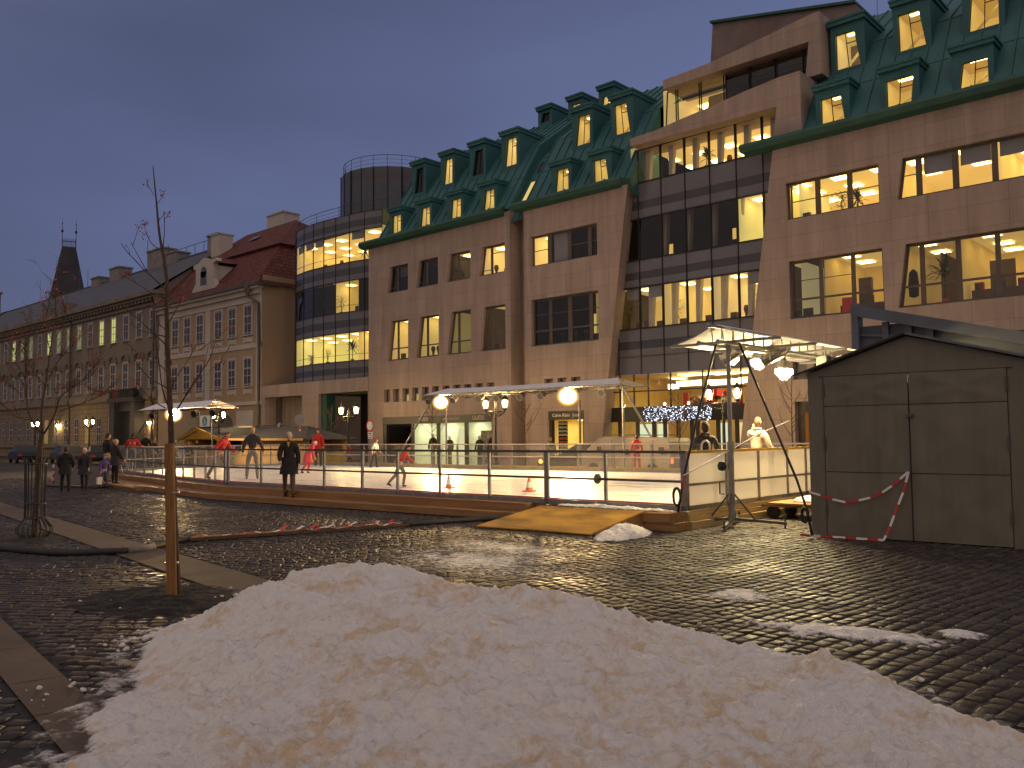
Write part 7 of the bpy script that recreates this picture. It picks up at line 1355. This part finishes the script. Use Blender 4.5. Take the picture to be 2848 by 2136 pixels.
def person(label, loc, face, h=1.72, jacket='cloth_dark', trousers='cloth_dark', hair='hair_dark', shoes='shoe', larm=(8, 12, 12), rarm=(8, 12, 12), lleg=(6, 4), rleg=(-6, 6), lean=0, coat=0, hat=None, hood=None, head=(0, 0), hands='skin', scarf=None, collar=None, female=False, spread=4, extra=None, grp=None, long_hair=False, turn=0):
    """arm = (forward swing, sideways, elbow bend) degrees; leg = (forward swing, knee bend)"""
    k = h/1.75; t_nodes = {}
    Ry = lambda a: Matrix.Rotation(R_(a), 3, 'X')
    def V(x, y, z): return Vector((x, y, z))
    sh = .175 if female else .19; tor = Matrix.Rotation(R_(lean), 3, 'X'); P = V(0, 0, .93)
    up = lambda x, y, z: P+tor @ V(x, y, z-.93)
    nd = {'pelvis': (P, (.115, .095)), 'waist': (up(0, 0, 1.10), (.115, .085)), 'chest': (up(0, -.005, 1.30), (.135, .095)), 'neck': (up(0, .0, 1.47), .055), 'skull': (up(0, -.015, 1.56), .05)}
    ed = [('pelvis', 'waist'), ('waist', 'chest'), ('chest', 'neck'), ('neck', 'skull')]; J = {}
    for s, arm, leg in ((1, larm, lleg), (-1, rarm, rleg)):
        S_ = up(s*sh, 0, 1.40); ab = Matrix.Rotation(R_(-s*arm[1]), 3, 'Y'); sw = Matrix.Rotation(R_(-arm[0]), 3, 'X'); ua = sw @ ab @ V(0, 0, -.29); el = S_+tor @ ua
        fa = Matrix.Rotation(R_(-arm[0]-arm[2]), 3, 'X') @ Matrix.Rotation(R_(-s*(arm[1]*.6-(arm[3] if len(arm) > 3 else 0))), 3, 'Y') @ V(0, 0, -.25); wr = el+tor @ fa; fd = (tor @ fa).normalized()
        sd = Vector((0, -1, 0)); sd = (sd-fd*sd.dot(fd)).normalized(); nrm = fd.cross(sd)
        pa = wr+fd*.06; q = 'LR'[s < 0]
        nd.update({'sh'+q: (S_, .062), 'el'+q: (el, .043), 'wr'+q: (wr, .028), 'pa'+q: (pa, (.036, .018))}); ed += [('chest', 'sh'+q), ('sh'+q, 'el'+q), ('el'+q, 'wr'+q), ('wr'+q, 'pa'+q)]
        for f, (o_, l) in enumerate(((.030, .068), (.010, .078), (-.010, .073), (-.028, .056))):
            b0 = pa+fd*.03+sd*o_; b1 = b0+fd*l*.55+nrm*.006*-s; b2 = b1+fd*l*.42+nrm*.022*-s
            nd.update({'f%d%sa' % (f, q): (b0, .0095), 'f%d%sb' % (f, q): (b1, .0085), 'f%d%sc' % (f, q): (b2, .007)}); ed += [('pa'+q, 'f%d%sa' % (f, q)), ('f%d%sa' % (f, q), 'f%d%sb' % (f, q)), ('f%d%sb' % (f, q), 'f%d%sc' % (f, q))]
        t0 = wr+fd*.03+sd*.03; nd.update({'t%sa' % q: (t0, .011), 't%sb' % q: (t0+fd*.035+sd*.022, .010), 't%sc' % q: (t0+fd*.062+sd*.028, .008)}); ed += [('wr'+q, 't%sa' % q), ('t%sa' % q, 't%sb' % q), ('t%sb' % q, 't%sc' % q)]
        hp = V(s*.09, 0, .90); kn = hp+Matrix.Rotation(R_(-leg[0]), 3, 'X') @ Matrix.Rotation(R_(-s*spread), 3, 'Y') @ V(0, 0, -.43); an = kn+Matrix.Rotation(R_(-leg[0]+leg[1]), 3, 'X') @ Matrix.Rotation(R_(-s*spread*.5), 3, 'Y') @ V(0, 0, -.41); J['an'+q] = an
        nd.update({'hp'+q: (hp, .082), 'kn'+q: (kn, .056), 'an'+q: (an, .040)}); ed += [('pelvis', 'hp'+q), ('hp'+q, 'kn'+q), ('kn'+q, 'an'+q)]
        J['S'+q] = S_; J['el'+q] = el; J['wr'+q] = wr; J['hp'+q] = hp; J['kn'+q] = kn
    low = min(J['anL'].z, J['anR'].z)-.085; off = Vector((0, 0, -low))
    M = Matrix.Translation(loc) @ Matrix.Rotation(R_(face), 4, 'Z') @ Matrix.Scale(k, 4) @ Matrix.Translation(off)
    root = None
    def put(vf, name, mats, par=None, mi=None, smooth=True):
        m = MB(); m.v = [tuple(v) for v in vf[0]]; m.f = [list(f) for f in vf[1]]; m.mi = mi or [0]*len(m.f); m.xf(M); return m.build(name, mats, par, smooth=smooth, fix=False)
    body = skin_mesh(nd, ed, 1); bv, bf = list(body[0]), list(body[1]); mi = [0]*len(bf)
    # head with face
    HC = up(0, -.03, 1.645); HR = tor @ Matrix.Rotation(R_(head[0]), 3, 'Z') @ Matrix.Rotation(R_(head[1]), 3, 'X'); nu, nv = 26, 18; o = len(bv)
    def surf(u, v, g=0):
        a = 2*math.pi*u; b_ = math.pi*v; dx, dy, dz = math.sin(b_)*math.sin(a), -math.sin(b_)*math.cos(a), -math.cos(b_)
        x, y, z = dx*.074, dy*.094, dz*.118
        if dz < 0: x *= 1+.28*dz; y *= 1+.10*dz
        if dy < 0 and g == 0:
            c = math.exp(-(dx/.16)**2); y -= .026*c*max(0, 1-abs(dz+.18)/.22); y += .009*math.exp(-((abs(dx)-.34)/.17)**2-((dz-.06)/.12)**2); y -= .006*math.exp(-((dz-.22)/.1)**2)*math.exp(-(dx/.55)**2); y -= .008*c*math.exp(-((dz+.52)/.09)**2); y -= .012*math.exp(-(dx/.3)**2-((dz+.86)/.14)**2)
        return Vector((x, y, z))*(1+g)
    for j in range(nv+1):
        for i in range(nu): bv.append(tuple(HC+HR @ surf(i/nu, j/nv)))
    for j in range(nv):
        for i in range(nu):
            bf.append((o+j*nu+i, o+j*nu+(i+1) % nu, o+(j+1)*nu+(i+1) % nu, o+(j+1)*nu+i)); zz = -math.cos(math.pi*(j+.5)/nv); aa = abs(((i+.5)/nu+.5) % 1-.5)*2*math.pi
            mi.append(2 if (-.60 < zz < -.47 and aa < .36) else 0)
    def ball_at(c, r, sc, mat):
        m = MB(); m.ball((0, 0, 0), r, 8, 6, sc=sc); o2 = len(bv); bv.extend([tuple(HC+HR @ (Vector(c)+Vector(v))) for v in m.v]); bf.extend([tuple(q+o2 for q in f) for f in m.f]); mi.extend([mat]*len(m.f))
    for s in (-1, 1): ball_at((s*.030, -.080, .010), .011, (1, .7, .7), 1); ball_at((s*.074, .008, -.005), .026, (.35, .7, 1.1), 0)
    root = put((bv, bf), 'person', ['skin' if hands == 'skin' else 'skin', 'eye', 'lip'], None, mi)
    tag(root, label, 'person', grp)
    # hair, hat, hood
    def cap(g, lo, name, mat, back=0., thick=1.0):
        vs = []; fs = []; N1, N2 = 24, 12
        for j in range(N2+1):
            for i in range(N1):
                a = i/N1; fr = math.cos(2*math.pi*a); low_ = lo-back*max(0, -fr)*.0+ (0.0 if fr < .15 else 0); v0 = .5+lo*.5 if fr < .2 else .5+max(lo, .30)*.5; v0 = v0-back*.5*max(0, -fr+.3)
                v = v0+(1-v0)*j/N2; vs.append(tuple(HC+HR @ (surf(a, v, g)+Vector((mnoise.noise((a*9, v*9, 1))*.006*thick, 0, mnoise.noise((a*7, v*7, 4))*.006*thick)))))
        for j in range(N2):
            for i in range(N1): fs.append((j*N1+i, j*N1+(i+1) % N1, (j+1)*N1+(i+1) % N1, (j+1)*N1+i))
        put((vs, fs), name, mat, root)
    cap(.09, -.1, 'hair', hair, back=.55 if long_hair else .30)
    if hat: cap(.16, .12, 'hat', hat, back=.15)
    if hood: cap(.24, -.25, 'hood', hood, back=.6)
    # trousers, jacket, shoes
    g = .014
    tn = {'p': (P, (.125, .108)), 'w': (up(0, 0, 1.03), (.12, .10))}; te = [('p', 'w')]
    for q in 'LR': tn.update({'h'+q: (J['hp'+q], .10), 'k'+q: (J['kn'+q], .074), 'c'+q: (J['kn'+q].lerp(J['an'+q], .5), .066), 'a'+q: (J['an'+q]+Vector((0, 0, -.03)), .06)}); te += [('p', 'h'+q), ('h'+q, 'k'+q), ('k'+q, 'c'+q), ('c'+q, 'a'+q)]
    put(skin_mesh(tn, te), 'trousers', trousers, root)
    jn = {'p': (up(0, 0, .98), (.15, .13)), 'w': (up(0, 0, 1.12), (.145, .115)), 'c': (up(0, 0, 1.29), (.165, .125)), 'u': (up(0, .005, 1.40), (.13, .09)), 'n': (up(0, .01, 1.475), .075)}; je = [('p', 'w'), ('w', 'c'), ('c', 'u'), ('u', 'n')]
    for q in 'LR': jn.update({'s'+q: (J['S'+q], .085), 'e'+q: (J['el'+q], .064), 'f'+q: (J['el'+q].lerp(J['wr'+q], .55), .054), 'r'+q: (J['wr'+q], .046)}); je += [('u', 's'+q), ('s'+q, 'e'+q), ('e'+q, 'f'+q), ('f'+q, 'r'+q)]
    if coat: jn = {a_: (b_[0], tuple(q*1.14 for q in b_[1]) if isinstance(b_[1], tuple) else b_[1]*1.18) for a_, b_ in jn.items()}
    jv, jf = skin_mesh(jn, je); jv = list(jv); jf = list(jf)
    if coat:
        o3 = len(jv); N1 = 20; rows = 6
        for j in range(rows):
            u = j/(rows-1); zc = 1.08-u*(1.08-coat); c = up(0, 0, zc) if zc > .93 else V(0, .0, zc); sw_ = (J['knL'].y+J['knR'].y)*.5*max(0, (.93-zc)/.45); rx = .205+.045*u; ry = .17+.05*u+abs(J['knL'].y-J['knR'].y)*.32*max(0, (.93-zc)/.45)
            for i in range(N1): a = 2*math.pi*i/N1; w_ = 1+.04*math.sin(a*5+u*2); jv.append((c.x+rx*w_*math.cos(a), c.y+sw_+ry*w_*math.sin(a), c.z))
        for j in range(rows-1):
            for i in range(N1): jf.append((o3+j*N1+i, o3+j*N1+(i+1) % N1, o3+(j+1)*N1+(i+1) % N1, o3+(j+1)*N1+i))
    put((jv, jf), 'coat' if coat else 'jacket', jacket, root)
    m = MB(); cN = up(0, .012, 1.50); ring_ = [tuple(cN+tor @ V(.085*math.cos(a*.5236), .08*math.sin(a*.5236), 0.0)) for a in range(13)]; m.tube(ring_, .03, 7); put((m.v, m.f), 'collar', collar or jacket, root)
    if scarf: m = MB(); m.add([tuple(up(-.04, -.125, 1.47)), tuple(up(.04, -.125, 1.47)), tuple(up(.012, -.142, 1.36)), tuple(up(-.008, -.142, 1.36))], [(0, 1, 2, 3)]); m.add([tuple(up(-.05, -.06, 1.51)), tuple(up(.05, -.06, 1.51)), tuple(up(.04, -.125, 1.47)), tuple(up(-.04, -.125, 1.47))], [(0, 1, 2, 3)]); put((m.v, m.f), 'shirt_front', scarf, root)
    for q, leg in (('L', lleg), ('R', rleg)):
        a = J['an'+q]; tilt = Matrix.Rotation(R_(min(25, max(-25, (-leg[0]+leg[1])*.6))), 3, 'X'); sn = {'h': (a+tilt @ V(0, .035, -.045), .040), 'm': (a+tilt @ V(0, -.06, -.048), .040), 't': (a+tilt @ V(0, -.145, -.055), .032)}; sv, sf = skin_mesh(sn, [('h', 'm'), ('m', 't')]); sv = list(sv); sf = list(sf)
        if shoes == 'skate': m = MB(); m.prism([a+tilt @ V(-.003, .06, -.105), a+tilt @ V(-.003, -.19, -.105), a+tilt @ V(-.003, -.17, -.075), a+tilt @ V(-.003, .05, -.075)], tilt @ V(.006, 0, 0)); o4 = len(sv); sv += [tuple(v) for v in m.v]; sf += [tuple(i+o4 for i in f) for f in m.f]
        put((sv, sf), 'shoe' if shoes != 'skate' else 'skate', shoes, root)
    if extra: extra(root, put, up, J, HC)
    return root
pm('lip', (.36, .14, .11), .6)
def toface(x, y): return math.degrees(math.atan2(-x, y))+0   # yaw so that local -Y looks at the camera
CAMF = lambda x, y: math.degrees(math.atan2(x, -y))  # unused helper kept simple
def yaw_to(x, y, tx, ty): return math.degrees(math.atan2(ty-y, tx-x))+90
def cam_yaw(x, y, rel=0): return yaw_to(x, y, 0, 0)+rel
def logo(root, put, up, J, HC):
    m = MB(); P = [up(.09*math.cos(a*.3142)*1.0, .142, 1.22+.13*math.sin(a*.3142)) for a in range(0, 11)]; P = [up(.09, .14, 1.0)]+P+[up(-.09, .14, 1.0)]; m.tube(P, .024, 6); put((m.v, m.f), 'horseshoe_emblem', 'cloth_white', root)
def hoodroll(root, put, up, J, HC):
    m = MB(); m.tube([up(.12*math.cos(a*.35+.2), .10+.03*math.sin(a), 1.44-.08*math.sin(a*.35+.2)) for a in range(9)], .045, 7); put((m.v, m.f), 'hood', 'cloth_cream', root)
person('elderly grey-haired man in long black coat walking on the wooden step', (-20.05, 13.0, .172), cam_yaw(-20, 13, -8), 1.72, 'cloth_black', 'cloth_brown', 'hair_grey', larm=(-10, 9, 22), rarm=(6, 13, 40, 22), lleg=(16, 14), rleg=(-12, 14), coat=.62, scarf='mustard', head=(-6, 4))
person('skater in red and white jacket gliding behind the post, bent forward', (-27.9, 15.3, .36), cam_yaw(-28, 15, 60), 1.70, 'cloth_red', 'cloth_grey', 'hair_brown', 'skate', larm=(35, 25, 40), rarm=(-10, 30, 40), lleg=(28, 35), rleg=(-22, 12), lean=22, long_hair=True, extra=lambda root, put, up, J, HC: [put((lambda m: (m.v, m.f))(MB().lathe([(.158, z), (.160, z+.03), (.158, z+.06)], (0, 0, 0), 18, sy=.80).xf(Matrix.Translation(up(0, 0, 1.2)-Vector((0, 0, 1.2))) if False else Matrix())), 'white_stripe', 'cloth_white', root) for z in ()])
person('long-haired skater in dark jacket and grey jeans near the fence', (-26.6, 15.8, .36), cam_yaw(-26.6, 15.8, 175), 1.75, 'cloth_dark', 'cloth_grey', 'hair_fair', 'skate', larm=(-5, 18, 20), rarm=(10, 20, 25), lleg=(8, 10), rleg=(-14, 8), long_hair=True, spread=9)
person('bareheaded man in bright red parka standing at the far fence', (-36.0, 25.0, .36), cam_yaw(-36, 25, -15), 1.80, 'cloth_red', 'cloth_dark', 'hair_dark', larm=(3, 10, 15), rarm=(3, 10, 15), coat=.78, head=(-10, 12), spread=5)
person('child in pink-red suit and white hat bending forward behind the man in the black coat', (-29.1, 19.7, .36), cam_yaw(-29, 19.7, 100), 1.34, 'cloth_pink', 'cloth_pink', 'hair_fair', 'skate', hat='cloth_white', lean=30, lleg=(20, 35), rleg=(-10, 25), larm=(40, 15, 20), rarm=(30, 15, 20), coat=.55)
person('child in white jacket with red bobble hat skating near the far fence', (-31.7, 25.1, .36), cam_yaw(-31.7, 25, 60), 1.28, 'cloth_white', 'cloth_dark', 'hair_brown', 'skate', hat='cloth_red', lean=8, larm=(15, 18, 30), rarm=(-10, 18, 30), lleg=(12, 15), rleg=(-10, 12))
person('small skater in red jacket crouching mid-ice, left of the first cone', (-18.7, 15.7, .36), cam_yaw(-18.6, 15.5, 80), 1.22, 'cloth_red', 'cloth_grey', 'hair_dark', 'skate', lean=25, larm=(50, 25, 30), rarm=(-20, 30, 30), lleg=(25, 35), rleg=(-20, 25))
person('skater in an all-red suit by the far fence before the white van', (-18.9, 27.6, .36), cam_yaw(-18.9, 27.6, 165), 1.36, 'cloth_red', 'cloth_red', 'hair_dark', 'skate', larm=(6, 14, 12), rarm=(10, 10, 14), lleg=(4, 6), rleg=(-4, 4), spread=6, lean=6)
person('person in black hooded top with a white horseshoe emblem on the back', (-9.0, 15.6, .36), cam_yaw(-9, 15.6, 180), 1.60, 'cloth_dark', 'cloth_dark', 'hair_dark', 'skate', hood='cloth_dark', larm=(25, 14, 50), rarm=(25, 14, 50), extra=logo)
person('person in cream hooded top turned away beside the near mast', (-8.95, 17.7, .36), cam_yaw(-9, 17.6, 150), 1.72, 'cloth_cream', 'cloth_dark', 'hair_brown', 'skate', larm=(75, 20, 70), rarm=(20, 12, 40), extra=hoodroll, lean=5, hat=None)
person('dark-clad person walking away at left, hands in pockets', (-30.4, 11.15, 0), cam_yaw(-30.4, 11.1, 175), 1.50, 'cloth_black', 'cloth_black', 'hair_dark', larm=(6, 14, 40, 20), rarm=(6, 14, 40, 20), lleg=(8, 6), rleg=(-8, 8), coat=.7)
person('person in pale beret and dark clothes walking towards us at left', (-30.9, 11.95, 0), cam_yaw(-30.9, 11.9, -20), 1.44, 'cloth_dark', 'cloth_dark', 'hair_dark', hat='cloth_white', larm=(10, 10, 30), rarm=(-8, 10, 15), lleg=(12, 8), rleg=(-10, 10), female=True, coat=.66)
person('child in dark jacket with a white bag just behind the person in the beret', (-31.6, 12.9, 0), cam_yaw(-31.6, 12.9, 30), 1.18, 'cloth_purple', 'cloth_jeans', 'hair_brown', larm=(5, 10, 20), rarm=(5, 12, 15), extra=lambda root, put, up, J, HC: put((lambda m: (m.v, m.f))(MB().prism([(-.42, -.1, .25), (-.18, -.1, .22), (-.16, -.1, .62), (-.42, -.1, .6)], (0, .14, 0))), 'bag', 'cloth_white', root, smooth=False))
person('tall man in dark jacket and blue jeans standing on the step platform', (-33.4, 13.72, .168), cam_yaw(-33.4, 13.7, 120), 1.78, 'cloth_black', 'cloth_jeans', 'hair_brown', larm=(8, 8, 20), rarm=(8, 8, 20), lleg=(2, 3), rleg=(-2, 3), hat='cloth_dark')
person('shorter fair-haired person in dark coat beside the man in jeans', (-31.9, 13.4, .168), cam_yaw(-31.8, 13.4, 130), 1.56, 'cloth_dark', 'cloth_black', 'hair_fair', larm=(10, 8, 25), rarm=(12, 8, 25), lleg=(2, 3), rleg=(-2, 3), female=True, coat=.7)
person('onlooker in red jacket leaning on the fence corner', (-38.6, 16.95, .36), cam_yaw(-38.6, 16.9, 170), 1.66, 'cloth_red', 'cloth_dark', 'hair_dark', larm=(35, 25, 60), rarm=(35, 25, 60), lean=12, collar='cloth_dark')
person('dark-haired onlooker half hidden left of the red jacket', (-40.6, 17.0, 0), cam_yaw(-40.6, 17, -20), 1.78, 'cloth_dark', 'cloth_dark', 'hair_dark', larm=(20, 8, 50), rarm=(20, 8, 50))
person('person in red cap and dark coat behind the rink, left of the canopy pole', (-44.4, 20.2, 0.36), cam_yaw(-44, 20, 20), 1.66, 'cloth_black', 'cloth_black', 'hair_dark', hat='cloth_red', coat=.7)
for i, (x, y, hh, l) in enumerate(((-46.2, 21.5, 1.62, 'first head of the dim group behind the far left fence, nearest the red cap'), (-46.4, 22.8, 1.55, 'dim onlooker in the middle of the group behind the far left fence'), (-45.4, 23.0, 1.5, 'rightmost dim onlooker of the group behind the far left fence'))): person(l, (x, y, .1), cam_yaw(x, y, -30+30*i), hh, ('cloth_dark', 'cloth_grey', 'cloth_black')[i], 'cloth_dark', ('hair_brown', 'hair_grey', 'hair_dark')[i])
person('brown-haired customer at the counter of the yellow stall', (-51.0, 26.4, 0), cam_yaw(-51, 26.4, 60), 1.62, 'cloth_dark', 'cloth_dark', 'hair_brown', larm=(30, 10, 50), rarm=(30, 10, 50))
person('person standing in the bright doorway of the small shop', (-26.4, 31.4, 0), cam_yaw(-26.4, 31.4, 30), 1.66, 'cloth_grey', 'cloth_dark', 'hair_brown', coat=.8)
person('red-coated child at the street side of the far fence, by the passage', (-38.0, 28.4, 0), cam_yaw(-38, 28.4, -30), 1.35, 'cloth_red', 'cloth_dark', 'hair_dark')
# shop mannequins
def mannequin(x, y, hh, label, jk):
    t = thing('mannequin', label, 'mannequin', (x, y, 0), 0, 'dressed mannequins in the shop windows'); m = MB(); m.lathe([(.10, .5), (.13, .9), (.17, 1.02), (.14, 1.2), (.21, 1.42), (.18, 1.52), (.06, 1.58)], (0, 0, 0), 12, sy=.7); hang(m.build('jacket', jk, smooth=True), t)
    m = MB(); m.tube([(.2, 0, 1.46), (.27, -.02, 1.2), (.26, -.06, .96)], .06, 7); m.tube([(-.2, 0, 1.46), (-.27, -.02, 1.2), (-.26, -.06, .96)], .06, 7); hang(m.build('sleeve', jk), t); m = MB(); m.tube([(.07, 0, .95), (.08, 0, .1)], .07, 7); m.tube([(-.07, 0, .95), (-.08, 0, .1)], .07, 7); hang(m.build('trousers', 'cloth_grey'), t); m = MB(); m.ball((0, 0, 1.68), .1, 9, 7, sc=(.85, .95, 1.15)); hang(m.build('head', 'cloth_white', smooth=True), t); t.scale = (hh, hh, hh); return t
mannequin(-36.9, 33.45, 1.08, 'black-jacketed mannequin at the left end of the bright shop window', 'cloth_black'); mannequin(-35.55, 33.5, 1.0, 'dark mannequin beside the frame between first and second bright pane', 'cloth_dark'); mannequin(-33.2, 33.5, 1.0, 'dark mannequin in front of the dotted display board, left one', 'cloth_dark'); mannequin(-32.2, 33.5, 1.05, 'black-clad mannequin in front of the dotted display board, right one', 'cloth_black')
mannequin(-23.6, 34.6, 1.0, 'mannequin with black bag in the lit display left of the entrance', 'cloth_black')
